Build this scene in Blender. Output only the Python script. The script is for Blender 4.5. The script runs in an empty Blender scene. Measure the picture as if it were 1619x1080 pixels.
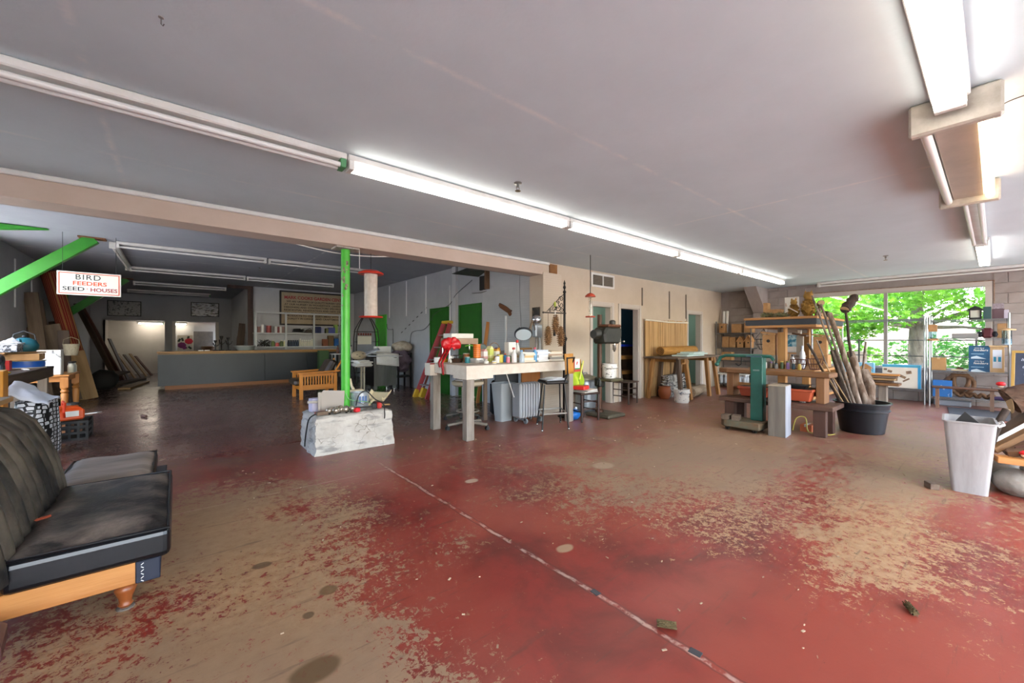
import bpy, math, random
from mathutils import Vector, Matrix, Euler, noise as mnoise
PI = math.pi
S = bpy.context.scene
COL = S.collection
random.seed(7)

# ---------------------------------------------------------------- camera
cd = bpy.data.cameras.new('camera'); cam = bpy.data.objects.new('camera', cd); COL.objects.link(cam)
cd.sensor_width = 36.0; cd.sensor_fit = 'HORIZONTAL'; cd.lens = 637.0 / 1619.0 * 36.0
cd.shift_y = -2.0 / 1619.0; cd.clip_start = 0.05; cd.clip_end = 300
cam.location = (0, 0, 1.3)
cam.rotation_euler = (PI/2, 0, math.radians(50.2 - 90.0))
S.camera = cam
# ---------------------------------------------------------------- world, sun, exposure
W = bpy.data.worlds.new('world'); S.world = W; W.use_nodes = True
wn = W.node_tree.nodes; wl = W.node_tree.links; wn.clear()
sky = wn.new('ShaderNodeTexSky'); sky.sky_type = 'NISHITA'; sky.sun_disc = False
sky.sun_elevation = math.radians(52); sky.sun_rotation = math.radians(200); sky.air_density = 1.0; sky.dust_density = 2.0
bg = wn.new('ShaderNodeBackground'); bg.inputs['Strength'].default_value = 2.0
wo = wn.new('ShaderNodeOutputWorld'); wl.new(sky.outputs[0], bg.inputs[0]); wl.new(bg.outputs[0], wo.inputs[0])
sd = bpy.data.lights.new('sun', 'SUN'); sd.energy = 15.0; sd.angle = math.radians(1.0); sd.color = (1, .95, .86)
sun = bpy.data.objects.new('sun', sd); COL.objects.link(sun); sun.location = (20, -10, 30)
sun.rotation_euler = Vector((0.1, -0.5, -1.0)).to_track_quat('-Z', 'Y').to_euler()
TUBE = 9.0        # emission of a lit fluorescent tube
vs = S.view_settings; vs.view_transform = 'Standard'; vs.look = 'None'; vs.gamma = 1.0; vs.use_curve_mapping = False
vs.exposure = 0.2

# ---------------------------------------------------------------- materials
def hexc(h):
    h = h.lstrip('#'); v = [int(h[i:i+2], 16)/255 for i in (0, 2, 4)]
    return tuple(c/12.92 if c <= .04045 else ((c+.055)/1.055)**2.4 for c in v) + (1,)
MATS = {}
def mat(name, c, rough=.6, metal=0, c2=None, sc=6, st=(1, 1, 1), lo=.35, hi=.65, bump=0, bsc=None, emit=None, es=0, spec=.5, det=5, rnd=False, trans=0):
    if name in MATS: return MATS[name]
    m = bpy.data.materials.new(name); m.use_nodes = True; nt = m.node_tree; N = nt.nodes; L = nt.links
    b = N['Principled BSDF']; b.inputs['Base Color'].default_value = hexc(c)
    b.inputs['Roughness'].default_value = rough; b.inputs['Metallic'].default_value = metal
    b.inputs['Specular IOR Level'].default_value = spec
    if trans: b.inputs['Transmission Weight'].default_value = trans
    if emit:
        b.inputs['Emission Color'].default_value = hexc(emit); b.inputs['Emission Strength'].default_value = es
    if c2 or bump:
        tc = N.new('ShaderNodeTexCoord'); mp = N.new('ShaderNodeMapping'); L.new(tc.outputs['Object'], mp.inputs[0])
        mp.inputs['Scale'].default_value = st
        if rnd:
            oi = N.new('ShaderNodeObjectInfo'); mu = N.new('ShaderNodeMath'); mu.operation = 'MULTIPLY'; mu.inputs[1].default_value = 37
            cb = N.new('ShaderNodeCombineXYZ'); L.new(oi.outputs['Random'], mu.inputs[0])
            for i in range(3): L.new(mu.outputs[0], cb.inputs[i])
            L.new(cb.outputs[0], mp.inputs['Location'])
        nz = N.new('ShaderNodeTexNoise'); nz.inputs['Scale'].default_value = sc; nz.inputs['Detail'].default_value = det
        nz.inputs['Roughness'].default_value = .65; L.new(mp.outputs[0], nz.inputs['Vector'])
        if c2:
            cr = N.new('ShaderNodeValToRGB'); cr.color_ramp.elements[0].position = lo; cr.color_ramp.elements[1].position = hi
            cr.color_ramp.elements[0].color = hexc(c); cr.color_ramp.elements[1].color = hexc(c2)
            L.new(nz.outputs['Fac'], cr.inputs[0]); L.new(cr.outputs[0], b.inputs['Base Color'])
        if bump:
            src = nz
            if bsc:
                src = N.new('ShaderNodeTexNoise'); src.inputs['Scale'].default_value = bsc; src.inputs['Detail'].default_value = 4
                L.new(mp.outputs[0], src.inputs['Vector'])
            bp = N.new('ShaderNodeBump'); bp.inputs['Strength'].default_value = bump; bp.inputs['Distance'].default_value = .02
            L.new(src.outputs['Fac'], bp.inputs['Height']); L.new(bp.outputs[0], b.inputs['Normal'])
    MATS[name] = m; return m
def wood(name, c, c2, ax=0, rough=.6, sc=9, bump=.25):
    st = [1, 1, 1]; st[ax] = .09
    return mat(name, c, rough, c2=c2, sc=sc, st=tuple(st), lo=.3, hi=.7, bump=bump, rnd=True)
def glassmat(name, tint='ffffff', gl=.06, rough=.02):
    if name in MATS: return MATS[name]
    m = bpy.data.materials.new(name); m.use_nodes = True; N = m.node_tree.nodes; L = m.node_tree.links; N.clear()
    t = N.new('ShaderNodeBsdfTransparent'); t.inputs[0].default_value = hexc(tint)
    g = N.new('ShaderNodeBsdfGlossy'); g.inputs['Roughness'].default_value = rough
    mx = N.new('ShaderNodeMixShader'); mx.inputs[0].default_value = gl; o = N.new('ShaderNodeOutputMaterial')
    L.new(t.outputs[0], mx.inputs[1]); L.new(g.outputs[0], mx.inputs[2]); L.new(mx.outputs[0], o.inputs[0])
    MATS[name] = m; return m

# ---------------------------------------------------------------- mesh helpers
def frame(d, roll=0.0):
    d = Vector(d).normalized(); up = Vector((0, 0, 1)) if abs(d.z) < .97 else Vector((0, 1, 0))
    y = up.cross(d).normalized(); z = d.cross(y)
    R = Matrix((d, y, z)).transposed()
    return R @ Matrix.Rotation(roll, 3, 'X')
class MB:
    def __init__(s): s.v = []; s.f = []
    def add(s, vs, fs):
        k = len(s.v); s.v += [tuple(v) for v in vs]; s.f += [tuple(i+k for i in f) for f in fs]; return s
    def box(s, x0, x1, y0, y1, z0, z1):
        return s.add([(x0,y0,z0),(x1,y0,z0),(x1,y1,z0),(x0,y1,z0),(x0,y0,z1),(x1,y0,z1),(x1,y1,z1),(x0,y1,z1)],
                     [(0,3,2,1),(4,5,6,7),(0,1,5,4),(1,2,6,5),(2,3,7,6),(3,0,4,7)])
    def obox(s, c, size, R=None):
        c = Vector(c); R = R or Matrix.Identity(3)
        vs = [c + R @ Vector((size[0]*a/2, size[1]*b/2, size[2]*d/2)) for d in (-1, 1) for a, b in ((-1,-1),(1,-1),(1,1),(-1,1))]
        return s.add(vs, [(0,3,2,1),(4,5,6,7),(0,1,5,4),(1,2,6,5),(2,3,7,6),(3,0,4,7)])
    def bar(s, p, q, w, t, roll=0):
        p = Vector(p); q = Vector(q); return s.obox((p+q)/2, ((q-p).length, w, t), frame(q-p, roll))
    def taper(s, x, y, z0, a0, b0, z1, a1, b1, dx=0, dy=0):
        vs = [(x+i*a0/2, y+j*b0/2, z0) for i, j in ((-1,-1),(1,-1),(1,1),(-1,1))] + [(x+dx+i*a1/2, y+dy+j*b1/2, z1) for i, j in ((-1,-1),(1,-1),(1,1),(-1,1))]
        return s.add(vs, [(0,3,2,1),(4,5,6,7),(0,1,5,4),(1,2,6,5),(2,3,7,6),(3,0,4,7)])
    def tube(s, pts, r, n=8, close=False):
        pts = [Vector(p) for p in pts]; m = len(pts); vs = []; fs = []
        rr = r if isinstance(r, (list, tuple)) else [r]*m
        prev = None
        for i, p in enumerate(pts):
            if close: d = pts[(i+1) % m] - pts[i-1]
            else: d = pts[min(i+1, m-1)] - pts[max(i-1, 0)]
            if d.length < 1e-9: d = Vector((0,0,1))
            d.normalize()
            if prev is None:
                u = d.orthogonal().normalized()
            else:
                u = prev - d * prev.dot(d)
                u = u.normalized() if u.length > 1e-6 else d.orthogonal().normalized()
            prev = u; w = d.cross(u)
            for k in range(n):
                a = 2*PI*k/n; vs.append(p + (u*math.cos(a) + w*math.sin(a))*rr[i])
        for i in range(m if close else m-1):
            j = (i+1) % m
            for k in range(n):
                l = (k+1) % n; fs.append((i*n+k, i*n+l, j*n+l, j*n+k))
        if not close:
            fs.append(tuple(range(n-1, -1, -1))); fs.append(tuple((m-1)*n+k for k in range(n)))
        return s.add(vs, fs)
    def lathe(s, prof, c=(0,0,0), n=16, R=None, sx=1, sy=1, caps=True):
        c = Vector(c); R = R or Matrix.Identity(3); vs = []; fs = []; m = len(prof)
        for r, z in prof:
            for k in range(n):
                a = 2*PI*k/n; vs.append(c + R @ Vector((r*sx*math.cos(a), r*sy*math.sin(a), z)))
        for i in range(m-1):
            for k in range(n):
                l = (k+1) % n; fs.append((i*n+k, i*n+l, (i+1)*n+l, (i+1)*n+k))
        if caps:
            fs.append(tuple(range(n-1, -1, -1))); fs.append(tuple((m-1)*n+k for k in range(n)))
        return s.add(vs, fs)
    def ball(s, c, r, n=10, m=6, sc=(1,1,1), R=None, jit=0, seed=0):
        c = Vector(c); R = R or Matrix.Identity(3); rg = random.Random(seed); vs = []; fs = []
        for i in range(m+1):
            t = PI*i/m
            for k in range(n):
                a = 2*PI*k/n; j = 1 + (rg.uniform(-jit, jit) if jit and 0 < i < m else 0)
                vs.append(c + R @ Vector((r*sc[0]*math.sin(t)*math.cos(a)*j, r*sc[1]*math.sin(t)*math.sin(a)*j, r*sc[2]*math.cos(t)*j)))
        for i in range(m):
            for k in range(n):
                l = (k+1) % n; fs.append((i*n+k, (i+1)*n+k, (i+1)*n+l, i*n+l))
        return s.add(vs, fs)
    def prism(s, pts, a, b, ax='z'):
        n = len(pts)
        def P(u, v, w): return (u, v, w) if ax == 'z' else ((u, w, v) if ax == 'y' else (w, u, v))
        vs = [P(u, v, a) for u, v in pts] + [P(u, v, b) for u, v in pts]
        fs = [tuple(range(n-1, -1, -1)), tuple(range(n, 2*n))] + [(i, (i+1) % n, n+(i+1) % n, n+i) for i in range(n)]
        return s.add(vs, fs)
    def grid(s, fn, nu, nv, th=0):
        vs = [fn(i/nu, j/nv) for i in range(nu+1) for j in range(nv+1)]
        fs = [(i*(nv+1)+j, (i+1)*(nv+1)+j, (i+1)*(nv+1)+j+1, i*(nv+1)+j+1) for i in range(nu) for j in range(nv)]
        return s.add(vs, fs)
    def build(s, name, m, parent=None, loc=(0,0,0), rot=(0,0,0), smooth=None, bev=0, solid=0, sub=0, R=None):
        me = bpy.data.meshes.new(name); me.from_pydata(s.v, [], s.f); me.update()
        o = bpy.data.objects.new(name, me); COL.objects.link(o)
        ms = m if isinstance(m, (list, tuple)) else [m]
        for x in ms: me.materials.append(x)
        import bmesh
        bm = bmesh.new(); bm.from_mesh(me); bmesh.ops.recalc_face_normals(bm, faces=bm.faces); bm.to_mesh(me); bm.free()
        if smooth: me.shade_smooth(); me.set_sharp_from_angle(angle=math.radians(smooth if smooth > 1 else 40))
        if solid:
            k = o.modifiers.new('solid', 'SOLIDIFY'); k.thickness = solid; k.offset = 0
        if bev:
            k = o.modifiers.new('bevel', 'BEVEL'); k.width = bev; k.segments = 1; k.limit_method = 'ANGLE'; k.angle_limit = math.radians(40)
        if sub:
            k = o.modifiers.new('sub', 'SUBSURF'); k.levels = sub; k.render_levels = sub
        if R is not None: o.matrix_basis = Matrix.Translation(Vector(loc)) @ R.to_4x4()
        else: o.location = loc; o.rotation_euler = rot
        if parent: o.parent = parent
        return o
def tag(o, label, cat, group=None, kind=None):
    o['label'] = label; o['category'] = cat
    if group: o['group'] = group
    if kind: o['kind'] = kind
    return o
def thing(name, label, cat, loc=(0,0,0), rz=0, group=None):
    o = bpy.data.objects.new(name, None); COL.objects.link(o); o.empty_display_size = .1
    o.location = loc; o.rotation_euler = (0, 0, rz); return tag(o, label, cat, group)
def struct(o, label=None):
    o['kind'] = 'structure'
    if label: o['label'] = label
    return o
def stuff(o): o['kind'] = 'stuff'; return o
def plank(name, p, q, w, t, m, parent=None, roll=0, bev=.003):
    """a board from p to q, grain along its own X"""
    p = Vector(p); q = Vector(q); l = (q-p).length
    return MB().box(-l/2, l/2, -w/2, w/2, -t/2, t/2).build(name, m, parent, (p+q)/2, R=frame(q-p, roll), bev=bev)
def bx(name, x0, x1, y0, y1, z0, z1, m, parent=None, bev=0):
    """a box whose origin is its bottom centre"""
    cx, cy = (x0+x1)/2, (y0+y1)/2
    return MB().box(x0-cx, x1-cx, y0-cy, y1-cy, 0, z1-z0).build(name, m, parent, (cx, cy, z0), bev=bev)
def dup(root, loc, rz=None, label=None, group=None):
    r = root.copy(); COL.objects.link(r); r.location = loc
    if rz is not None: r.rotation_euler = (0, 0, rz)
    if label: r['label'] = label
    if group: r['group'] = group
    for ch in list(root.children):
        c = ch.copy(); COL.objects.link(c); c.parent = r
        for g in list(ch.children):
            d = g.copy(); COL.objects.link(d); d.parent = c
    return r
def text(name, body, m, parent, loc, h, R, width=None, bold=0, sp=1.0, align='CENTER', depth=.001, shear=0):
    cu = bpy.data.curves.new(name, 'FONT'); cu.body = body; cu.size = 1; cu.align_x = align; cu.align_y = 'BOTTOM_BASELINE'
    cu.offset = bold; cu.space_character = sp; cu.extrude = .0; cu.shear = shear; cu.resolution_u = 3
    ob = bpy.data.objects.new(name, cu); COL.objects.link(ob)
    dg = bpy.context.evaluated_depsgraph_get(); me = bpy.data.meshes.new_from_object(ob.evaluated_get(dg))
    bpy.data.objects.remove(ob); bpy.data.curves.remove(cu)
    if len(me.vertices) == 0: return None
    xs = [v.co.x for v in me.vertices]; wd = max(xs)-min(xs); k = h/.72
    kx = width/wd if width else k
    for v in me.vertices: v.co = Vector((v.co.x*kx, v.co.y*k, depth))
    me.materials.clear(); me.materials.append(m); me.name = name
    o = bpy.data.objects.new(name, me); COL.objects.link(o)
    o.matrix_basis = Matrix.Translation(Vector(loc)) @ R.to_4x4(); o.parent = parent
    return o
# text facing frames: columns = text right, text up, facing
FACE_NY = Matrix(((1,0,0),(0,0,1),(0,1,0))).transposed(); FACE_NY = Matrix(((1,0,0),(0,0,-1),(0,1,0)))
FACE_NX = Matrix(((0,0,-1),(-1,0,0),(0,1,0)))
# ================================================================ ROOM SHELL
XL, XF, YB, YW, YD = -2.3, 12.15, -2.6, 5.1, 20.2      # left wall, far wall, wall behind the camera, beige wall, deep back wall
ZC, ZL, XG = 2.68, 3.0, 5.0                            # main ceiling, back-shop ceiling, wall with green doors

def floor_mat():
    m = bpy.data.materials.new('painted_concrete'); m.use_nodes = True; nt = m.node_tree; N = nt.nodes; L = nt.links
    b = N['Principled BSDF']
    def node(t, **kw):
        n = N.new(t)
        for k, v in kw.items(): setattr(n, k, v)
        return n
    def math_(op, a, c=None, clamp=False):
        n = node('ShaderNodeMath', operation=op, use_clamp=clamp)
        for i, x in enumerate((a, c)):
            if x is None: continue
            if isinstance(x, (int, float)): n.inputs[i].default_value = x
            else: L.new(x, n.inputs[i])
        return n.outputs[0]
    def mix(f, a, c):
        n = node('ShaderNodeMix', data_type='RGBA')
        if isinstance(f, (int, float)): n.inputs[0].default_value = f
        else: L.new(f, n.inputs[0])
        for i, x in ((6, a), (7, c)):
            if isinstance(x, tuple): n.inputs[i].default_value = x
            else: L.new(x, n.inputs[i])
        return n.outputs[2]
    def ramp(x, p0, p1):
        n = node('ShaderNodeMapRange', clamp=True, interpolation_type='SMOOTHSTEP'); L.new(x, n.inputs[0]); n.inputs[1].default_value = p0; n.inputs[2].default_value = p1
        return n.outputs[0]
    tc = node('ShaderNodeTexCoord'); P = tc.outputs['Object']
    def noise(sc, det=6, rough=.6, dist=0, st=None, off=(0,0,0)):
        mp = node('ShaderNodeMapping'); L.new(P, mp.inputs[0]); mp.inputs['Location'].default_value = off
        if st: mp.inputs['Scale'].default_value = st
        n = node('ShaderNodeTexNoise'); n.inputs['Scale'].default_value = sc; n.inputs['Detail'].default_value = det; n.inputs['Roughness'].default_value = rough; n.inputs['Distortion'].default_value = dist
        L.new(mp.outputs[0], n.inputs['Vector']); return n.outputs['Fac']
    wob = node('ShaderNodeTexNoise'); wob.inputs['Scale'].default_value = 1.6; wob.inputs['Detail'].default_value = 5; L.new(P, wob.inputs['Vector'])
    vm = node('ShaderNodeVectorMath', operation='SUBTRACT'); L.new(wob.outputs['Color'], vm.inputs[0]); vm.inputs[1].default_value = (.5, .5, .5)
    vs2 = node('ShaderNodeVectorMath', operation='MULTIPLY_ADD'); L.new(vm.outputs[0], vs2.inputs[0]); vs2.inputs[1].default_value = (1.5, 1.5, 0); L.new(P, vs2.inputs[2])
    WP = vs2.outputs[0]
    def blob(x, y, rx, ry, soft=.55, src=None):
        s = node('ShaderNodeVectorMath', operation='SUBTRACT'); L.new(src or WP, s.inputs[0]); s.inputs[1].default_value = (x, y, 0)
        d = node('ShaderNodeVectorMath', operation='MULTIPLY'); L.new(s.outputs[0], d.inputs[0]); d.inputs[1].default_value = (1/rx, 1/ry, 0)
        l = node('ShaderNodeVectorMath', operation='LENGTH'); L.new(d.outputs[0], l.inputs[0])
        return ramp(l.outputs['Value'], 1+soft, 1-soft)
    sep = node('ShaderNodeSeparateXYZ'); L.new(P, sep.inputs[0]); X, Y = sep.outputs[0], sep.outputs[1]
    low = noise(.45, 4, .55, .3, off=(3, 8, 0)); mid = noise(2.2, 6, .65, .4); fine = noise(14, 9, .72); grit = noise(60, 6, .7); flake = noise(30, 8, .75, 1.2, off=(4, 4, 0))
    # wear: where the paint is gone
    wear = math_('ADD', math_('MULTIPLY', math_('SUBTRACT', low, .5), .9), math_('MULTIPLY', math_('SUBTRACT', mid, .5), 1.0))
    for x, y, rx, ry, k in ((.35, 2.75, .75, .95, .75), (.2, 3.7, .6, .6, .45), (.35, 1.6, .5, .5, .55), (4.3, 2.1, 1.7, .8, .6), (6.2, 2.6, 1.6, 1.0, .45), (3.1, .5, .75, .32, .65), (4.5, .6, 1.0, .35, .55),
                            (6.8, .6, 1.5, .6, .5), (9.5, 2.0, 2.0, 1.5, .35), (2.2, .55, .5, .7, -.5), (1.45, 1.7, .6, 1.2, -.45), (1.6, .4, .9, .6, -.5), (1.9, 2.6, .8, 1.2, -.3), (1.0, 4.1, .8, .5, -.1)):
        wear = math_('ADD', wear, math_('MULTIPLY', blob(x, y, rx, ry, .8), k*.75))
    wear = math_('ADD', wear, math_('MULTIPLY', math_('ADD', math_('MULTIPLY', math_('SUBTRACT', fine, .5), 2.4), math_('MULTIPLY', math_('SUBTRACT', flake, .5), 3.2)), 1.0))
    wm = ramp(wear, .1, .3)
    red = mix(ramp(mid, .3, .7), hexc('8a2f27'), hexc('612620'))
    red = mix(ramp(noise(1.1, 3, .5, off=(7, 1, 0)), .35, .65), red, hexc('8f4032'))
    tan = mix(ramp(fine, .3, .7), hexc('9c7650'), hexc('b08c66'))
    tan = mix(ramp(low, .3, .7), tan, hexc('8c725a'))
    col = mix(wm, red, tan)
    # grey brown mixed in further from the camera, dark brown coat in the back shop
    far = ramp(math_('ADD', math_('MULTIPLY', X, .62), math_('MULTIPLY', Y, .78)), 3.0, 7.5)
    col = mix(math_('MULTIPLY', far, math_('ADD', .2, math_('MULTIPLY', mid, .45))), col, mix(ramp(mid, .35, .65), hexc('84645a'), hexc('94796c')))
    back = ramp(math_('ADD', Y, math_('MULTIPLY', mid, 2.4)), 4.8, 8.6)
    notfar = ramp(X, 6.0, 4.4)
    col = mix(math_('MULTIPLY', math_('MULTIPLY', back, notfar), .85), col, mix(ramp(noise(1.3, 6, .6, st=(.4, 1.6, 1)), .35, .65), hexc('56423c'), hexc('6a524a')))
    # stretched brush marks, stains, grit
    scr = noise(9, 5, .7, st=(.25, 2.2, 1), off=(1, 5, 0))
    col = mix(math_('MULTIPLY', ramp(scr, .57, .7), .42), col, hexc('4e3a30'))
    col = mix(math_('MULTIPLY', ramp(grit, .68, .74), .55), col, hexc('cdb9a0'))
    col = mix(math_('MULTIPLY', ramp(noise(33, 5, .7, off=(9, 2, 0)), .67, .72), .6), col, hexc('3d2c26'))
    wob2 = node('ShaderNodeVectorMath', operation='MULTIPLY_ADD'); L.new(vm.outputs[0], wob2.inputs[0]); wob2.inputs[1].default_value = (.16, .16, 0); L.new(P, wob2.inputs[2])
    for x, y, r, c in ((.42, 1.73, .085, '5a4429'), (.6, 2.22, .05, '6b5132'), (.47, 2.07, .03, '5f4830'), (.38, 2.72, .05, '5f4a33'), (1.86, 1.72, .06, 'a58b6c'), (2.1, 3.1, .06, 'b9a58d'), (3.4, 2.6, .12, 'a58e74')):
        col = mix(math_('MULTIPLY', blob(x, y, r, r*.8, .2, wob2.outputs[0]), .8), col, hexc(c))
    # pale filler along the joint that runs under the pole
    jx = math_('ABSOLUTE', math_('SUBTRACT', math_('ADD', X, math_('MULTIPLY', math_('SUBTRACT', noise(5, 4, .6), .5), .05)), 1.65))
    jm = math_('MULTIPLY', math_('MULTIPLY', ramp(jx, .016, .006), ramp(noise(9, 4, .7), .42, .56)), math_('MULTIPLY', ramp(Y, 4.3, 3.9), .5))
    col = mix(jm, col, hexc('d0b9a6'))
    jd = math_('MULTIPLY', math_('MULTIPLY', ramp(math_('ABSOLUTE', math_('SUBTRACT', jx, .018)), .006, .002), .6), ramp(Y, 4.3, 3.9))
    col = mix(jd, col, hexc('57302a'))
    for axis, v in ((Y, 3.92), (X, 6.7), (Y, 8.9)):
        g = math_('MULTIPLY', ramp(math_('ABSOLUTE', math_('SUBTRACT', axis, v)), .012, .004), .35)
        col = mix(math_('MULTIPLY', g, ramp(noise(4, 4, .6), .4, .6)), col, hexc('c0a692'))
    L.new(col, b.inputs['Base Color'])
    rg = node('ShaderNodeMapRange'); L.new(math_('ADD', math_('MULTIPLY', wm, .35), math_('MULTIPLY', mid, .4)), rg.inputs[0]); rg.inputs[1].default_value = .1; rg.inputs[2].default_value = .6
    rg.inputs[3].default_value = .3; rg.inputs[4].default_value = .55
    L.new(math_('SUBTRACT', rg.outputs[0], math_('MULTIPLY', back, .13)), b.inputs['Roughness']); b.inputs['Specular IOR Level'].default_value = .4
    bp = node('ShaderNodeBump'); bp.inputs['Strength'].default_value = .06; bp.inputs['Distance'].default_value = .01
    L.new(math_('ADD', fine, math_('MULTIPLY', mid, 2.0)), bp.inputs['Height']); L.new(bp.outputs[0], b.inputs['Normal'])
    return m

def ceiling_mat(name, c, c2, seams=()):
    m = mat(name, c, .85, c2=c2, sc=1.1, bump=.06, bsc=30, lo=.3, hi=.7)
    nt = m.node_tree; N = nt.nodes; L = nt.links; b = N['Principled BSDF']; src = b.inputs['Base Color'].links[0].from_socket
    tc = N.new('ShaderNodeTexCoord'); sp = N.new('ShaderNodeSeparateXYZ'); L.new(tc.outputs['Object'], sp.inputs[0])
    nz = N.new('ShaderNodeTexNoise'); nz.inputs['Scale'].default_value = 3.5; nz.inputs['Detail'].default_value = 8; nz.inputs['Roughness'].default_value = .75; L.new(tc.outputs['Object'], nz.inputs['Vector'])
    for ax, v in seams:
        a = N.new('ShaderNodeMath'); a.operation = 'MULTIPLY_ADD'; L.new(nz.outputs['Fac'], a.inputs[0]); a.inputs[1].default_value = .05; L.new(sp.outputs[ax], a.inputs[2])
        s = N.new('ShaderNodeMath'); s.operation = 'SUBTRACT'; L.new(a.outputs[0], s.inputs[0]); s.inputs[1].default_value = v + .025
        ab = N.new('ShaderNodeMath'); ab.operation = 'ABSOLUTE'; L.new(s.outputs[0], ab.inputs[0])
        r = N.new('ShaderNodeMapRange'); L.new(ab.outputs[0], r.inputs[0]); r.inputs[1].default_value = .03; r.inputs[2].default_value = .004; r.inputs[4].default_value = .5
        r2 = N.new('ShaderNodeMapRange'); L.new(nz.outputs['Fac'], r2.inputs[0]); r2.inputs[1].default_value = .42; r2.inputs[2].default_value = .6
        mu = N.new('ShaderNodeMath'); mu.operation = 'MULTIPLY'; L.new(r.outputs[0], mu.inputs[0]); L.new(r2.outputs[0], mu.inputs[1])
        mx = N.new('ShaderNodeMix'); mx.data_type = 'RGBA'; L.new(mu.outputs[0], mx.inputs[0]); L.new(src, mx.inputs[6]); mx.inputs[7].default_value = hexc('e6e2dc'); src = mx.outputs[2]
    L.new(src, b.inputs['Base Color']); return m

M_beige = mat('beige_paint', 'c8b8a4', .7, c2='bfae99', sc=1.5, bump=.03, bsc=40)
M_taupe = mat('taupe_block_paint', '9d928b', .75, c2='8f847e', sc=2.5, bump=.12, bsc=35)
M_taupe2 = mat('taupe_panel', 'a1968f', .75, c2='968b85', sc=2.5, st=(1, 3, 1))
M_grey = mat('grey_wall_paint', 'a9aaad', .75, c2='9d9ea1', sc=1.2, bump=.03, bsc=40)
M_greyl = mat('pale_wall_paint', 'c0c0c0', .75, c2='b4b4b5', sc=1.2)
M_white = mat('white_paint', 'dedcd6', .55, c2='d2cfc8', sc=3)
M_whited = mat('white_door_panel', 'd8d2ca', .6, c2='cfc9c0', sc=2)
M_green = mat('green_enamel', '2f8f22', .4, c2='2a8020', sc=4)
M_greenb = mat('bright_green_enamel', '4fbf3a', .35, c2='46ad33', sc=4)
M_greend = mat('green_door_paint', '1f6412', .5, c2='1a5710', sc=3)
M_brown = wood('dark_stained_wood', '4a2f20', '33201a', 2)
M_teal = mat('teal_wall_paint', '8fb0aa', .7)
M_navy = mat('navy_wall_paint', '2a5f7a', .7)
M_black = mat('black_paint', '141414', .5)
M_tan_ceil = ceiling_mat('ceiling_paint', 'c6d2d6', 'bdc9cd', ((1, 1.8), (0, -.35), (1, 4.2), (0, 4.6)))
M_ceil_l = ceiling_mat('back_ceiling_paint', '94979f', '8a8d95', ((0, 2.2), (1, 11.2)))

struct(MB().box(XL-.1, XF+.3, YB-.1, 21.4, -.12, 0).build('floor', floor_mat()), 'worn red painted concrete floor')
struct(MB().box(XL-.1, XF+.1, YB-.1, YW+.2, ZC, ZC+.1).build('ceiling', M_tan_ceil), 'pale grey painted flat ceiling of the main shop')
struct(MB().box(XL-.1, XG+.1, YW+.05, 21.4, ZL, ZL+.1).build('ceiling', M_ceil_l), 'grey lavender ceiling of the back shop')
# beige wall with three doorways
DW = ((6.31, 6.93), (7.24, 7.93), (10.17, 10.9)); DT = 2.0
w = MB(); x = XG-.05
for a, c in DW: w.box(x, a, YW, YW+.14, 0, ZC); w.box(a, c, YW, YW+.14, DT, ZC); x = c
w.box(x, XF+.2, YW, YW+.14, 0, ZC); w.box(XG-.05, XG+.14, YW+.14, YW+.34, 0, ZL)
wall_back = struct(w.build('wall_back', M_beige), 'beige painted wall with three doorways')
def casing(n, a, c, y, z, m, label):
    t = MB(); t.box(a-.075, a, y-.022, y+.005, 0, z+.075); t.box(c, c+.075, y-.022, y+.005, 0, z+.075); t.box(a, c, y-.022, y+.005, z, z+.075)
    t.box(a-.005, a+.02, y, y+.14, 0, z); t.box(c-.02, c+.005, y, y+.14, 0, z); t.box(a, c, y, y+.14, z-.02, z+.005)
    return struct(t.build('trim_%d' % n, m, bev=.004), label)
M_case = mat('door_casing_paint', 'bfb5ab', .6)
for i, (a, c) in enumerate(DW): casing(i+2, a, c, YW, DT, M_case, 'beige wooden casing of doorway %s' % ('behind the drill press', 'with the dark blue room', 'right of the bamboo mats')[i])
# pier face: fine ribbed pegboard panel beside the opening
M_peg = mat('pegboard', 'c6b7a4', .75)
def ribs(m, sc, ax='Z'):
    nt = m.node_tree; N = nt.nodes; L = nt.links; tc = N.new('ShaderNodeTexCoord'); wv = N.new('ShaderNodeTexWave'); wv.bands_direction = ax; wv.inputs['Scale'].default_value = sc
    L.new(tc.outputs['Object'], wv.inputs['Vector']); bp = N.new('ShaderNodeBump'); bp.inputs['Strength'].default_value = .25; bp.inputs['Distance'].default_value = .006
    L.new(wv.outputs['Fac'], bp.inputs['Height']); L.new(bp.outputs[0], N['Principled BSDF'].inputs['Normal'])
ribs(M_peg, 8)
struct(MB().box(XG-.045, 5.42, YW-.012, YW+.001, .0, 2.5).build('trim_10', M_peg), 'ribbed beige pegboard panel on the pier')
# beam over the opening and its white moulding
struct(MB().box(XL, XG-.05, YW, YW+.3, 2.46, ZL).build('trim_11', mat('beam_paint', 'c6b2a2', .7, c2='bda998', sc=2)), 'long beige boxed beam over the wide opening')
struct(MB().box(XL, 5.1, YW-.035, YW+.002, ZC-.045, ZC).build('trim_12', M_white, bev=.008), 'white moulding strip along the top of the beam')
struct(MB().box(XL, XG-.05, YW+.3, YW+.34, 2.46, 2.52).build('trim_13', M_taupe2), 'narrow ledge behind the beam')
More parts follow.
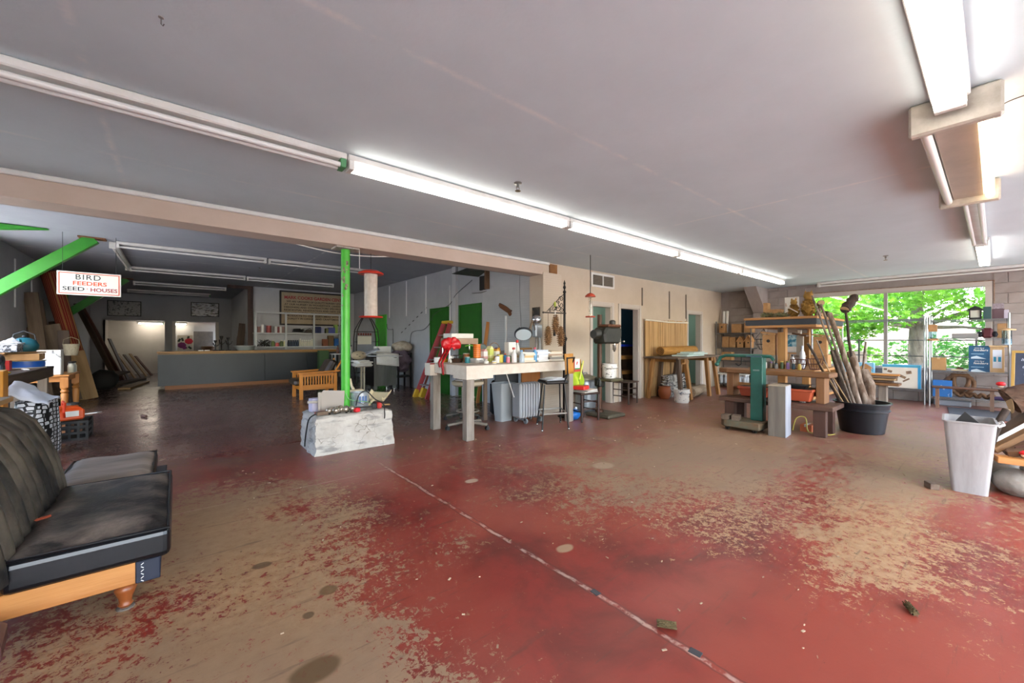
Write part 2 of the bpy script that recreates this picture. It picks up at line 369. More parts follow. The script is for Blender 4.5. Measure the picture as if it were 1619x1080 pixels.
# back shop walls
M_pegg = mat('grey_pegboard', 'b4b5b6', .75, c2='acadae', sc=1.5); ribs(M_pegg, 7)
struct(MB().box(XG, XG+.12, YW+.34, 15.1, 0, ZL).build('wall_right', M_grey), 'grey wall with green doors')
struct(MB().box(XG-.02, XG+.001, YW+.34, 6.95, .0, ZL).build('trim_14', M_pegg), 'grey ribbed pegboard panel beside the green door')
struct(MB().box(1.85, XG, 15.05, 15.2, 0, ZL).build('wall_back', M_greyl), 'pale grey wall behind the counter shelving')
struct(MB().box(1.75, 1.87, 15.2, YD, 0, ZL).build('wall_right', M_greyl), 'pale side wall of the deep recess')
w = MB(); LWY = ((5.6, 7.9), (8.1, 10.4))
w.box(XL-.12, XL, YB, 5.6, 0, ZL); w.box(XL-.12, XL, 7.9, 8.1, 0, ZL); w.box(XL-.12, XL, 10.4, 21.4, 0, ZL)
for a, c in LWY: w.box(XL-.12, XL, a, c, 0, .3); w.box(XL-.12, XL, a, c, 2.86, ZL)
struct(w.build('wall_left', M_grey), 'grey wall along the left side')
b_ = MB().box(1.72, 1.86, 14.97, 15.06, 0, ZL); b_.box(1.2, 1.86, 14.98, 15.06, 2.9, ZL)
struct(b_.build('trim_15', M_brown), 'dark brown wooden post and header at the recess')
# deep back wall with two recesses
w = MB(); w.box(XL, 1.75, YD, YD+.15, 2.03, ZL); w.box(XL, -1.95, YD, YD+.15, 0, 2.03); w.box(-.34, -.12, YD, 21.15, 0, 2.03); w.box(1.32, 1.75, YD, YD+.15, 0, 2.03)
w.box(XL, 1.75, YD+.15, 21.3, 2.03, 2.1)
struct(w.build('wall_back', M_grey), 'grey wall with two deep openings')
struct(MB().box(XL, -.34, 21.15, 21.2, 0, 2.03).box(-2.0, -1.95, YD, 21.15, 0, 2.03).build('door_4', M_whited), 'wide flat white sliding door in the left opening')
struct(MB().box(-.12, 1.75, 21.15, 21.2, 0, 2.03).box(-.12, -.02, YD-.01, YD+.1, 0, 2.03).box(1.22, 1.32, YD-.01, YD+.1, 0, 2.03).build('door_5', M_whited), 'white panel in the right opening')
# wall behind the camera; unseen shop windows, enlarged to bring in more daylight
w = MB(); bays = ((-2.1, 2.2), (2.5, 7.0), (7.3, 11.9)); x = XL
for a, c in bays: w.box(x, a, YB-.14, YB, 0, ZC); w.box(a, c, YB-.14, YB, 0, .12); w.box(a, c, YB-.14, YB, 2.56, ZC); x = c
w.box(x, XF, YB-.14, YB, 0, ZC); struct(w.build('wall_front', M_beige), 'beige shop front wall')
G_win = glassmat('window_glass')
for i, (a, c) in enumerate(bays):
    o = MB(); 
    for z0, z1 in ((.12, .18), (2.5, 2.56)): o.box(a, c, YB-.1, YB-.03, z0, z1)
    for xx in (a, (a+c)/2-.03, c-.06): o.box(xx, xx+.06, YB-.1, YB-.03, .18, 2.5)
    f = struct(o.build('window_%d' % (i+2), M_white), 'unseen shop front window enlarged for daylight')
    MB().box(a, c, YB-.07, YB-.066, .18, 2.5).build('pane', G_win, f)
for i, (a, c) in enumerate(LWY):  # unseen side windows, added to let daylight into the back shop
    o = MB()
    for z0, z1 in ((.3, .36), (2.8, 2.86)): o.box(XL-.1, XL-.03, a, c, z0, z1)
    for yy in (a, c-.06): o.box(XL-.1, XL-.03, yy, yy+.06, .36, 2.8)
    f = struct(o.build('window_%d' % (i+5), M_white), 'unseen side window added to light the back shop')
    MB().box(XL-.07, XL-.066, a, c, .36, 2.8).build('pane', G_win, f)
# far wall with the big window; painted blocks are pieces of their own
WY0, WY1, WZ0, WZ1 = .13, 2.95, .72, 2.36
w = MB(); w.box(XF+.012, XF+.2, YB, WY0, 0, ZC); w.box(XF+.012, XF+.2, WY1, YW, 0, ZC); w.box(XF+.012, XF+.2, WY0, WY1, 0, WZ0); w.box(XF+.012, XF+.2, WY0, WY1, WZ1, ZC)
wall_far = struct(w.build('wall_far', M_taupe), 'taupe painted concrete block wall with the big window')
bmesh_cache = {}
def block(y0, y1, z0, z1):
    k = (round(y1-y0, 3), round(z1-z0, 3))
    if k not in bmesh_cache:
        o = MB().taper(0, 0, 0, 1, 1, 1, 1, 1)  # placeholder, replaced below
        a, c = k[0]/2-.004, k[1]/2-.004; g = .006; d = .014
        vs = [(d, -a, -c), (d, a, -c), (d, a, c), (d, -a, c), (0, -a+g, -c+g), (0, a-g, -c+g), (0, a-g, c-g), (0, -a+g, c-g)]
        me = bpy.data.meshes.new('block'); me.from_pydata(vs, [], [(4,7,6,5),(0,4,5,1),(1,5,6,2),(2,6,7,3),(3,7,4,0)]); me.update(); me.materials.append(M_taupe); bmesh_cache[k] = me
    ob = bpy.data.objects.new('block', bmesh_cache[k]); COL.objects.link(ob); ob.location = (XF, (y0+y1)/2, (z0+z1)/2); ob.parent = wall_far
for r in range(14):
    z0 = r*.2; z1 = min(z0+.2, ZC)
    y = -.95 + (.2 if r % 2 else 0)
    while y < 4.6:
        a, c = y, min(y+.4, YW-.1); y += .4
        if z1 > WZ0-.02 and z0 < WZ1+.05:
            if a >= WY0-.09 and c <= WY1+.1: continue
            if a < WY0 - .1 < c: c = WY0 - .1
            elif c > WY1+.1 > a: a = WY1+.1
            elif WY0-.1 <= a <= WY1+.1: continue
        if c-a > .06: block(a, c, z0, z1)
o = MB(); o.box(XF-.02, XF+.1, WY0-.09, WY1+.09, WZ1, WZ1+.09); o.box(XF-.02, XF+.1, WY0-.09, WY0, WZ0, WZ1); o.box(XF-.02, XF+.1, WY1, WY1+.09, WZ0, WZ1); o.box(XF-.04, XF+.1, WY0-.09, WY1+.09, WZ0-.05, WZ0)
win = struct(o.build('window_1', M_case, bev=.004), 'large fixed window with beige frame looking onto trees')
MB().box(XF+.05, XF+.055, WY0, WY1, WZ0, WZ1).build('pane', G_win, win)
MB().box(XF+.02, XF+.09, 1.545, 1.605, WZ0, WZ1).build('mullion', mat('dull_mullion', '9b948c', .5), win)
o = MB().box(XF-.028, XF-.02, WY0-.12, WY1+.1, WZ1+.09, WZ1+.105); o.box(XF-.028, XF-.02, WY0-.12, WY0-.105, 1.9, WZ1+.09)
o.build('frame_edge', mat('rusty_edge', '7d5236', .8, c2='a08a76', sc=30), win)
# boxed sloping brace on the far wall
o = MB(); y0, y1 = 3.9, 4.2
o.add([(11.32, y0, ZC), (12.15, y0, ZC), (12.15, y0, 2.03), (12.0, y0, 2.03), (11.32, y1, ZC), (12.15, y1, ZC), (12.15, y1, 2.03), (12.0, y1, 2.03)], [(0,1,2,3),(4,7,6,5),(0,3,7,4),(3,2,6,7),(0,4,5,1),(1,5,6,2)])
o.box(12.0, 12.15, y0, y1, 0, 2.03)
struct(o.build('trim_16', M_taupe2, bev=.004), 'taupe boxed sloping bracket above the metal shelves')
# rooms behind the beige wall
def room(x0, x1, m, n, mc):
    w = MB().box(x0, x1, 7.6, 7.7, 0, 2.5); w.box(x0-.05, x0, YW+.14, 7.7, 0, 2.5); w.box(x1, x1+.05, YW+.14, 7.7, 0, 2.5); w.box(x0, x1, YW+.14, 7.7, 2.5, 2.55)
    struct(w.build('wall_%s' % n, m), n.replace('_', ' ') + ' painted inner room walls')
room(5.2, 7.1, M_teal, 'inner_teal', 0); room(7.2, 9.5, M_navy, 'inner_navy', 0); room(9.6, 12.1, M_teal, 'inner_pale', 0)
# slotted shelf standards on the walls
M_std = mat('white_metal_strip', 'e2e2e0', .4); M_stdd = mat('brown_metal_strip', '6f655c', .5)
k = 20
for y, z0, z1 in ((11.83, 1.98, 2.95), (10.65, 1.98, 2.97), (9.49, 1.99, 2.97), (8.29, 1.57, 2.6)):
    struct(MB().box(XG-.018, XG, y-.014, y+.014, z0, z1).build('trim_%d' % k, M_std), 'white slotted shelf standard on the grey wall'); k += 1
struct(MB().box(XG-.07, XG, 7.95, 8.1, 0, ZL).build('trim_%d' % k, M_greyl), 'grey boxed pipe chase between the green doors'); k += 1
for x_, z0, z1 in ((8.06, 2.08, 2.48), (9.24, 1.82, 2.49), (10.06, 1.85, 2.47)):
    struct(MB().box(x_-.014, x_+.014, YW-.018, YW, z0, z1).build('trim_%d' % k, M_stdd), 'brown slotted shelf standard on the beige wall'); k += 1
for y, z0, z1 in ((11.61, 1.91, 2.81), (12.72, 1.9, 2.71)):
    struct(MB().box(XL, XL+.018, y-.014, y+.014, z0, z1).build('trim_%d' % k, M_std), 'white slotted shelf standard on the left wall'); k += 1
# green doors
def gdoor(n, y0, y1, z, m, lab, recess=0):
    f = MB(); t = .05
    f.box(XG-.03, XG, y0-t, y0, 0, z+t); f.box(XG-.03, XG, y1, y1+t, 0, z+t); f.box(XG-.03, XG, y0, y1, z, z+t)
    o = struct(MB().box(XG-.012, XG+.03, y0, y1, 0, z).build('door_%d' % n, m), lab)
    f.build('door_frame', m, o)
    MB().ball((XG-.05, y0+.07, 1.0), .03).tube([(XG, y0+.07, 1.0), (XG-.05, y0+.07, 1.0)], .01).build('door_knob', mat('brass', 'b08d45', .3, 1), o, smooth=40)
gdoor(1, 12.1, 12.85, 2.05, M_greenb, 'bright green door behind the trellis')
gdoor(2, 8.36, 9.2, 2.05, M_greend, 'dark green door behind the step ladder')
gdoor(3, 7.05, 7.83, 2.05, M_greend, 'dark green door beside the pegboard panel')
# ---------------------------------------------------------------- steel posts and braces
def steel(name, lab, y):
    t = thing(name, lab, 'steel frame', (XL+.09, y, 0))
    MB().box(-.07, .07, -.06, .06, 0, ZL).build('post', M_green, t, bev=.006)
    MB().bar((.0, 0, 1.93), (1.16, 0, 2.99), .13, .17).build('brace', M_green, t, bev=.006)
    MB().box(.98, 1.3, -.1, .1, ZL-.02, ZL).build('end_plate', mat('rusty_plate', '8a5a35', .7, c2='5f3d28', sc=20), t)
    return t
steel('steel_post', 'green steel post and diagonal brace nearest the camera on the left wall', 9.6)
steel('steel_post', 'green steel post and brace behind the hanging bird seed sign', 15.3)
o = MB(); o.add([(XL, 9.2, 2.99), (-1.5, 9.2, 2.99), (XL, 9.2, 2.86), (XL, 9.32, 2.99), (-1.5, 9.32, 2.99), (XL, 9.32, 2.86)], [(0,1,2),(3,5,4),(0,3,4,1),(1,4,5,2),(0,2,5,3)])
struct(o.build('trim_60', M_green), 'green steel gusset under the back ceiling')

# ---------------------------------------------------------------- ground outside
M_pave = mat('bounce_pavement', 'c4c2bd', .9, c2='b6b4ae', sc=2)  # unseen pavement, added pale to bounce sun in through the windows
struct(MB().box(-30, 40, -30, YB-.15, -.15, -.03).build('ground', M_pave), 'unseen pale pavement added in front of the shop to bounce sunlight inside')
struct(MB().box(XF+.32, 45, YB-.15, 40, -.25, -.08).build('ground', mat('dry_yard', '8a8272', .95, c2='6f7a55', sc=.8)), 'pale ground beyond the big window')
struct(MB().box(-30, XL-.15, YB-.15, 40, -.15, -.03).build('ground', M_pave), 'unseen pale pavement added beside the shop to bounce sunlight inside')
# ================================================================ LIGHT FITTINGS
M_tube_on = mat('lit_tube', 'ffffff', .4, emit='fff8ee', es=TUBE)
M_tube_warm = mat('lit_warm_tube', 'ffffff', .4, emit='ffe3bd', es=TUBE*.9)
M_tube_off = mat('unlit_tube', 'd9d7d2', .25)
M_fix = mat('fixture_enamel', 'd8d5cf', .45, c2='cbc7bf', sc=5)
M_holder = mat('lamp_holder_green', '4f8a5c', .5)
def fixture(lab, x0, x1, y, zt, tubes, m, ax='x', w=.1, h=.05, gap=.06, tr=.018, group='fluorescent fixtures', drop=.04, shield=False):
    """channel against the ceiling at zt with tubes below it; ax = run direction"""
    L_ = x1-x0
    t = thing('fluorescent_fixture', lab, 'ceiling light', ((x0+x1)/2, y, zt-.003) if ax == 'x' else (y, (x0+x1)/2, zt-.003), 0 if ax == 'x' else PI/2, group)
    MB().box(-L_/2+.004, L_/2-.004, -w/2, w/2, -h, 0).build('channel', M_fix, t, bev=.008)
    for s in ((-1, 1) if tubes == 2 else (0,)):
        yy = s*gap/2; z = -h-drop
        mm = m if not isinstance(m, (list, tuple)) else m[0 if s < 0 else 1]
        tb = MB().tube([(-L_/2+.05, yy, z), (L_/2-.05, yy, z)], tr, 10).build('tube', mm, t, smooth=40)
    for e in (-1, 1):
        MB().box(e*(L_/2-.03)-.02, e*(L_/2-.03)+.02, -gap/2-.02, gap/2+.02, -h-drop-.022, -h+.005).build('lamp_holder', M_holder if (e > 0 and x0 < -1) else M_fix, t, bev=.004)
    return t
xs = (-1.45, .97, 3.39, 5.83, 8.2, 10.6)
names = ('unlit long twin tube fixture over the tufted seat', 'lit twin tube fixture nearest the camera in the long ceiling row', 'second lit fixture in the long ceiling row', 'third lit fixture in the long ceiling row', 'last lit fixture in the long ceiling row by the far wall')
for i in range(5):
    fixture(names[i], xs[i], xs[i+1], 3.1, ZC, 2, M_tube_off if i == 0 else M_tube_on, group='long row of ceiling fixtures')
fixture('lit twin tube fixture overhead at the top right corner', .95, 3.3, .16, ZC, 2, M_tube_on, group='right hand row of ceiling fixtures', gap=.085, w=.15, tr=.02)
# wide deep fixture with one warm lit tube
t = thing('fluorescent_fixture', 'wide dropped fixture with metal end caps and one warm lit tube', 'ceiling light', (4.35, .15, ZC), 0, 'right hand row of ceiling fixtures')
MB().box(-1.0, 1.0, -.09, .09, -.13, -.004).build('reflector', mat('dull_reflector', 'b3a79a', .35, .3, c2='a2968a', sc=3), t, bev=.006)
for s, mm in ((-1, M_tube_warm), (1, M_tube_off)): MB().tube([(-.97, s*.12, -.14), (.97, s*.12, -.14)], .026, 10).build('tube', mm, t, smooth=40)
for e in (-1, 1): MB().box(e*1.0-.03, e*1.0+.03, -.18, .18, -.19, -.004).build('end_cap', mat('aged_white_cap', 'b9b2a4', .4, c2='a49c8d', sc=12), t, bev=.012)
fixture('unlit narrow twin tube fixture between the wide fixture and the far lit one', 5.45, 8.25, .14, ZC, 2, M_tube_off, group='right hand row of ceiling fixtures', gap=.09, w=.14)
fixture('small lit fixture closest to the window in the right hand row', 8.3, 10.65, .12, ZC, 2, M_tube_on, group='right hand row of ceiling fixtures', gap=.08, w=.14)
fixture('unlit long fixture running above the big window', -.6, 2.72, 11.75, ZC, 1, M_tube_off, ax='y', group='fixture above the window')
for lab, x0, x1, y in (('unlit fixture at the left front of the back shop ceiling rectangle', -.8, 1.44, 9.65), ('unlit fixture at the right front of the back shop ceiling rectangle', 1.46, 3.72, 9.68), ('unlit fixture at the left rear of the back shop ceiling rectangle', -.84, 1.41, 12.72), ('unlit fixture at the right rear of the back shop ceiling rectangle', 1.43, 3.65, 12.78),
                       ('unlit fixture in the second row from the deep back wall', -.96, 1.24, 15.84), ('unlit fixture closest to the deep back wall', -1.26, .97, 18.4)):
    fixture(lab, x0, x1, y, ZL, 1, M_tube_off, group='unlit back shop fixtures', w=.1)
fixture('unlit short crosswise fixture closing the back shop ceiling rectangle', 9.75, 12.65, -.84, ZL, 1, M_tube_off, ax='y', group='unlit back shop fixtures', w=.1)
M_tube_deep = mat('lit_tube_deep', 'ffffff', .4, emit='fff2e0', es=TUBE*4.5)
def lit(lab, x0, x1): fixture(lab, x0, x1, 20.75, 2.027, 1, M_tube_deep, group='fixtures in the deep openings', w=.1, h=.05)
lit('lit fixture inside the left deep opening', -1.15, -.36); lit('lit fixture inside the right deep opening', -.1, .35)
# unseen globes added to brighten the inner rooms
for x_, y_, lab in ((8.6, 6.9, 'small unseen globe added to light the dark blue room'), (6.4, 6.4, 'unseen globe added to light the teal room behind the drill press'), (10.9, 6.4, 'unseen globe added to light the teal room right of the bamboo mats')):
    t = thing('fill_globe', lab, 'ceiling light', (x_, y_, 2.5), 0, 'added inner room globes')
    MB().lathe([(.07, 0), (.07, -.04), (.05, -.05)], n=12).build('base', M_fix, t, smooth=40)
    MB().ball((0, 0, -.13), .1 if x_ != 8.6 else .03).build('globe', mat('fill_globe_glow', 'ffffff', .4, emit='fff1dd', es=TUBE*4.5), t, smooth=60)
# ================================================================ SHARED MATERIALS FOR OBJECTS
def C(h, r=.55, mt=0): return mat('c_%s_%d_%d' % (h, r*100, mt*100), h, r, mt)
M_pine = wood('honey_pine', 'c98d4e', 'a8692f', 0, .45)
M_pinez = wood('honey_pine_upright', 'c58545', 'a06228', 2, .45)
M_oldw = wood('weathered_board', '7b6753', '55453a', 0, .8)
M_oldz = wood('weathered_post', '8d8072', '6b5f54', 2, .8)
M_drk = wood('dark_old_board', '5a4433', '33261e', 0, .7)
M_tanw = wood('tan_board', 'b08c5e', '8c6b42', 0, .65)
M_redw = wood('redwood_board', '6d4130', '462a20', 0, .5)
M_steel = mat('brushed_steel', '9a9a98', .35, .9, c2='7d7d7c', sc=3, st=(1, 1, .2))
M_chrome = mat('chrome', 'c8c8c8', .15, 1)
M_iron = mat('black_iron', '1d1c1b', .5, .3)
M_card = mat('cardboard', 'b58c5c', .85, c2='a57c4e', sc=3)
M_paper = mat('paper_white', 'e6e3dc', .8, c2='d8d4cb', sc=4)
M_plast = mat('white_plastic', 'dedcd6', .4)
M_rub = mat('black_rubber', '1c1c1d', .6)
def bottle(lab, x, y, z, r, h, body, cap, group=None, cat='bottle', name='bottle', neck=.4, n=10, parent=None):
    t = thing(name, lab, cat, (x, y, z), 0, group)
    MB().lathe([(r*.9, 0), (r, .01), (r, h*.62), (r*.8, h*.72), (r*neck, h*.8), (r*neck, h*.88)], n=n).build('body', body, t, smooth=50)
    MB().lathe([(r*neck*1.15, h*.86), (r*neck*1.15, h), (r*neck*.9, h*1.005)], n=n).build('cap', cap, t, smooth=50)
    return t
def can(lab, x, y, z, r, h, body, lid, group=None, cat='can', name='can', n=12):
    t = thing(name, lab, cat, (x, y, z), 0, group)
    MB().lathe([(r*.97, 0), (r, .006), (r, h*.94)], n=n).build('body', body, t, smooth=50)
    MB().lathe([(r*1.02, h*.93), (r*1.02, h*.98), (r*.9, h)], n=n).build('lid', lid, t, smooth=50)
    return t
def carton(lab, x, y, z, sx, sy, sz, m, rz=0, group=None, cat='box', name='cardboard_box', tape=True, tm=None):
    t = thing(name, lab, cat, (x, y, z), rz, group)
    MB().box(-sx/2, sx/2, -sy/2, sy/2, 0, sz).build('body', m, t, bev=.004)
    if tape: MB().box(-sx/2-.001, sx/2+.001, -.02, .02, sz-.03, sz+.0015).build('tape', tm or mat('parcel_tape', 'c8a878', .35), t)
    return t
def slab(name, lab, cat, x, y, z, sx, sy, sz, m, rz=0, group=None, bev=.003, tilt=0):
    o = MB().box(-sx/2, sx/2, -sy/2, sy/2, 0, sz).build(name, m, None, (x, y, z), (tilt, 0, rz), bev=bev); return tag(o, lab, cat, group)
def leaning(name, lab, p, q, w, t, m, roll=0, group=None, cat='board'):
    o = plank(name, p, q, w, t, m, None, roll); return tag(o, lab, cat, group)
def picture(name, lab, c, w, h, face, m_frame, m_img, cat='picture', fw=.03, th=.03, parts=()):
    """flat framed thing whose centre is c; face = rotation matrix (right, up, facing)"""
    t = bpy.data.objects.new(name, None); COL.objects.link(t); tag(t, lab, cat)
    t.matrix_basis = Matrix.Translation(Vector(c)) @ face.to_4x4()
    f = MB().box(-w/2, w/2, h/2-fw, h/2, 0, th); f.box(-w/2, w/2, -h/2, -h/2+fw, 0, th); f.box(-w/2, -w/2+fw, -h/2+fw, h/2-fw, 0, th); f.box(w/2-fw, w/2, -h/2+fw, h/2-fw, 0, th)
    f.build('frame', m_frame, t, bev=.003)
    MB().box(-w/2+fw*.5, w/2-fw*.5, -h/2+fw*.5, h/2-fw*.5, 0, th*.5).build('panel', m_img, t)
    return t

# ================================================================ FOREGROUND SEAT
M_lea = mat('black_leather', '0a0b0e', .3, c2='0f1014', sc=5, bump=.03, bsc=40)
M_dust = mat('dusty_leather', '1e1c1b', .45, c2='85766a', sc=3.6, lo=.42, hi=.72, bump=.15, bsc=60)
M_dust2 = mat('dust_covered_leather', 'a08e7f', .85, c2='75675a', sc=3, st=(.5, 2, 1), bump=.1)
M_duback = mat('dusty_tufted_leather', '1b1a19', .42, c2='7d705e', sc=2.6, st=(1, 1, .8), lo=.42, hi=.8, bump=.15, bsc=40)
t = thing('tufted_seat', 'black channel tufted bench seat with pine frame in the left foreground', 'sofa', (-.3, 3.2, 0))
P0 = (-.3, 3.2)
def loc(x, y, z=0): return (x-P0[0], y-P0[1], z)
# back with vertical channels
prof = [(-.56, .30), (-.575, .42), (-.60, .55), (-.64, .68), (-.69, .79), (-.75, .855), (-.82, .875), (-.89, .85), (-.925, .77), (-.935, .55), (-.93, .32)]
prof = [prof[0]] + [tuple((1-f)*Vector(prof[i]) + f*Vector(prof[i+1])) for i in range(len(prof)-1) for f in (.5, 1)]
def backfn(u, v):
    i = min(int(v*(len(prof)-1)+1e-6), len(prof)-1); x, z = prof[i]; j = max(1, min(i, len(prof)-2))
    d = Vector((prof[j+1][0]-prof[j-1][0], prof[j+1][1]-prof[j-1][1])).normalized(); nx, nz = d.y, -d.x
    nch = 11; s = abs(math.sin(PI*u*nch))**.5; e = min(1, u*14, (1-u)*14)**.5
    a = .042*s*(1 if v < .8 else .2) - .05*(1-e)
    yy = 2.5 + 1.36*u
    return loc(x+nx*a, yy, z+nz*a)
bk = MB().grid(backfn, 132, len(prof)-1)
ends = []
for u in (0, 1):
    k = len(bk.v); bk.v += [backfn(u, i/(len(prof)-1)) for i in range(len(prof))]; bk.f.append(tuple(range(k, k+len(prof))))
bk.build('backrest', M_duback, t, smooth=75)
def cushion(n, x0, x1, y0, y1, z0, z1, mt, mb):
    r = .05
    b = MB().box(*[v for v in (x0-P0[0], x1-P0[0], y0-P0[1], y1-P0[1])], z0, z1-.03)
    o = b.build(n, mb, t, bev=.03); o.modifiers['bevel'].segments = 3
    def top(u, v):
        x = x0+.012 + (x1-x0-.024)*u; y = y0+.012 + (y1-y0-.024)*v
        e = min(u*6, (1-u)*6, v*8, (1-v)*8, 1); return loc(x, y, z1-.035 + .035*math.sin(e*PI/2) + .012*mnoise.noise(Vector((x*5, y*4, 0))))
    tp = MB().grid(top, 20, 28).build('seat_top', mt, o, smooth=60)
    pp = [loc(x0+.01, y0+.01, z1-.028), loc(x1-.01, y0+.01, z1-.028), loc(x1-.01, y1-.01, z1-.028), loc(x0+.01, y1-.01, z1-.028)]
    MB().tube(pp, .007, 6, True).build('piping', M_lea, o, smooth=40)
    return o
cushion('seat_cushion', -.56, -.02, 2.6, 3.72, .24, .41, M_dust, M_lea)
cushion('seat_cushion', -.62, -.12, 3.76, 4.58, .25, .385, M_dust2, M_lea)
MB().box(*[a for a in (-.58-P0[0], -.13-P0[0], 2.62-P0[1], 2.66-P0[1])], .14, .245).build('rail', M_pine, t, bev=.004)
MB().box(-.15-P0[0], -.06-P0[0], 2.615-P0[1], 4.5-P0[1], .14, .245).build('front_rail', mat('navy_vinyl', '1a2233', .45), t, bev=.004)
MB().box(-.93-P0[0], -.58-P0[0], 2.63-P0[1], 2.68-P0[1], .1, .25).build('rail', M_pine, t, bev=.004)
MB().box(-.62-P0[0], -.565-P0[0], 2.6-P0[1], 2.67-P0[1], .14, .36).build('back_post', M_pinez, t, bev=.004)
legp = [(.018, 0), (.022, .012), (.03, .02), (.024, .03), (.026, .05), (.04, .085), (.043, .1), (.034, .112), (.04, .125), (.04, .15)]
for lx, ly in ((-.19, 2.71), (-.85, 2.75), (-.19, 4.4), (-.85, 4.4)):
    lg = MB().lathe(legp, loc(lx, ly, .0), n=14).build('leg', mat('turned_leg_varnish', '8a4a22', .35), t, smooth=50)
    MB().lathe([(.035, 0), (.035, .006), (.02, .009)], loc(lx, ly, 0), n=10).build('glide', C('6f665c', .6), lg, smooth=40)
stl = MB()
for i in range(6): stl.obox(loc(-.125, 2.613, .15+i*.016), (.012, .002, .003), Matrix.Rotation((-1)**i*.7, 3, 'Y'))
stl.build('lacing', M_plast, t)
slab('torn_label', 'torn orange paper scrap lying on the black seat cushion', 'paper', -.5, 3.05, .412, .09, .035, .002, C('c25a35', .7), .6)
leaning('board', 'pale plank lying along the top of the tufted backrest', (-.83, 2.9, .935), (-.84, 3.92, .935), .12, .03, M_tanw)
slab('upholstery_offcut', 'dull red brown upholstered board end at the bottom left corner', 'board', -.72, 2.36, .12, .45, .22, .09, mat('red_vinyl', '5d3a35', .45, c2='4a2d2a', sc=4), .12, bev=.02)
# floor clutter near the seat
slab('tape_patch', 'dark square of tape on the floor joint nearest the frame edge', 'tape', 1.66, .8, 0.0, .035, .05, .002, C('3a3a3c', .6), .1)
slab('tape_patch', 'dark square of tape on the floor joint mid floor', 'tape', 1.66, 1.32, 0.0, .035, .05, .002, C('3a3a3c', .6), -.1)

# ================================================================ LEFT WALL CLUTTER
# turned-leg pine table
t = thing('side_table', 'honey pine table with turned legs carrying white jugs', 'table', (-1.85, 10.85, 0))
MB().box(-.4, .42, -.56, .58, .67, .7).build('tabletop', M_pine, t, bev=.006)
MB().box(-.33, .36, -.5, .52, .58, .67).build('apron', M_pine, t)
lp = [(.028, 0), (.035, .03), (.045, .2), (.05, .36), (.04, .38), (.055, .41), (.04, .44), (.052, .47), (.052, .48)]
for sx in (-.33, .36):
    for sy in (-.5, .52):
        MB().lathe(lp, (sx, sy, 0), n=12).box(sx-.05, sx+.05, sy-.05, sy+.05, .48, .66).build('leg', M_pinez, t, smooth=35)
def jug(lab, x, y, z, w, d, h, m, group='white jugs on the pine table', rz=0):
    t = thing('jug', lab, 'jug', (x, y, z), rz, group)
    MB().box(-w/2, w/2, -d/2, d/2, 0, h*.68).taper(0, 0, h*.68, w, d, h*.86, w*.35, d*.35).build('body', m, t, bev=.012)
    MB().tube([(w*.3, 0, h*.7), (w*.34, 0, h*.86), (w*.1, 0, h*.95)], .012, 6).build('handle', m, t, smooth=40)
    MB().lathe([(.03, h*.86), (.03, h), (.026, h*1.01)], n=10).build('cap', C('c9c9c9', .4), t, smooth=40)
jug('larger white square jug at the front of the pine table', -1.66, 10.45, .7, .26, .2, .42, M_plast)
jug('smaller white jug behind the larger one on the pine table', -1.72, 10.78, .7, .2, .2, .4, C('cfcfca', .4))
carton('tall white square tub at the back of the pine table', -1.8, 11.25, .7, .3, .25, .42, M_plast, 0, None, 'tub', 'tub', False)
for i, (yy, cc) in enumerate(((10.95, 'd6d8c8'), (11.08, 'b9c2c4'), (11.22, 'dfe0d2'))):
    bottle(('small pale bottle nearest the jugs on the pine table', 'small blue grey bottle between two pale ones on the pine table', 'small pale bottle at the far end of the pine table')[i], -1.5, yy, .7, .045, .2, C(cc, .4), C('2b2b2b'), 'small bottles on the pine table', neck=.7)
t = thing('hanging_basket', 'small cream wicker pail above the pine table', 'basket', (-1.62, 11.87, .995))
MB().lathe([(.09, 0), (.12, .22), (.125, .23), (.105, .215), (.08, .02)], n=14, caps=False).build('body', mat('wicker', 'c0b49a', .8, c2='a99c82', sc=30), t, smooth=40)
MB().tube([(-.1, .1, .2), (-.1, .19, .22)], .006, 5).build('peg', C('8d8066'), t)
MB().tube([(-.115, 0, .22), (-.1, 0, .32), (0, 0, .37), (.1, 0, .32), (.115, 0, .22)], .006, 6).build('handle', C('8d8066'), t, smooth=40)
leaning('board', 'upright board holding the wicker pail beside the pine table', (-1.68, 12.02, 0), (-1.75, 12.02, 1.5), .16, .03, M_drk)
# workbench along the left wall
t = thing('workbench', 'long rough dark timber workbench along the left wall', 'workbench', (-1.88, 8.0, 0))
for i in range(4): MB().box(-.38+i*.2, -.185+i*.2, -1.5, 1.4, .86, .9).build('top_plank', wood('bench_plank', '5b4a3b', '3f332a', 1, .8), t, bev=.004)
MB().box(.37, .41, -1.5, 1.4, .74, .87).build('apron', wood('bench_apron', '5a4b3e', '40352c', 1, .8), t, bev=.003)
for sx in (-.33, .32):
    for sy in (-1.4, 0, 1.3): MB().box(sx-.05, sx+.05, sy-.05, sy+.05, 0, .86).build('leg', M_oldz, t, bev=.004)
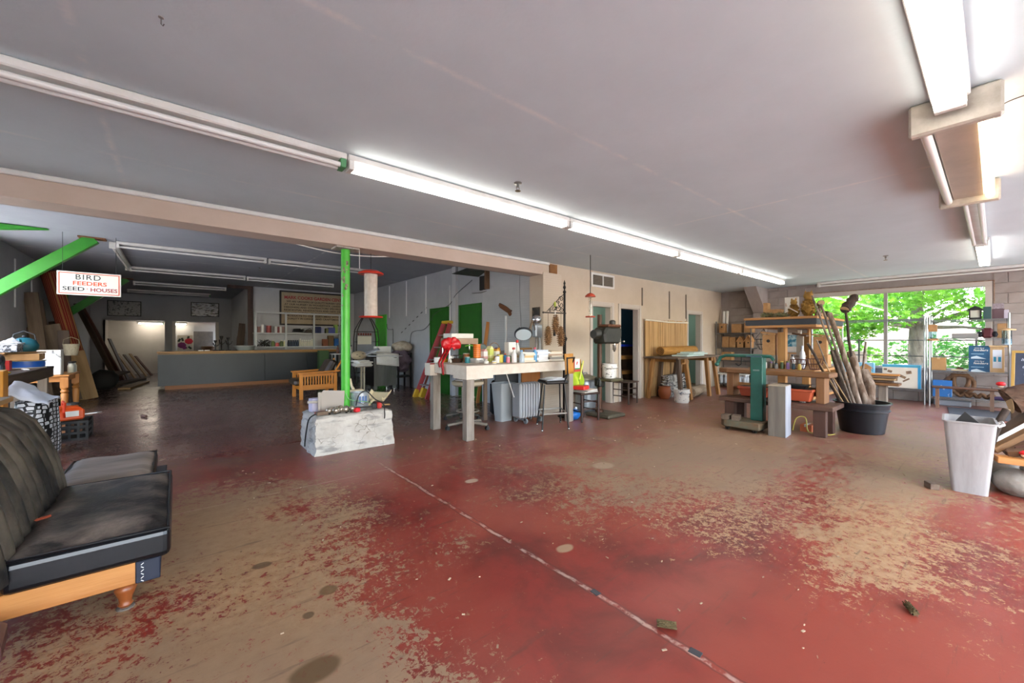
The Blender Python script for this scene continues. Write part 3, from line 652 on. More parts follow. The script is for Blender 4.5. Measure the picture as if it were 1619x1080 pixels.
# things on the workbench
def ringspool(lab, x, y, z, r, h, m, fl):
    t = thing('wire_spool', lab, 'spool', (x, y, z))
    MB().lathe([(r, .012), (r*1.02, h/2), (r, h-.012)], n=20).build('winding', m, t, smooth=50)
    for zz in (0, h-.012): MB().lathe([(r*1.08, zz), (r*1.08, zz+.012)], n=20).build('flange', fl, t, smooth=30)
ringspool('bright blue strapping roll at the end of the workbench', -1.68, 9.0, .9, .19, .11, C('1f5fc0', .35), C('c9bfa6'))
carton('red metal box beside the blue roll on the workbench', -1.75, 8.35, .9, .13, .2, .13, C('b3221f', .4), .1, None, 'box', 'tin_box', False)
carton('flat tan carton lying on top of the blue strapping roll', -1.72, 9.0, 1.015, .4, .62, .09, M_card, .08, None)
leaning('board', 'thin tan board across the carton on the workbench', (-1.85, 8.6, 1.12), (-1.6, 9.35, 1.12), .14, .02, M_tanw)
t = thing('silver_tin', 'silver patterned tin on the stacked carton', 'tin', (-1.78, 8.75, 1.135))
MB().box(-.1, .1, -.14, .14, 0, .1).build('body', mat('speckled_silver', 'b9bcc2', .4, .3, c2='33363c', sc=22, lo=.45, hi=.55), t, bev=.006)
MB().box(-.105, .105, -.145, .145, .1, .115).build('lid', C('c9cacc', .35, .5), t, bev=.004)
t = thing('folded_rag', 'white crumpled rag on the silver tin', 'rag', (-1.78, 8.75, 1.252))
MB().grid(lambda u, v: ((u-.5)*.24, (v-.5)*.3, .05*abs(mnoise.noise(Vector((u*3, v*3, 2))))+.08*max(0, 1-abs(u-.5)*3)*v), 10, 10).build('cloth', C('dcdedf', .9), t, smooth=60, solid=.006)
t = thing('welding_hood', 'black and cream dust hood resting against the wall clutter', 'mask', (-2.08, 9.75, .75))
MB().lathe([(.0, 0), (.12, .02), (.2, .08), (.23, .17)], (0, 0, 0), 16, Matrix.Rotation(1.15, 3, 'Y'), caps=False).build('shell', C('15161a', .5), t, smooth=50, solid=.01)
MB().tube([(.17+.02*0, .235*math.cos(a), .06+.235*math.sin(a)) for a in [PI*k/12 for k in range(13)]], .025, 8).build('rim', C('cfc6b4', .6), t, smooth=40)
t = thing('kettle', 'teal enamel kettle on the back of the workbench', 'kettle', (-1.72, 9.15, 1.135))
MB().lathe([(.11, 0), (.14, .03), (.15, .09), (.12, .16), (.05, .2), (.0, .205)], n=16).build('body', C('1f5a66', .35), t, smooth=60)
MB().ball((0, 0, .22), .022).build('knob', M_black, t, smooth=60)
MB().tube([(-.12, 0, .13), (-.1, 0, .25), (0, 0, .3), (.1, 0, .25), (.12, 0, .13)], .009, 6).build('handle', M_black, t, smooth=40)
MB().tube([(0, -.12, .08), (0, -.19, .14), (0, -.21, .18)], [.022, .016, .012], 8).build('spout', C('1f5a66', .35), t, smooth=40)
carton('long brown wooden crate at the back of the workbench', -2.1, 8.6, .9, .28, 1.1, .3, wood('crate_wood', '8a5c34', '6a4425', 1), 0, None, 'crate', 'wooden_crate', False)
bottle('clear bottle with a cream cap on the workbench crate', -2.08, 8.3, 1.2, .045, .22, C('8fa3a0', .2), C('d8cf9a'), 'bottles on the workbench')
bottle('white caulk bottle standing at the workbench edge', -1.8, 8.2, .9, .05, .4, C('b9bab8', .4), C('d5d6d6'), 'bottles on the workbench', neck=.6)
bottle('dark bottle beside the white caulk bottle', -1.78, 8.02, .9, .05, .25, C('20252c', .3), C('2b4c9b'), 'bottles on the workbench', neck=.7)
carton('bright blue plastic case among the workbench bottles', -1.72, 7.7, .9, .15, .22, .2, C('1d4fa5', .4), .2, None, 'case', 'plastic_case', False)
t = thing('bench_grinder', 'grey green power tool with coiled hose on the near workbench', 'power tool', (-1.68, 7.15, .9))
MB().lathe([(.09, -.16), (.13, -.12), (.14, 0), (.13, .12), (.08, .17)], (0, 0, .2), 14, Matrix.Rotation(PI/2, 3, 'X')).build('motor', C('4b6a66', .4), t, smooth=50)
MB().box(-.15, .15, -.14, .14, 0, .06).build('base', C('2b2d2e', .6), t, bev=.012)
MB().box(-.05, .05, -.08, .08, .06, .1).build('pedestal', C('2b2d2e', .6), t)
MB().tube([(.12+.05*math.sin(a*.5), .25*math.cos(a), .12+.1*math.sin(a)) for a in [k*.35 for k in range(20)]], .022, 8).build('hose', C('3c4043', .5), t, smooth=40)
for s in (-1, 1): MB().lathe([(.1, 0), (.1, .03)], (0, s*.2-.015, .2), 16, Matrix.Rotation(-PI/2, 3, 'X')).build('wheel', C('8d8f8d', .7), t, smooth=30)
slab('scraper', 'white putty scraper on the workbench edge', 'tool', -1.56, 8.35, .902, .05, .22, .012, M_plast, .3)
slab('scraper', 'yellow handled scraper at the near workbench edge', 'tool', -1.57, 7.5, .902, .04, .2, .015, C('c9a21f', .5), -.2)
# bag and crate in front of the workbench
t = thing('carry_bag', 'black and white checked fabric bag slumped before the workbench', 'bag', (-1.24, 7.05, 0))
M_chk = bpy.data.materials.new('checked_fabric'); M_chk.use_nodes = True
_n = M_chk.node_tree.nodes; _l = M_chk.node_tree.links; _v = _n.new('ShaderNodeTexVoronoi'); _v.feature = 'DISTANCE_TO_EDGE'; _v.inputs['Scale'].default_value = 13; _v.inputs['Randomness'].default_value = .35
_tc = _n.new('ShaderNodeTexCoord'); _mp = _n.new('ShaderNodeMapping'); _mp.inputs['Scale'].default_value = (1, 1, 1.7); _l.new(_tc.outputs['Object'], _mp.inputs[0]); _l.new(_mp.outputs[0], _v.inputs['Vector'])
_r = _n.new('ShaderNodeValToRGB'); _r.color_ramp.interpolation = 'CONSTANT'; _r.color_ramp.elements[0].color = hexc('16171b'); _r.color_ramp.elements[1].color = hexc('d4d5da'); _r.color_ramp.elements[1].position = .14
_l.new(_v.outputs['Distance'], _r.inputs[0]); _l.new(_r.outputs[0], _n['Principled BSDF'].inputs['Base Color'])
def bagf(u, v):
    a = 2*PI*u; w = .165*(1+.12*math.sin(3*a+v)) * (1 - .15*v*v); d = .4*(1+.1*math.cos(2*a)) * (1 - .2*v*v)
    return (w*math.cos(a), d*math.sin(a), .62*v + .03*mnoise.noise(Vector((u*6, v*4, 1))))
MB().grid(bagf, 28, 8).build('body', M_chk, t, smooth=60, solid=.01)
def ragf(u, v): 
    return ((u-.5)*.3, (v-.5)*.62, .6 + .24*(1-u)*math.cos((v-.5)*2) - .1*max(0, abs(v-.5)*2-.75)+.05*mnoise.noise(Vector((u*4, v*4, 3))))
MB().grid(ragf, 16, 16).build('liner', C('c4c8d2', .7), t, smooth=70, solid=.008)
carton('tall orange and white carton at the left frame edge', -1.4, 6.28, 0, .2, .3, 1.0, C('d08a28', .6), .1, None, 'box', 'tall_carton', False)
t = thing('milk_crate', 'black plastic crate under the orange chainsaw', 'crate', (-1.1, 7.85, 0))
cr = MB()
for z in (0, .08, .16, .22):
    cr.box(-.2, .2, -.22, -.2, z, z+.03); cr.box(-.2, .2, .2, .22, z, z+.03); cr.box(-.2, -.18, -.2, .2, z, z+.03); cr.box(.18, .2, -.2, .2, z, z+.03)
for k in range(6):
    v = -.2+.08*k; cr.box(v-.012, v+.012, -.215, -.195, 0, .25); cr.box(v-.012, v+.012, .195, .215, 0, .25); cr.box(-.2, -.185, v-.012, v+.012, 0, .25); cr.box(.185, .2, v-.012, v+.012, 0, .25)
cr.build('sides', M_black, t); MB().box(-.19, .19, -.2, .2, 0, .015).build('panel', M_black, t); MB().box(-.19, .19, -.2, .2, .225, .235).build('lid_panel', M_black, t)
t = thing('chainsaw', 'orange chainsaw with a white bar lying on the black crate', 'chainsaw', (-1.1, 7.82, .252), .35)
MB().box(-.16, .14, -.1, .1, 0, .14).taper(-.01, 0, .14, .28, .18, .19, .16, .12).build('body', C('d9531c', .4), t, bev=.02)
MB().tube([(-.05, -.1, .05), (-.07, -.17, .12), (-.05, -.12, .23), (-.03, .06, .24), (-.03, .12, .1)], .014, 8).build('front_handle', C('cc3a1a', .4), t, smooth=40)
MB().tube([(-.15, 0, .13), (-.28, 0, .14), (-.33, 0, .08), (-.28, 0, .02), (-.15, 0, .02)], .018, 8).build('rear_handle', C('cc3a1a', .4), t, smooth=40)
MB().box(-.06, .08, -.11, -.1, .05, .12).build('badge', M_plast, t)
MB().prism([(.12, -.03), (.27, -.035), (.32, -.015), (.33, 0), (.32, .015), (.27, .035), (.12, .03)], .05, .062).build('guide_bar', C('c8c9c9', .3, .6), t)
MB().lathe([(.06, 0), (.06, .03)], (.05, 0, .19), 12).build('recoil_cover', C('2a2a2a'), t, smooth=30)
tag(MB().tube([(0, 0, 0), (.0, .0, .16)], .02, 8).build('pipe_offcut', C('5d463b', .7), None, (-.45, 9.3, .02), (PI/2, 0, .4)), 'short brown pipe offcut lying on the back shop floor', 'pipe')
# leaning timber
G = 'timber leaning on the left wall'
leaning('board', 'wide grey brown plank leaning left of the carpet roll', (-1.98, 12.15, .0), (-2.22, 12.25, 2.25), .2, .04, M_oldw, PI/2*0, G)
leaning('board', 'brown plank leaning directly behind the carpet roll', (-2.02, 12.9, .0), (-2.25, 12.85, 2.15), .18, .03, M_oldw, 0, G)
leaning('board', 'broad short plywood sheet leaning under the carpet roll', (-1.78, 12.45, .0), (-2.1, 12.4, 1.6), .5, .025, M_oldw, 0, G)
leaning('board', 'tan wide plank leaning farthest forward past the pine table', (-1.5, 12.75, .0), (-1.72, 12.75, 1.05), .36, .03, M_tanw, 0, G)
leaning('board', 'dark upright board beside the tan plank', (-1.9, 14.4, .0), (-2.2, 14.2, 1.75), .22, .03, M_drk, 0, G)
leaning('board', 'dark board with a ragged top next to the upright one', (-1.85, 14.75, .0), (-2.2, 14.75, 1.7), .26, .03, M_drk, 0, G)
leaning('board', 'very long dark board slanting from the wall top', (-1.45, 17.9, .0), (-2.2, 16.9, 2.35), .16, .04, M_drk, 0, G)
leaning('board', 'second long dark board slanting beside the first', (-1.35, 18.3, .0), (-2.15, 17.2, 2.3), .14, .04, M_redw, 0, G)
for i, (y, h, xx) in enumerate(((18.6, 1.35, -1.25), (18.95, .85, -1.08), (19.3, .8, -.95), (19.65, .82, -.82), (20.0, .72, -.7))):
    leaning('board', ('tallest', 'second', 'third', 'fourth', 'last and shortest')[i] + ' of the low boards fanned against the long slanting ones', (xx, y, .0), (xx-.45, y+.1, h), .3, .03, (M_drk, M_tanw, M_oldw, M_tanw, M_redw)[i], .1, G)
tag(plank('board', (-1.5, 15.6, .03), (-.9, 18.0, .03), .3, .05, M_oldw), 'flat plank lying on the floor before the fanned boards', 'board', G)
tag(plank('board', (-1.05, 14.6, .03), (-.75, 16.6, .03), .25, .05, M_tanw), 'tan plank lying on the floor under the leaning timber', 'board', G)
tag(plank('board', (-1.9, 16.0, .1), (-1.3, 17.1, .34), .5, .05, M_drk), 'tilted plywood offcut among the floor timber', 'board', G)
bag = thing('dark_sack', 'dark lumpy sack sitting among the leaning timber', 'sack', (-1.45, 15.0, 0))
MB().ball((0, 0, .26), .28, 14, 9, (1, 1.1, .95), jit=.1, seed=4).build('body', C('2a2724', .9), bag, smooth=60)
# carpet roll with woven brick-like blocks
M_rug = bpy.data.materials.new('red_patterned_carpet'); M_rug.use_nodes = True
_n = M_rug.node_tree.nodes; _l = M_rug.node_tree.links; _tc = _n.new('ShaderNodeTexCoord'); _b = _n.new('ShaderNodeTexBrick'); _mp = _n.new('ShaderNodeMapping'); _mp.inputs['Scale'].default_value = (3.4, 3.4, 3.4); _mp.inputs['Rotation'].default_value = (0, PI/2, .5)
_l.new(_tc.outputs['Object'], _mp.inputs[0]); _l.new(_mp.outputs[0], _b.inputs[0]); _b.inputs[1].default_value = hexc('8c2a1f'); _b.inputs[2].default_value = hexc('7a221c'); _b.inputs[3].default_value = hexc('b98a52'); _b.inputs['Mortar Size'].default_value = .035; _b.inputs['Row Height'].default_value = .5; _b.inputs['Brick Width'].default_value = .8
_l.new(_b.outputs[0], _n['Principled BSDF'].inputs['Base Color']); _n['Principled BSDF'].inputs['Roughness'].default_value = .9
p, q = Vector((-1.62, 13.75, .06)), Vector((-2.12, 13.15, 2.8)); Lr = (q-p).length
t = bpy.data.objects.new('carpet_roll', None); COL.objects.link(t); tag(t, 'tall roll of red and tan patterned carpet leaning on the left wall', 'carpet roll'); t.matrix_basis = Matrix.Translation(p) @ frame(q-p).to_4x4()
MB().lathe([(.15, 0), (.16, .02), (.15, Lr*.5), (.15, Lr-.03), (.13, Lr)], (0, 0, 0), 18, Matrix.Rotation(PI/2, 3, 'Y')).build('carpet', M_rug, t, smooth=40)
MB().tube([(Lr+.003, .012*k/3*math.cos(k*.6), .012*k/3*math.sin(k*.6)) for k in range(28)], .008, 5).build('spiral_edge', C('5f2219', .9), t)
MB().obox((Lr/2, .0, .155), (Lr*.98, .03, .012)).build('binding', C('7d1f16', .8), t)
# hanging sign
t = thing('hanging_sign', 'white hanging sign with orange border reading BIRD FEEDERS SEED HOUSES', 'sign', (-1.07, 9.35, 2.02))
SW, SH = .72, .37
MB().box(-SW/2, SW/2, 0, .025, 0, SH).build('board', C('e9e4d8', .5), t, bev=.003)
bd = MB(); e = .018; b2 = .012
bd.box(-SW/2+e, SW/2-e, -.002, .0, SH-e-b2, SH-e); bd.box(-SW/2+e, SW/2-e, -.002, 0, e, e+b2); bd.box(-SW/2+e, -SW/2+e+b2, -.002, 0, e+b2, SH-e-b2); bd.box(SW/2-e-b2, SW/2-e, -.002, 0, e+b2, SH-e-b2)
bd.build('border', C('d2512f', .5), t)
text('lettering', 'BIRD', C('24252a'), t, (-.02, -.002, .248), .085, FACE_NY, .28, sp=1.15)
text('lettering', 'FEEDERS', C('e2502a'), t, (-.0, -.002, .16), .062, FACE_NY, .38, .02)
text('lettering', 'SEED', C('24252a'), t, (-.18, -.002, .07), .06, FACE_NY, .24, .02)
text('lettering', '·', C('d2512f'), t, (-.03, -.002, .07), .07, FACE_NY, .015, .02)
text('lettering', 'HOUSES', C('9c2a35'), t, (.16, -.002, .065), .06, FACE_NY, .31, .02)
for s in (-1, 1): MB().tube([(s*.3, .012, SH), (s*.3, .012, ZL-2.02)], .003, 5).build('wire', M_iron, t)
# ================================================================ BACK SHOP
M_slate = mat('slate_grey_panel', '23282b', .42, c2='1d2124', sc=2)
M_ctop = wood('counter_top_wood', 'b0813f', '94682f', 0, .4)
t = thing('shop_counter', 'long slate grey shop counter with a honey wood top', 'counter', (1.87, 13.9, 0))
for a, c in ((-2.24, .15), (.155, 1.3), (1.305, 2.24)): MB().box(a, c, 0, .02, .1, .93).build('front_panel', M_slate, t, bev=.002)
MB().box(-2.24, -2.22, .02, .7, .1, .93).box(2.22, 2.24, .02, .7, .1, .93).build('end_panel', M_slate, t)
MB().box(-2.22, 2.22, .02, .68, .1, .86).build('carcass', C('2f3335'), t)
MB().box(-2.24, 2.24, .05, .68, .88, .955).build('gap_band', C('1a1715'), t)  # dark recessed band under the worktop
MB().box(-2.24, 2.24, -.008, .03, .925, .945).build('trim_strip', M_ctop, t)
MB().box(-2.26, 2.26, -.03, .74, .955, 1.0).build('worktop', M_ctop, t, bev=.004)
MB().box(-2.1, 2.2, .03, .65, 0, .1).build('kick_board', wood('kick_wood', '9a6130', '7a4a24', 0, .5), t)
MB().box(-.75, -.45, -.003, 0, .87, .875).box(-.53, -.515, -.003, 0, .74, .875).build('tape_mark', C('1f2224'), t)  # T-shaped tape mark on the counter front
# wall shelving behind the counter
M_wmet = mat('white_metal_shelf', 'c9ccca', .4)
t = thing('metal_shelving', 'open white metal shelving behind the counter', 'shelving', (3.3, 14.72, 0))
for x in (-1.4, -.57, .27, 1.17): MB().box(x-.025, x+.025, -.02, .02, 0, 2.2).build('upright', M_wmet, t)
for x in (-1.4, 1.17): MB().box(x-.02, x+.02, .24, .28, 0, 2.2).build('upright', M_wmet, t)
for z in (1.1, 1.54): MB().box(-1.45, 1.45, -.02, .28, z-.03, z).build('shelf', M_wmet, t)
MB().box(-1.42, 1.45, -.02, .02, 2.15, 2.2).build('top_rail', M_wmet, t)
Gs = 'goods on the white shelving'
def shelfcan(x, z, r, h, body, lid, lab): can(lab, x, 14.85, z, r, h, C(body), C(lid), Gs, n=10)
shelfcan(1.98, 1.54, .06, .2, 'b98a80', 'd8d0c8', 'pinkish can at the left end of the upper shelf'); shelfcan(2.1, 1.54, .05, .26, 'e4e2dd', 'e4e2dd', 'tall white tub beside the pinkish can'); shelfcan(2.27, 1.54, .07, .24, '9d4a45', 'dcd8d2', 'red jar with a white lid on the upper shelf')
for i, (x, cc, w) in enumerate(((2.46, 'e6e3dd', .06), (2.53, '8b4a4a', .05), (2.59, 'dedad2', .06), (2.66, '9b8077', .07), (2.75, 'b9aaa0', .07))):
    slab('book', 'upright book ' + ('white leftmost', 'maroon second', 'white third', 'brown fourth', 'beige fifth')[i] + ' in the upper shelf row', 'book', x, 14.85, 1.54, w, .16, .2, C(cc, .7), 0, Gs)
o = thing('cable_coil', 'coil of black cable on the upper shelf', 'cable', (3.1, 14.85, 1.54), 0)
MB().tube([(.16*math.cos(a)+.01*a*.2, .08*math.sin(a), .03+.012*a/2) for a in [k*.5 for k in range(36)]], .015, 6).build('loops', M_rub, o, smooth=40)
MB().tube([(.1, 0, .1), (.2, 0, .16), (.45, 0, .17), (.5, 0, .05)], .006, 5).build('tail', M_rub, o, smooth=40)
o = thing('hand_tool_case', 'dark brown wedge shaped tool case on the upper shelf', 'case', (3.42, 14.85, 1.54)); MB().prism([(-.14, 0), (.1, 0), (.1, .12), (-.03, .12)], -.08, .08, 'y').build('body', C('3e352c'), o); MB().tube([(0, 0, .12), (.02, 0, .15), (.07, 0, .15), (.09, 0, .12)], .008, 6).build('handle', M_rub, o)
for i, (x, cc, w, h) in enumerate(((3.64, '2a3566', .1, .22), (3.75, '1f2a55', .1, .22), (3.86, 'a9a9c4', .09, .2), (4.0, '6d6f49', .08, .17), (4.16, '4f5a9b', .22, .2), (4.3, '8aa84b', .1, .3))):
    carton(('dark blue carton', 'navy carton', 'pale lilac carton', 'olive carton', 'blue and white carton', 'tall lime green carton')[i] + ' at the right of the upper shelf', x, 14.85, 1.54, w, .18, h, C(cc), 0, Gs, 'box', 'carton', False)
o = thing('wreath', 'dark twig bundle hanging over the left end of the lower shelf', 'twigs', (2.12, 14.86, 1.1)); b = MB(); rg = random.Random(3)
for k in range(16): 
    a = rg.uniform(0, PI); b.tube([(rg.uniform(-.18, .2), rg.uniform(-.06, .06), .0), (rg.uniform(-.2, .2), rg.uniform(-.06, .06), .12+.1*math.sin(a)), (rg.uniform(-.18, .2), rg.uniform(-.06, .06), .02)], .008, 5)
stuff(b.build('twigs', C('2a2622', .8), o))
for i, (x, cc) in enumerate(((2.38, '6c7a3f'), (2.5, 'c7564f'), (2.62, '5f6f43'), (2.72, 'd4d0a0'))):
    bottle(('green', 'pink', 'dark green', 'cream')[i] + ' squat bottle on the lower shelf', x, 14.82, 1.1, .055, .2 if i != 1 else .14, C(cc), C('d8d2c0'), Gs, neck=.6)
for i in range(5): bottle(('first', 'second', 'third', 'fourth', 'fifth')[i] + ' of the blue black bottles on the lower shelf counted from the counter end', 2.83+i*.065, 14.82, 1.1, .03, .2, C('2e3b4f', .3), C('16181c'), Gs, neck=.6, n=8)
for i in range(8): bottle(('first', 'second', 'third', 'fourth', 'fifth', 'sixth', 'seventh', 'eighth')[i] + ' of the cream bottles on the lower shelf counted from the blue ones', 3.17+i*.06, 14.82, 1.1, .028, .21 if i not in (0, 6) else .25, C('d9d2bf', .4), C('ece8dc'), Gs, neck=.6, n=8)
carton('terracotta coloured carton on the lower shelf', 3.95, 14.85, 1.1, .16, .18, .24, C('8c4f35'), 0, Gs, 'box', 'carton', False)
carton('tall brown carton on the lower shelf', 4.13, 14.85, 1.1, .17, .18, .36, C('6f5230'), 0, Gs, 'box', 'carton', False)
carton('blue carton with red top on the lower shelf', 4.31, 14.85, 1.1, .14, .18, .26, C('1f5a9c'), 0, Gs, 'box', 'carton', True, C('b8302c'))
# framed lettered board on the wall
t = thing('framed_board', 'large framed tan board reading MARK COOKS GARDEN CENTER with paragraph text', 'sign', (3.72, 15.04, 1.8)); BW, BH = 2.24, 1.14
MB().box(-BW/2, BW/2, -.03, 0, 0, BH).build('panel', mat('tan_sign', 'b3a184', .7, c2='a99778', sc=8), t)
f = MB(); w_ = .05
f.box(-BW/2, BW/2, -.05, 0, 0, w_); f.box(-BW/2, BW/2, -.05, 0, BH-w_, BH); f.box(-BW/2, -BW/2+w_, -.05, 0, w_, BH-w_); f.box(BW/2-w_, BW/2, -.05, 0, w_, BH-w_); f.build('frame', C('1d1613', .5), t, bev=.004)
text('lettering', 'MARK COOKS GARDEN CENTER', C('a3202a'), t, (0, -.031, .875), .105, FACE_NY, 1.98, .025)
for i, (s, wd) in enumerate((('WE ARE GROWERS OF QUALITY NURSERY STOCK', 1.84), ('AT OUR NURSERY IN WOODSTOCK. LANDSCAPE', 1.96), ('DESIGNERS AND CONTRACTORS SPECIALIZING', 1.98), ('RESIDENTIAL RENOVATION AND NEW DESIGN', 1.98), ('CONSTRUCTION. PROVIDING SERVICES AND', 1.98), ('PRODUCTS TO OUR CUSTOMERS WITH THE', 1.86), ('QUALITY IN DESIGN AND CRAFTSMANSHIP', 1.86))):
    text('lettering', s, C('2a211b'), t, (0, -.031, .765-i*.095), .058, FACE_NY, wd, .02)
# things standing on the counter
o = thing('enamel_basin', 'wide pale enamel basin on the counter', 'basin', (1.56, 14.25, 1.0)); MB().lathe([(.14, 0), (.2, .02), (.27, .12), (.29, .13), (.26, .12), (.18, .03), (.0, .02)], n=20, caps=False).build('bowl', C('b6bfbe', .3), o, smooth=40); MB().lathe([(.285, .125), (.3, .13), (.285, .14), (.27, .13)], n=20, caps=False).build('rim', C('d0d5d3', .3), o, smooth=40)
for i, (x, h) in enumerate(((.86, .3), (1.0, .42), (1.16, .38))):
    o = thing('candle_stand', 'dark twisted candle stand ' + ('left of three', 'tallest of three', 'right of three')[i] + ' on the counter', 'ornament', (x, 14.3, 1.0)); b = MB(); b.lathe([(.07, 0), (.07, .015), (.015, .03), (.02, h*.5), (.012, h*.7), (.04, h*.9), (.045, h)], n=10); b.build('stem', C('1f1b18'), o, smooth=40)
    for a in (0, 2.1, 4.2): MB().tube([(0, 0, h*.4), (.08*math.cos(a), .08*math.sin(a), h*.55), (.1*math.cos(a), .1*math.sin(a), h*.75)], .01, 5).build('arm', C('1f1b18'), o)
for i, x in enumerate((.52, .66)): slab('card_stack', ('left small white card stack on the counter', 'right small white card stack on the counter')[i], 'cards', x, 14.1, 1.0, .12, .09, .03, M_paper)
# posters and panels in the deep openings
t = thing('flower_poster', 'canvas of red and purple blooms in the right deep opening', 'poster', (.27, 20.85, .88))
MB().box(-.24, .24, 0, .02, 0, .62).build('canvas', C('b9ad98', .8), t)
def petal(x, z, r, c, n=7, sq=.8):
    b = MB()
    for k in range(n): a = 2*PI*k/n; b.lathe([(r*.55, 0), (r*.5, .004), (.001, .008)], (x+r*.5*math.cos(a), -.004, z+r*.5*sq*math.sin(a)), 8, Matrix.Rotation(PI/2, 3, 'X'))
    b.build('bloom', C(c, .8), t)
petal(-.1, .22, .13, '6f2450'); petal(.12, .38, .13, 'b3202f'); petal(-.02, .12, .07, '7d2a5c')
gl = MB()
for x, z, r in ((-.18, .42, .5), (-.08, .45, -.3), (.1, .52, .2), (0, .1, 1.2), (.15, .12, -.8)): gl.obox((x, -.005, z), (.07, .004, .13), Matrix.Rotation(r, 3, 'Y'))
gl.build('leaves', C('2a3324', .8), t)
slab('plywood_sheet', 'dull taupe plywood sheet propped in the right deep opening', 'panel', .86, 20.95, 0, .64, .03, 1.66, mat('taupe_ply', '8d8378', .8, c2='7a7168', sc=4))
slab('white_sheet', 'small white foam sheet propped behind the flower canvas', 'panel', .25, 21.05, .0, .62, .03, 1.9, C('d6d2ca', .8))
o = thing('round_stool', 'brown round backed seat in the right deep opening', 'chair', (1.02, 20.6, 0)); MB().lathe([(.0, .0), (.2, .02), (.26, .2), (.26, .25), (.0, .27)], (0, 0, .8), 14).build('seat', C('6b4a2a'), o, smooth=50)
for a in range(4): MB().tube([(.18*math.cos(a*PI/2+.7), .18*math.sin(a*PI/2+.7), 0), (.12*math.cos(a*PI/2+.7), .12*math.sin(a*PI/2+.7), .82)], .018, 6).build('leg', C('4b3420'), o)
M_ph1 = mat('grey_print', '8f8d86', .3, c2='2b2c2e', sc=16, lo=.52, hi=.6); M_ph2 = mat('white_print', 'c9cbd0', .2, c2='1a1c20', sc=6, st=(1, 3, 1), lo=.48, hi=.58)
picture('framed_print', 'framed print of scattered dark shapes high above the left opening', (-1.44, YD-.002, 2.45), .9, .56, FACE_NY, C('20241f'), M_ph1); picture('framed_print', 'framed glossy silver print high above the right opening', (.885, YD-.002, 2.52), .9, .56, FACE_NY, C('20241f'), M_ph2)
leaning('board', 'dark brown board standing against the pale recess side wall', (1.5, 15.9, 0), (1.68, 15.9, 1.85), .2, .05, M_drk); 
o = thing('round_topped_board', 'dark round topped panel standing beside the brown board', 'panel', (1.62, 16.6, 0), .0); MB().prism([(-.25, 0), (.25, 0), (.25, 1.2)] + [(.25*math.cos(a), 1.2+.25*math.sin(a)) for a in [k*PI/8 for k in range(1, 9)]], -.02, .02, 'x').build('panel', C('4a443d'), o)
# ---------------------------------------------------------------- column on its plaster footing
t = thing('steel_column', 'bright green round steel column under the beam', 'column', (1.64, 5.25, 0))
MB().lathe([(.053, .38), (.053, 2.44)], n=24).build('shaft', M_greenb, t, smooth=40)
MB().box(-.14, .14, -.11, .11, 2.44, 2.46).build('cap_plate', mat('flaking_plate', 'bdb5ab', .8, c2='8d857c', sc=14), t)
st = MB(); rg = random.Random(11)
for k in range(15):
    a = -2.2 + rg.uniform(-.7, .7); z = rg.uniform(1.72, 2.25); w = rg.uniform(.012, .03); h = rg.uniform(.015, .06)
    p = [(.0545*math.cos(a+s*w/.1), .0545*math.sin(a+s*w/.1)) for s in (-1, 0, 1)]
    st.add([(x, y, zz) for zz in (z, z+h) for x, y in p], [(0, 1, 4, 3), (1, 2, 5, 4)])
st.build('sticker_remains', mat('torn_stickers', '2a2a28', .7, c2='a9987f', sc=30), t)
bxo = thing('plaster_footing', 'rough white plaster block footing around the green column', 'footing', (1.65, 5.2, 0))
import bmesh as _bm
bm = _bm.new(); _bm.ops.create_cube(bm, size=1); _bm.ops.subdivide_edges(bm, edges=bm.edges[:], cuts=22, use_grid_fill=True)
for v in bm.verts:
    x, y, z = v.co; zz = z+.5
    wx = .92*(1-.05*zz); wy = .7*(1-.08*zz)
    n1 = mnoise.noise(Vector((x*4, y*4, z*4))); n2 = mnoise.noise(Vector((x*13+5, y*13, z*13))); n3 = abs(mnoise.noise(Vector((x*3+9, y*7, z*9))))
    e = max(abs(x), abs(y)); side = 1 if zz > .02 else .0
    v.co = Vector((x*wx + (.02*n1+.012*n2 - .02*n3*(1 if x < -.4 else .3))*(1 if abs(x) > .45 else 0), y*wy + (.012*n1+.008*n2)*(1 if abs(y) > .45 else 0), zz*.43*(1+.0) + (.012*n1+.01*n2)*(1 if zz > .9 else 0) - (.02 if zz > .98 and e > .47 else 0)))
me = bpy.data.meshes.new('block'); bm.to_mesh(me); bm.free()
m_pl = mat('cracked_plaster', 'c6c1b8', .9, c2='aea79d', sc=3, bump=.5, bsc=9)
nt = m_pl.node_tree; N = nt.nodes; L = nt.links; tc = N.new('ShaderNodeTexCoord'); vo = N.new('ShaderNodeTexVoronoi'); vo.feature = 'DISTANCE_TO_EDGE'; vo.inputs['Scale'].default_value = 4.5
nz = N.new('ShaderNodeTexNoise'); nz.inputs['Scale'].default_value = 6; mxv = N.new('ShaderNodeMix'); mxv.data_type = 'VECTOR'; mxv.inputs[0].default_value = .25; L.new(tc.outputs['Object'], nz.inputs['Vector']); L.new(tc.outputs['Object'], mxv.inputs[4]); L.new(nz.outputs['Color'], mxv.inputs[5]); L.new(mxv.outputs[1], vo.inputs['Vector'])
mr = N.new('ShaderNodeMapRange'); L.new(vo.outputs['Distance'], mr.inputs[0]); mr.inputs[1].default_value = .004; mr.inputs[2].default_value = .012; mr.inputs[3].default_value = .75; mr.inputs[4].default_value = 0
n4 = N.new('ShaderNodeTexNoise'); n4.inputs['Scale'].default_value = 3.3; L.new(tc.outputs['Object'], n4.inputs['Vector']); r4 = N.new('ShaderNodeMapRange'); L.new(n4.outputs['Fac'], r4.inputs[0]); r4.inputs[1].default_value = .42; r4.inputs[2].default_value = .52
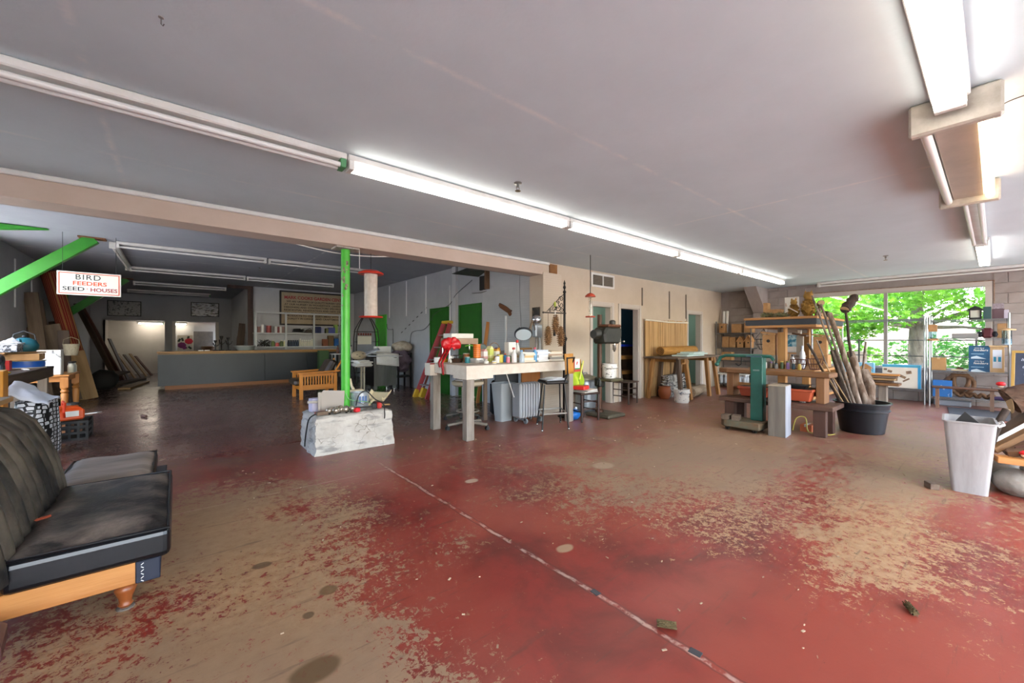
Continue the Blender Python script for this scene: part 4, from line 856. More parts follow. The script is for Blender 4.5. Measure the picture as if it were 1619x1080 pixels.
mu = N.new('ShaderNodeMath'); mu.operation = 'MULTIPLY'; L.new(mr.outputs[0], mu.inputs[0]); L.new(r4.outputs[0], mu.inputs[1])
src = N['Principled BSDF'].inputs['Base Color'].links[0].from_socket; mx = N.new('ShaderNodeMix'); mx.data_type = 'RGBA'; L.new(mu.outputs[0], mx.inputs[0]); L.new(src, mx.inputs[6]); mx.inputs[7].default_value = hexc('6c6257')
n5 = N.new('ShaderNodeTexNoise'); n5.inputs['Scale'].default_value = 9; n5.inputs['Detail'].default_value = 8; mp5 = N.new('ShaderNodeMapping'); mp5.inputs['Scale'].default_value = (.5, .5, 2.2); L.new(tc.outputs['Object'], mp5.inputs[0]); L.new(mp5.outputs[0], n5.inputs['Vector']); r5 = N.new('ShaderNodeMapRange'); L.new(n5.outputs['Fac'], r5.inputs[0]); r5.inputs[1].default_value = .56; r5.inputs[2].default_value = .66; r5.inputs[4].default_value = .7
m5 = N.new('ShaderNodeMix'); m5.data_type = 'RGBA'; L.new(r5.outputs[0], m5.inputs[0]); L.new(mx.outputs[2], m5.inputs[6]); m5.inputs[7].default_value = hexc('7d7a78'); L.new(m5.outputs[2], N['Principled BSDF'].inputs['Base Color'])
me.materials.append(m_pl); me.shade_smooth(); me.set_sharp_from_angle(angle=math.radians(50)); ob = bpy.data.objects.new('block', me); COL.objects.link(ob); ob.parent = bxo
ZP = .436
def dustpan(lab, c, x, y, z, rz, tilt):
    t = bpy.data.objects.new('dustpan', None); COL.objects.link(t); tag(t, lab, 'dustpan', 'dustpans on the plaster footing'); t.location = (x, y, z); t.rotation_euler = (tilt, 0, rz)
    m = C(c, .5)
    MB().grid(lambda u, v: ((u-.5)*(.26+.04*v), v*.22, .004+.05*max(0, (abs(u-.5)-.42)*12)+.06*max(0, (.12-v)*8)), 24, 14).build('pan', m, t, smooth=50, solid=.006)
    MB().tube([(0, .0, .05), (0, -.05, .07), (0, -.16, .07)], [.02, .016, .018], 8).build('handle', m, t, smooth=50)

t = thing('dustpan', 'grey beige dustpan standing on edge at the left of the column', 'dustpan', (1.45, 5.14, ZP), -.45, 'dustpans on the plaster footing'); m = C('b3aaa0', .5)
MB().prism([(-.13, .0), (.13, .02), (.14, .25), (-.1, .26), (-.14, .2)], -.006, .006, 'y').build('pan', m, t, bev=.003); MB().box(-.15, -.12, -.05, .006, .02, .24).box(-.12, .13, -.05, .0, .0, .02).build('rim', m, t, bev=.004); MB().box(-.27, -.13, -.03, -.01, .11, .14).build('handle', m, t, bev=.006)
dustpan('cream dustpan with raised handle behind the column', 'd8c9aa', 1.84, 5.47, .66, .3, 4.3); dustpan('cream dustpan lying tilted at the right of the column', 'd2c39f', 2.03, 5.28, .47, -.9, .55)
t = thing('paint_pail', 'dented galvanised paint pail with labels beside the green column', 'pail', (1.8, 5.2, ZP)); MB().lathe([(.1, 0), (.105, .01), (.11, .2), (.115, .205), (.108, .2), (.1, .02)], n=20, caps=False).lathe([(.1, .01), (.0, .011)], n=20, caps=False).build('body', mat('label_tin', 'aeb4b8', .35, .5, c2='c8ccd0', sc=5), t, smooth=40); MB().tube([(-.11, 0, .18), (-.09, -.1, .1), (0, -.125, .06), (.09, -.1, .1), (.11, 0, .18)], .004, 6).build('bail', M_chrome, t, smooth=40)
b = MB()
for k in range(3): a = -2.0+k*.35; b.add([(.1105*math.cos(a+s), .1105*math.sin(a+s), z) for z in (.08, .16) for s in (0, .25)], [(0, 1, 3, 2)])
b.build('label', C('4f6b9b'), t)
knobs = [(1.36, 4.95), (1.41, 4.99), (1.45, 4.94), (1.5, 4.97), (1.48, 5.03), (1.54, 4.93), (1.57, 5.0), (1.42, 4.91), (1.52, 5.06), (1.62, 4.95)]
Gk = 'old metal balls on the footing'
for i, (x, y) in enumerate(knobs):
    o = thing('metal_ball', ('first', 'second', 'third', 'fourth', 'fifth', 'sixth', 'seventh', 'eighth', 'ninth', 'tenth')[i] + ' tarnished metal ball in the pile on the footing', 'metal ball', (x, y, ZP+.012), i*1.3, Gk); MB().ball((0, 0, .035), .037, 12, 8, (1, 1, .9)).build('ball', mat('tarnished_nickel', 'c0b6a8', .25, .7, c2='8a7a66', sc=12), o, smooth=60); MB().lathe([(.012, -.0), (.016, .004), (.009, .012)], (0, -.02, -.008), 8).build('neck', M_iron, o)
slab('plastic_scrap', 'bright red plastic scrap at the front edge of the footing', 'scrap', 1.67, 4.92, ZP, .07, .06, .05, C('d3202a', .5), .4, bev=.012); slab('plastic_scrap', 'red plastic lid left of the metal balls', 'scrap', 1.3, 5.06, ZP, .12, .08, .03, C('b5362b', .5), .2, bev=.01); slab('plastic_scrap', 'red and brown scrap right of the paint pail', 'scrap', 1.98, 5.02, ZP, .06, .06, .08, C('c0302a', .5), .1, bev=.012)
carton('pale lilac carton leaning behind the grey dustpan', 1.3, 5.3, ZP, .12, .1, .16, C('c7c0d6'), .2, None, 'box', 'carton', False)
slab('wood_block', 'short grey wooden block lying at the left of the footing', 'wood', 1.28, 4.94, ZP+.008, .12, .06, .04, M_oldw, .1); leaning('stick', 'pale stick lying across the right end of the footing', (1.95, 5.14, ZP+.03), (2.14, 5.05, ZP+.03), .03, .02, M_tanw, cat='stick'); leaning('stick', 'brown stick beside the pale one on the footing', (1.95, 5.25, ZP+.03), (2.1, 5.2, ZP+.03), .04, .03, M_oldw, cat='stick')
o = thing('strap_clamp', 'black ratchet clamp lying in front of the paint pail', 'clamp', (1.75, 5.05, ZP+.02), -.35); MB().box(-.17, .17, -.015, .015, 0, .02).build('bar', M_iron, o, bev=.003); MB().box(.14, .2, -.03, .03, -.01, .06).build('jaw', M_iron, o, bev=.006); MB().tube([(-.17, 0, .01), (-.22, 0, .05)], .015, 6).build('handle', C('2c3238'), o)
def cord(name, lab, pts, r, m, cat='cable'):
    # smooth the polyline
    P = [Vector(p) for p in pts]; out = []
    for i in range(len(P)-1):
        p0, p1, p2, p3 = P[max(i-1, 0)], P[i], P[i+1], P[min(i+2, len(P)-1)]
        for k in range(6):
            u = k/6; out.append(.5*((2*p1)+(-p0+p2)*u+(2*p0-5*p1+4*p2-p3)*u*u+(-p0+3*p1-3*p2+p3)*u**3))
    out.append(P[-1]); c = out[0]
    return tag(MB().tube([p-c for p in out], r, 6).build(name, m, None, c, smooth=50), lab, cat)
cord('power_cord', 'black power cord hanging down the left face of the footing', [(1.36, 5.02, ZP+.02), (1.25, 5.0, ZP+.02), (1.17, 5.03, .4), (1.155, 5.1, .25), (1.15, 5.15, .1), (1.15, 5.15, .06)], .008, M_rub)
cord('power_cord', 'black cord looping over the paint pail', [(1.72, 5.1, ZP+.05), (1.74, 5.05, .62), (1.83, 5.05, .66), (1.92, 5.0, .56), (2.0, 4.93, ZP+.06), (1.99, 4.86, .4), (1.98, 4.84, .33)], .007, M_rub); cord('power_cord', 'thin green cord looping round the column foot', [(1.62, 5.17, ZP+.2), (1.66, 5.15, .56), (1.76, 5.08, .54), (1.86, 5.05, .52), (1.93, 4.99, ZP+.04)], .005, C('7fae74'))
cord('ceiling_cable', 'white cable sagging under the beam past the column', [(.96, 5.42, 2.49), (1.3, 5.41, 2.44), (1.64, 5.4, 2.415), (2.0, 5.4, 2.43), (2.46, 5.4, 2.49)], .007, M_plast); 
# hanging feeder
def feeder(lab, x, y, ztop, zbot, R_, rr, wire_to, mesh, red, rod=False):
    t = thing('bird_feeder', lab, 'bird feeder', (x, y, zbot), 0, 'hanging bird feeders'); h = ztop-zbot
    MB().lathe([(R_, h-.02), (R_*.97, h), (R_*.6, h+.03), (.02, h+.045)], n=24).build('roof', red, t, smooth=40)
    MB().lathe([(R_*.9, 0), (R_*.95, .012), (R_*.9, .02)], n=24).build('tray', red, t, smooth=40)
    MB().lathe([(rr, .02), (rr, h-.02)], n=20, caps=False).build('tube', mesh, t, smooth=40)
    for q in range(6 if not rod else 0): MB().tube([(rr*1.01*math.cos(q*1.047), rr*1.01*math.sin(q*1.047), .02), (rr*1.01*math.cos(q*1.047), rr*1.01*math.sin(q*1.047), h-.02)], .003, 4).build('cage_wire', C('a39a90', .4, .5), t)
    MB().tube([(0, 0, h+.04), (0, 0, wire_to-zbot)], .006 if rod else .003, 6).build('hanger', M_iron, t)
    if rod: MB().tube([(0, 0, 0), (0, 0, h)], .008, 6).build('rod', C('7d7568', .4, .6), t)
M_mesh = mat('cloudy_mesh', 'c9beb4', .6, c2='b5a89c', sc=14); M_redp = C('c8321f', .35)
feeder('cylindrical bird feeder with red roof hanging beside the column', 2.0, 5.35, 2.2, 1.6, .165, .085, 2.46, M_mesh, M_redp)
feeder('slim bird feeder with red discs hanging before the teal doorway', 5.15, 4.2, 2.02, 1.67, .085, .03, ZC, glassmat('clear_acrylic', 'e9e4dd', .08, .1), C('b0452f', .4), True)
# mission armchair
M_or = wood('orange_oak', 'd98a2b', 'b96d1c', 0, .4); M_orz = wood('orange_oak_upright', 'd98a2b', 'b96d1c', 2, .4); M_cush = mat('worn_black_cushion', '241d19', .45, c2='4c3c2e', sc=4)
t = thing('mission_armchair', 'orange oak slatted armchair with dark leather cushions', 'armchair', (2.45, 10.05, 0))
for s in (-1, 1):
    y = s*.34
    MB().box(-.39, -.32, y-.03, y+.03, 0, .56).build('leg', M_orz, t, bev=.004); MB().box(.32, .39, y-.03, y+.03, 0, .56).build('leg', M_orz, t, bev=.004)
    MB().add([(-.42, y-.05, .56), (.45, y-.05, .58), (.45, y+.05, .58), (-.42, y+.05, .56), (-.42, y-.05, .59), (.45, y-.05, .615), (.45, y+.05, .615), (-.42, y+.05, .59)], [(0,3,2,1),(4,5,6,7),(0,1,5,4),(1,2,6,5),(2,3,7,6),(3,0,4,7)]).build('arm', M_or, t, bev=.004)
    MB().box(-.32, .32, y-.015, y+.015, .2, .31).build('rail', M_or, t); MB().box(-.32, .32, y-.015, y+.015, .5, .56).build('rail', M_or, t)
    for k in range(11): xx = -.28+k*.056; MB().box(xx-.014, xx+.014, y-.01, y+.01, .31, .5).build('slat', M_orz, t)
MB().box(-.36, -.33, -.31, .31, .2, .3).build('rail', M_orz, t); MB().box(.33, .36, -.31, .31, .2, .3).build('rail', M_orz, t)
for s in (-.3, .3): MB().bar((.2, s, .3), (.52, s, .86), .05, .03).build('back_post', M_orz, t, bev=.003)
MB().obox((-.12, 0, .37), (.72, .6, .14)).build('seat_cushion', M_cush, t, bev=.04); MB().obox((.25, 0, .62), (.16, .58, .5), Matrix.Rotation(.52, 3, 'Y')).build('back_cushion', M_cush, t, bev=.05)
# steel cabinet with sheets
t = thing('steel_cabinet', 'low brushed steel two door cabinet with levelling feet', 'cabinet', (4.1, 10.25, 0))
MB().box(-.3, .3, -.28, .3, .14, .86).build('body', C('1c1a1a', .5), t)
for a, c in ((-.3, -.003), (.003, .3)): d = MB().box(a, c, -.3, -.28, .14, .86).build('door', M_steel, t, bev=.003)
MB().tube([(-.3, -.3, .75), (-.33, -.33, .74), (-.33, -.33, .62), (-.3, -.3, .61)], .008, 6).build('handle', M_chrome, t, smooth=40)
for sx in (-.25, .25):
    for sy in (-.24, .25): f_ = MB().box(sx-.04, sx+.04, sy-.04, sy+.04, .05, .14).build('foot', C('8d9090', .4, .5), t); MB().lathe([(.012, 0), (.012, .05)], (sx, sy, 0), 8).build('foot_screw', M_chrome, f_)
Gp = 'sheets heaped on the steel cabinet'
def sheet(lab, c, sx, sy, tilt, rz, m=M_paper, th=.012):
    o = MB().grid(lambda u, v: ((u-.5)*sx, (v-.5)*sy, .015*mnoise.noise(Vector((u*3, v*3, c[0])))), 6, 6).build('plastic_sheet', m, None, c, (tilt[0], tilt[1], rz), smooth=60, solid=th); return tag(o, lab, 'sheet', Gp)
M_poly = mat('pale_sheet', 'c9cace', .5, c2='bfc0c5', sc=3)
sheet('flat pale sheet lying on the steel cabinet', (4.05, 10.2, .9), .9, .7, (.0, .02), .05, M_poly); sheet('grey sheet crossing the top of the heap', (3.98, 10.25, .96), .75, .6, (.05, .08), .35, C('a8a9ad', .5)); sheet('white sheet folding down over the cabinet doors', (4.15, 9.93, .82), .6, .34, (1.25, .12), .02, M_paper)
sheet('long curled sheet sticking out over the left', (3.7, 10.0, 1.0), .5, .4, (.1, -.35), -.3, M_poly); carton('shallow white foam box at the back of the cabinet heap', 4.2, 10.42, .92, .4, .2, .22, M_plast, -.05, None, 'box', 'foam_box', False)
o = thing('small_stand', 'slim pale pedestal stand holding folded sheets', 'stand', (3.45, 9.8, 0)); MB().box(-.16, .16, -.16, .16, 0, .02).build('base', C('6a5f52'), o); MB().box(-.04, .0, -.02, .02, .02, .66).build('post', C('9a9078'), o); MB().box(.03, .06, -.02, .02, .02, .66).build('post', C('b7ad93'), o); MB().box(-.18, .18, -.15, .15, .66, .68).build('top', C('8d8474'), o)
for i in range(4): slab('folded_sheet', ('bottom', 'second', 'third', 'top crumpled')[i] + ' of the white folded sheets on the slim stand', 'sheet', 3.45+.015*i*(-1)**i, 9.8, .68+.035*i, .42-.03*i, .3, .032, M_paper, .1*i, 'folded sheets', .01)
o = thing('tan_mask', 'tan fibre mask with dark slots on the folded sheets', 'mask', (3.42, 9.95, .83)); MB().ball((0, 0, .1), .16, 14, 8, (1.2, .8, .7)).build('shell', C('a89678', .7), o, smooth=60)
b = MB()
for x, z in ((-.08, .12), (.06, .14), (-.02, .08)): b.obox((x, -.125, z), (.04, .02, .014))
b.build('slots', C('2a2620'), o)
carton('green enamel canister by the counter end', 3.3, 12.6, .0, .25, .25, 1.0, C('2c4a1e', .5), 0, None, 'canister', 'canister', False)
# coat stand with clothes
t = thing('coat_pile', 'heap of mauve jacket and cream fleece over a dark rack', 'clothes', (4.73, 10.4, 0))
for sx in (-.18, .18):
    for sy in (-.2, .2): MB().box(sx-.02, sx+.02, sy-.02, sy+.02, 0, .95).build('rack_leg', C('161416'), t)
MB().box(-.2, .2, -.22, .22, .3, .34).build('rack_shelf', C('161416'), t); MB().box(-.2, .2, -.22, .22, .9, .94).build('rack_shelf', C('161416'), t)
def drape(n, c, r, hz, m, sd): 
    b = MB(); b.ball((c[0], c[1], c[2]), r, 22, 14, (1.05, 1.2, hz))
    b.v = [(x+.07*mnoise.noise(Vector((x*6+sd, y*6, z*5))), y+.07*mnoise.noise(Vector((x*6, y*6+sd, z*5))), z+.05*mnoise.noise(Vector((x*7, y*7, z*7+sd)))) for x, y, z in b.v]; b.build(n, m, t, smooth=70)
drape('jacket', (-.02, 0, .82), .26, 1.05, mat('mauve_cloth', '70606b', .9, c2='5f515b', sc=8, bump=.3), 3); drape('fleece', (.0, .0, 1.12), .25, .62, mat('cream_fleece', 'b4a894', .95, c2='98897a', sc=12, bump=.5), 8); drape('hem', (-.06, -.2, .58), .13, 1.2, MATS['mauve_cloth'], 5)
# red step ladder
M_lad = mat('red_fibreglass', 'b2424a', .5, c2='a03840', sc=6); M_lady = C('c9a227', .5)
t = thing('step_ladder', 'red fibreglass step ladder with yellow feet leaning closed on the green door', 'ladder', (4.2, 8.22, 0))
for s in (-1, 1):
    MB().bar((0, s*.27, .0), (.66, s*.14, 1.7), .03, .1).build('front_rail', M_lad, t, bev=.006); MB().bar((.12, s*.25, .0), (.7, s*.13, 1.66), .025, .05).build('rear_rail', mat('rust_red_rail', '8a4a3c', .6), t, bev=.004)
MB().obox((.03, .27, .08), (.14, .06, .2), Matrix.Rotation(.37, 3, 'Y')).build('foot', M_lady, t, bev=.01); MB().obox((.12, .14, .1), (.12, .1, .22), Matrix.Rotation(.37, 3, 'Y')).build('foot', M_lady, t, bev=.01); MB().obox((.69, 0, 1.72), (.16, .34, .07)).build('top_cap', M_lady, t, bev=.015)
for k in range(5): f_ = (k+1)/6; MB().box(.66*f_-.02, .66*f_+.08, -.27+.13*f_, .27-.13*f_, 1.7*f_-.012, 1.7*f_+.012).build('step', C('9a8f8c', .4, .5), t)
# black iron trellis
t = thing('iron_trellis', 'black wrought iron bottle shaped trellis by the bright green door', 'trellis', (4.35, 12.0, .0)); 
for s in (-1, 1):
    for dy in (-.12, .12): MB().tube([(s*.33, dy, 0), (s*.33, dy, 1.35), (s*.3, dy, 1.6), (s*.18, dy*.6, 1.85), (s*.06, dy*.3, 2.05), (s*.05, 0, 2.45)], .014, 6).build('upright', M_iron, t, smooth=40)
for z in (.35, .8, 1.25, 1.55): MB().tube([(-.33, -.12, z), (.33, -.12, z), (.33, .12, z), (-.33, .12, z)], .008, 6, True).build('hoop', M_iron, t)
MB().box(-.3, .1, -.14, -.12, 1.18, 1.42).build('label_card', C('c9c4b0'), t)
for k in range(6): MB().lathe([(.012, 0), (.028, .03), (.022, .06), (.0, .08)], (-.27+k*.07, -.13, 1.44), 8).build('finial', C('6d2320'), t, smooth=40)
o = thing('plant_table', 'pale narrow table behind the steel cabinet', 'table', (4.1, 12.45, 0)); MB().box(-.6, .5, -.2, .2, .88, .91).build('top', C('b9bab6'), o)
for sx in (-.55, .45):
    for sy in (-.16, .16): MB().box(sx-.02, sx+.02, sy-.02, sy+.02, 0, .88).build('leg', C('8d8f8c'), o)
for i in range(4): bottle(('first', 'second', 'third', 'fourth')[i] + ' amber bottle on the pale narrow table', 3.65+i*.13, 12.4, .91, .04, .24, C(('5a2f22', '8c8f86', '5d5a3a', 'b5b0a0')[i], .3), C('2a2320'), 'bottles on the narrow table', neck=.5)
# wall oddments on the grey wall
cord('wall_wire', 'long grey cable crossing the grey wall above the ladder', [(4.985, 10.4, 1.05), (4.985, 10.35, 1.45), (4.985, 10.1, 1.55), (4.985, 9.6, 1.58), (4.985, 9.25, 1.75), (4.985, 9.05, 1.95), (4.985, 8.3, 2.15), (4.92, 7.9, 2.35), (4.985, 7.35, 2.62)], .008, C('4d4d4f')); cord('wall_wire', 'short cable bracket line on the grey wall by the trellis', [(4.985, 11.55, 1.1), (4.985, 11.55, 1.6), (4.985, 11.65, 1.62), (4.985, 11.95, 1.65), (4.985, 12.0, 1.8)], .007, M_iron)
for k in range(7):
    f_ = k/6; tag(MB().box(-.01, 0, -.045, .045, -.008, .008).build('wall_hook', M_iron, None, (4.999, 10.95-1.45*f_, 1.53+.6*f_), (-.37, 0, 0)), ('lowest', 'second', 'third', 'fourth', 'fifth', 'sixth', 'highest')[k] + ' dash shaped black hook in the slanting line on the grey wall', 'hook', 'black hooks on the grey wall')
t = thing('wall_vent_hood', 'torn dark metal vent hood high on the grey wall', 'vent', (5.0, 6.9, 2.36)); MB().box(-.03, 0, -.18, .15, 0, .3).build('opening', C('16110f'), t); MB().add([(-.35, .75, .4), (-.02, .2, .3), (-.02, -.2, .42), (-.35, -.1, .46)], [(0, 1, 2, 3)]).build('flap', mat('dark_sheet_metal', '39382f', .6, c2='27342a', sc=6), t, solid=.006)
MB().box(-.12, 0, -.2, -.15, .0, .42).build('side_flange', C('6f5034'), t); MB().tube([(-.01, -.2, .25), (-.01, -.4, .27), (-.02, -.6, .34), (-.01, -.75, .3)], .006, 5).build('loose_wire', C('5d5a55'), t); MB().tube([(-.01, .45, -.03), (-.03, .1, -.05), (-.01, -.1, -.03)], .012, 5).build('bracket', C('7d7b76'), t)
o = MB().prism([(-.21, .1), (-.17, .05), (-.03, -.02), (.08, -.07), (.13, -.13), (.17, -.1), (.15, -.05), (.19, -.03), (.12, 0), (.02, .06), (-.1, .11), (-.18, .14)], -.015, .015).build('wooden_fish', wood('fish_wood', '7b4a25', '5a3318', 0, .6), None, (4.96, 6.15, 1.9), R=Matrix(((0,0,-1),(-1,0,0),(0,1,0)))); tag(o, 'carved brown wooden fish mounted on the grey pegboard', 'fish ornament')
struct(MB().box(4.955, 4.98, 6.13, 6.17, 1.0, 1.78).build('trim_70', M_std), 'white upright strip under the wooden fish')
leaning('board', 'light brown stick propped on the grey pegboard', (4.78, 6.85, 0), (4.955, 6.72, 1.68), .08, .02, M_pine)
cord('thin_wire', 'thin dark wire hanging down the pegboard near the pier', [(4.97, 5.72, 2.95), (4.97, 5.74, 2.2), (4.97, 5.7, 1.5), (4.97, 5.72, .9)], .003, C('6a6a6a'))
struct(MB().box(5.11, 5.3, YW-.02, YW+.002, 2.5, 2.66).build('trim_71', mat('raw_ply', '9a6a38', .7, c2='7d5228', sc=5)), 'square plywood patch at the top of the pier')
# vent grille
t = struct(MB().box(6.27, 7.01, YW-.02, YW, 2.36, 2.4).box(6.27, 7.01, YW-.02, YW, 2.6, 2.64).box(6.27, 6.31, YW-.02, YW, 2.4, 2.6).box(6.97, 7.01, YW-.02, YW, 2.4, 2.6).box(6.625, 6.65, YW-.02, YW, 2.4, 2.6).build('trim_72', M_white), 'white framed vent grille on the beige wall')
MB().box(6.31, 6.97, YW-.004, YW-.001, 2.4, 2.6).build('vent_back', C('5a5248'), t)
for k in range(7): MB().obox((6.64, YW-.01, 2.415+k*.028), (.66, .018, .004), Matrix.Rotation(.6, 3, 'X')).build('slat', C('8d8272'), t)
# ================================================================ WORK TABLE
M_tw = mat('chipped_white_paint', 'd8cfc2', .7, c2='c3b5a4', sc=7, lo=.3, hi=.75); M_twx = mat('worn_table_top', 'cdbfae', .7, c2='a08f7d', sc=6, st=(.5, 2, 1))
TX, TY, TZ = 3.9, 4.86, .97
t = thing('work_table', 'long chipped white work table crowded with craft supplies', 'table', (TX, TY, 0))
MB().box(-1.02, 1.02, -.5, .48, .93, .97).build('tabletop', M_twx, t, bev=.004)
MB().box(-.64, 1.02, -.52, -.49, .83, .965).build('front_apron', M_tw, t, bev=.003); MB().box(-1.03, -1.0, -.2, .48, .83, .965).build('side_apron', M_tw, t, bev=.003); MB().box(-1.0, 1.0, .46, .48, .84, .93).build('back_apron', M_tw, t)
MB().box(-1.05, -.62, -.53, -.2, .79, .968).build('corner_block', M_tw, t, bev=.004); cb = MB().box(-1.1, -.98, .34, .5, .79, .968).build('corner_block', M_tw, t, bev=.004)
MB().box(-1.1, -.978, .338, .342, .95, .9695).box(-.984, -.978, .338, .342, .8, .95).build('red_edge', C('8c2a28', .6), cb)
M_tl = mat('bare_worn_leg', '989188', .8, c2='75685a', sc=8, st=(1, 1, .15), bump=.3)
for x, y, w in ((-.98, -.47, .12), (-.98, .4, .12), (.95, -.47, .1), (.93, .4, .1)): MB().box(x-w/2, x+w/2, y-.05, y+.05, 0, .83).build('leg', M_tl, t, bev=.004)
Gt = 'craft supplies on the work table'
# shelf riser with white box
o = thing('metal_riser', 'small metal riser shelf at the back of the work table', 'shelf', (3.3, 5.2, TZ))
for sx in (-.24, .24):
    for sy in (-.1, .1): MB().box(sx-.008, sx+.008, sy-.008, sy+.008, 0, .36).build('leg', M_chrome, o)
MB().box(-.26, .26, -.12, .12, .27, .36).build('shelf', mat('rusty_tray', '9a7f68', .5, .3, c2='7a6a5c', sc=4), o, bev=.004)
carton('flat white carton on the metal riser', 3.28, 5.2, TZ+.36, .4, .22, .07, M_paper, .05, None, 'box', 'carton', False)
o = thing('ribbon_bow', 'big red ribbon bow with long tails on the work table', 'bow', (3.02, 4.98, TZ)); M_rib = mat('red_satin', 'c8141c', .35, c2='b01018', sc=5)
for a, s_, k_ in ((.15, 1, 1.0), (.2, -1, 1.0), (.95, 1, .8), (1.0, -1, .75), (-.5, 1, .6), (-.5, -1, .6)):
    b = MB(); b.lathe([(.012, 0), (.05*k_, .04*k_), (.075*k_, .09*k_), (.07*k_, .13*k_), (.03*k_, .16*k_), (.001, .165*k_)], (0, 0, 0), 12, Matrix.Rotation(s_*(PI/2-a), 3, 'Y'), sy=.55)
    b.v = [(x, y+.012*math.sin(40*x+30*z), z+.26) for x, y, z in b.v]; b.build('loop', M_rib, o, smooth=60)
MB().ball((0, 0, .26), .04).build('knot', M_rib, o, smooth=60)
for dx, dz in ((-.02, -.15), (.07, -.05)): MB().grid(lambda u, v: (-.17*min(1, u*1.8) - .01, dx-.06*u + (v-.5)*.06, (.26-.24*min(1, u*1.8)) if u < .56 else .02+(dz-.02)*(u-.56)/.44), 14, 2).build('tail', M_rib, o, smooth=60, solid=.003)
o = thing('wire_basket', 'dark wire basket holding the red bow', 'basket', (3.2, 5.14, TZ)); b = MB()
for z, r in ((.0, .09), (.05, .11), (.1, .12)): b.tube([(r*math.cos(k*PI/9), r*math.sin(k*PI/9), z+.004) for k in range(18)], .004, 5, True)
for k in range(12): a = k*PI/6; b.tube([(.09*math.cos(a), .09*math.sin(a), 0), (.12*math.cos(a), .12*math.sin(a), .1)], .003, 4)
stuff(b.build('wires', C('3b2c22', .6), o)); MB().lathe([(.085, .002), (.1, .06), (.0, .065)], n=14).build('liner', C('4a2d1c', .8), o, smooth=40)
can('small white enamel cup at the left end of the work table', 2.98, 5.3, TZ, .055, .08, C('dcdcd8', .3), C('9a9a98', .3, .6), Gt, 'cup', 'cup')
slab('sponge', 'yellow sponge beside the white cup', 'sponge', 3.1, 5.3, TZ, .1, .06, .05, C('d99a2b', .9), .3)
o = thing('orange_jar', 'orange ribbed jar standing on a silver tin', 'jar', (3.38, 4.86, TZ+.072)); MB().lathe([(.045, 0), (.055, .01), (.055, .17), (.05, .18), (.058, .185), (.058, .2)], n=16).build('body', C('d8751f', .4), o, smooth=40)
for k in range(5): MB().lathe([(.056, .03+k*.03), (.0575, .036+k*.03), (.056, .042+k*.03)], n=16, caps=False).build('rib', C('b95d14', .4), o, smooth=40)
can('round silver cake tin under the orange jar', 3.38, 4.86, TZ, .125, .07, C('c4c4c2', .3, .7), C('d0d0ce', .3, .6), Gt, 'tin', 'tin', 20)
def milk(lab, x, y, c, c2, h=.2, w=.085):
    o = thing('drink_carton', lab, 'carton', (x, y, TZ), .2, Gt); MB().box(-w/2, w/2, -w/2, w/2, 0, h*.82).build('body', C(c), o, bev=.002); MB().prism([(-w/2, h*.82), (w/2, h*.82), (w*.06, h), (-w*.06, h)], -w/2, w/2, 'y').build('gable', C(c2), o); MB().box(-w/2-.001, w/2+.001, -w/2-.001, w/2+.001, h*.25, h*.45).build('printed_band', C(c2), o)
milk('white and pink drink carton right of the orange jar', 3.52, 4.88, 'dcd6d0', 'c99a94'); milk('lime striped drink carton in the row', 3.66, 4.92, 'c7cf6a', 'e4e2a0', .24); milk('white and orange drink carton in the row', 3.76, 4.9, 'e6e2d6', 'd9a04a', .2)
can('small yellow paint tin beside the drink cartons', 3.7, 4.72, TZ, .05, .12, C('d8c85a'), C('9a9a60'), Gt); bottle('small red topped blue glue bottle', 3.8, 4.72, TZ, .032, .13, C('2e79b5'), C('e0582a'), Gt)
o = thing('flower_basket', 'small basket of bright coloured paper flowers on the work table', 'basket', (3.88, 5.1, TZ)); MB().lathe([(.1, 0), (.13, .12), (.135, .125), (.12, .12), (.09, .01)], n=16, caps=False).build('body', mat('straw_weave', 'b08a66', .8, c2='8a6848', sc=30), o, smooth=40)
rg = random.Random(5)
for k in range(14): a = rg.uniform(0, 6.28); r = rg.uniform(.0, .1); MB().ball((r*math.cos(a), r*math.sin(a), .13+rg.uniform(0, .06)), .028, 7, 5, jit=.2, seed=k).build('flower', C(('b5282c', 'd9992b', '5a2c7d', 'c95a2b', 'd1b03a', '3f5a2c')[k % 6], .8), o, smooth=60)
MB().tube([(.13*math.cos(a), 0, .12+.17*math.sin(a)) for a in [k*PI/10 for k in range(11)]], .006, 6).build('handle', C('8a6848'), o, smooth=40)
o = thing('hand_mirror', 'round wire framed hand mirror propped among the cartons', 'mirror', (3.72, 5.2, TZ)); MB().tube([(.1*math.cos(k*PI/10), 0, .17+.1*math.sin(k*PI/10)) for k in range(20)], .007, 6, True).build('rim', M_chrome, o, smooth=40); MB().lathe([(.095, -.003), (.095, .003)], (0, 0, .17), 20, Matrix.Rotation(PI/2, 3, 'X')).build('glass', C('8fa09a', .15, .4), o); MB().tube([(0, 0, 0), (0, 0, .07)], .008, 6).build('handle', M_chrome, o)
cord('garland', 'lime green tinsel strand arching behind the drink cartons', [(3.4, 5.2, TZ+.24), (3.5, 5.2, TZ+.25), (3.6, 5.15, TZ+.2), (3.66, 5.1, TZ+.01)], .01, C('7dbb3f'), 'garland')
carton('tall white box behind the spray bottles', 3.98, 4.82, TZ, .16, .1, .3, M_paper, .1, Gt, 'box', 'carton', False)
def spray(lab, x, y, c, tc_, h=.24):
    o = thing('spray_bottle', lab, 'bottle', (x, y, TZ), .5, Gt); MB().lathe([(.04, 0), (.042, .01), (.042, h*.5), (.018, h*.72), (.014, h*.8)], n=12).build('body', c, o, smooth=50); MB().box(-.05, .02, -.012, .012, h*.8, h*.93).build('trigger_head', tc_, o, bev=.004)
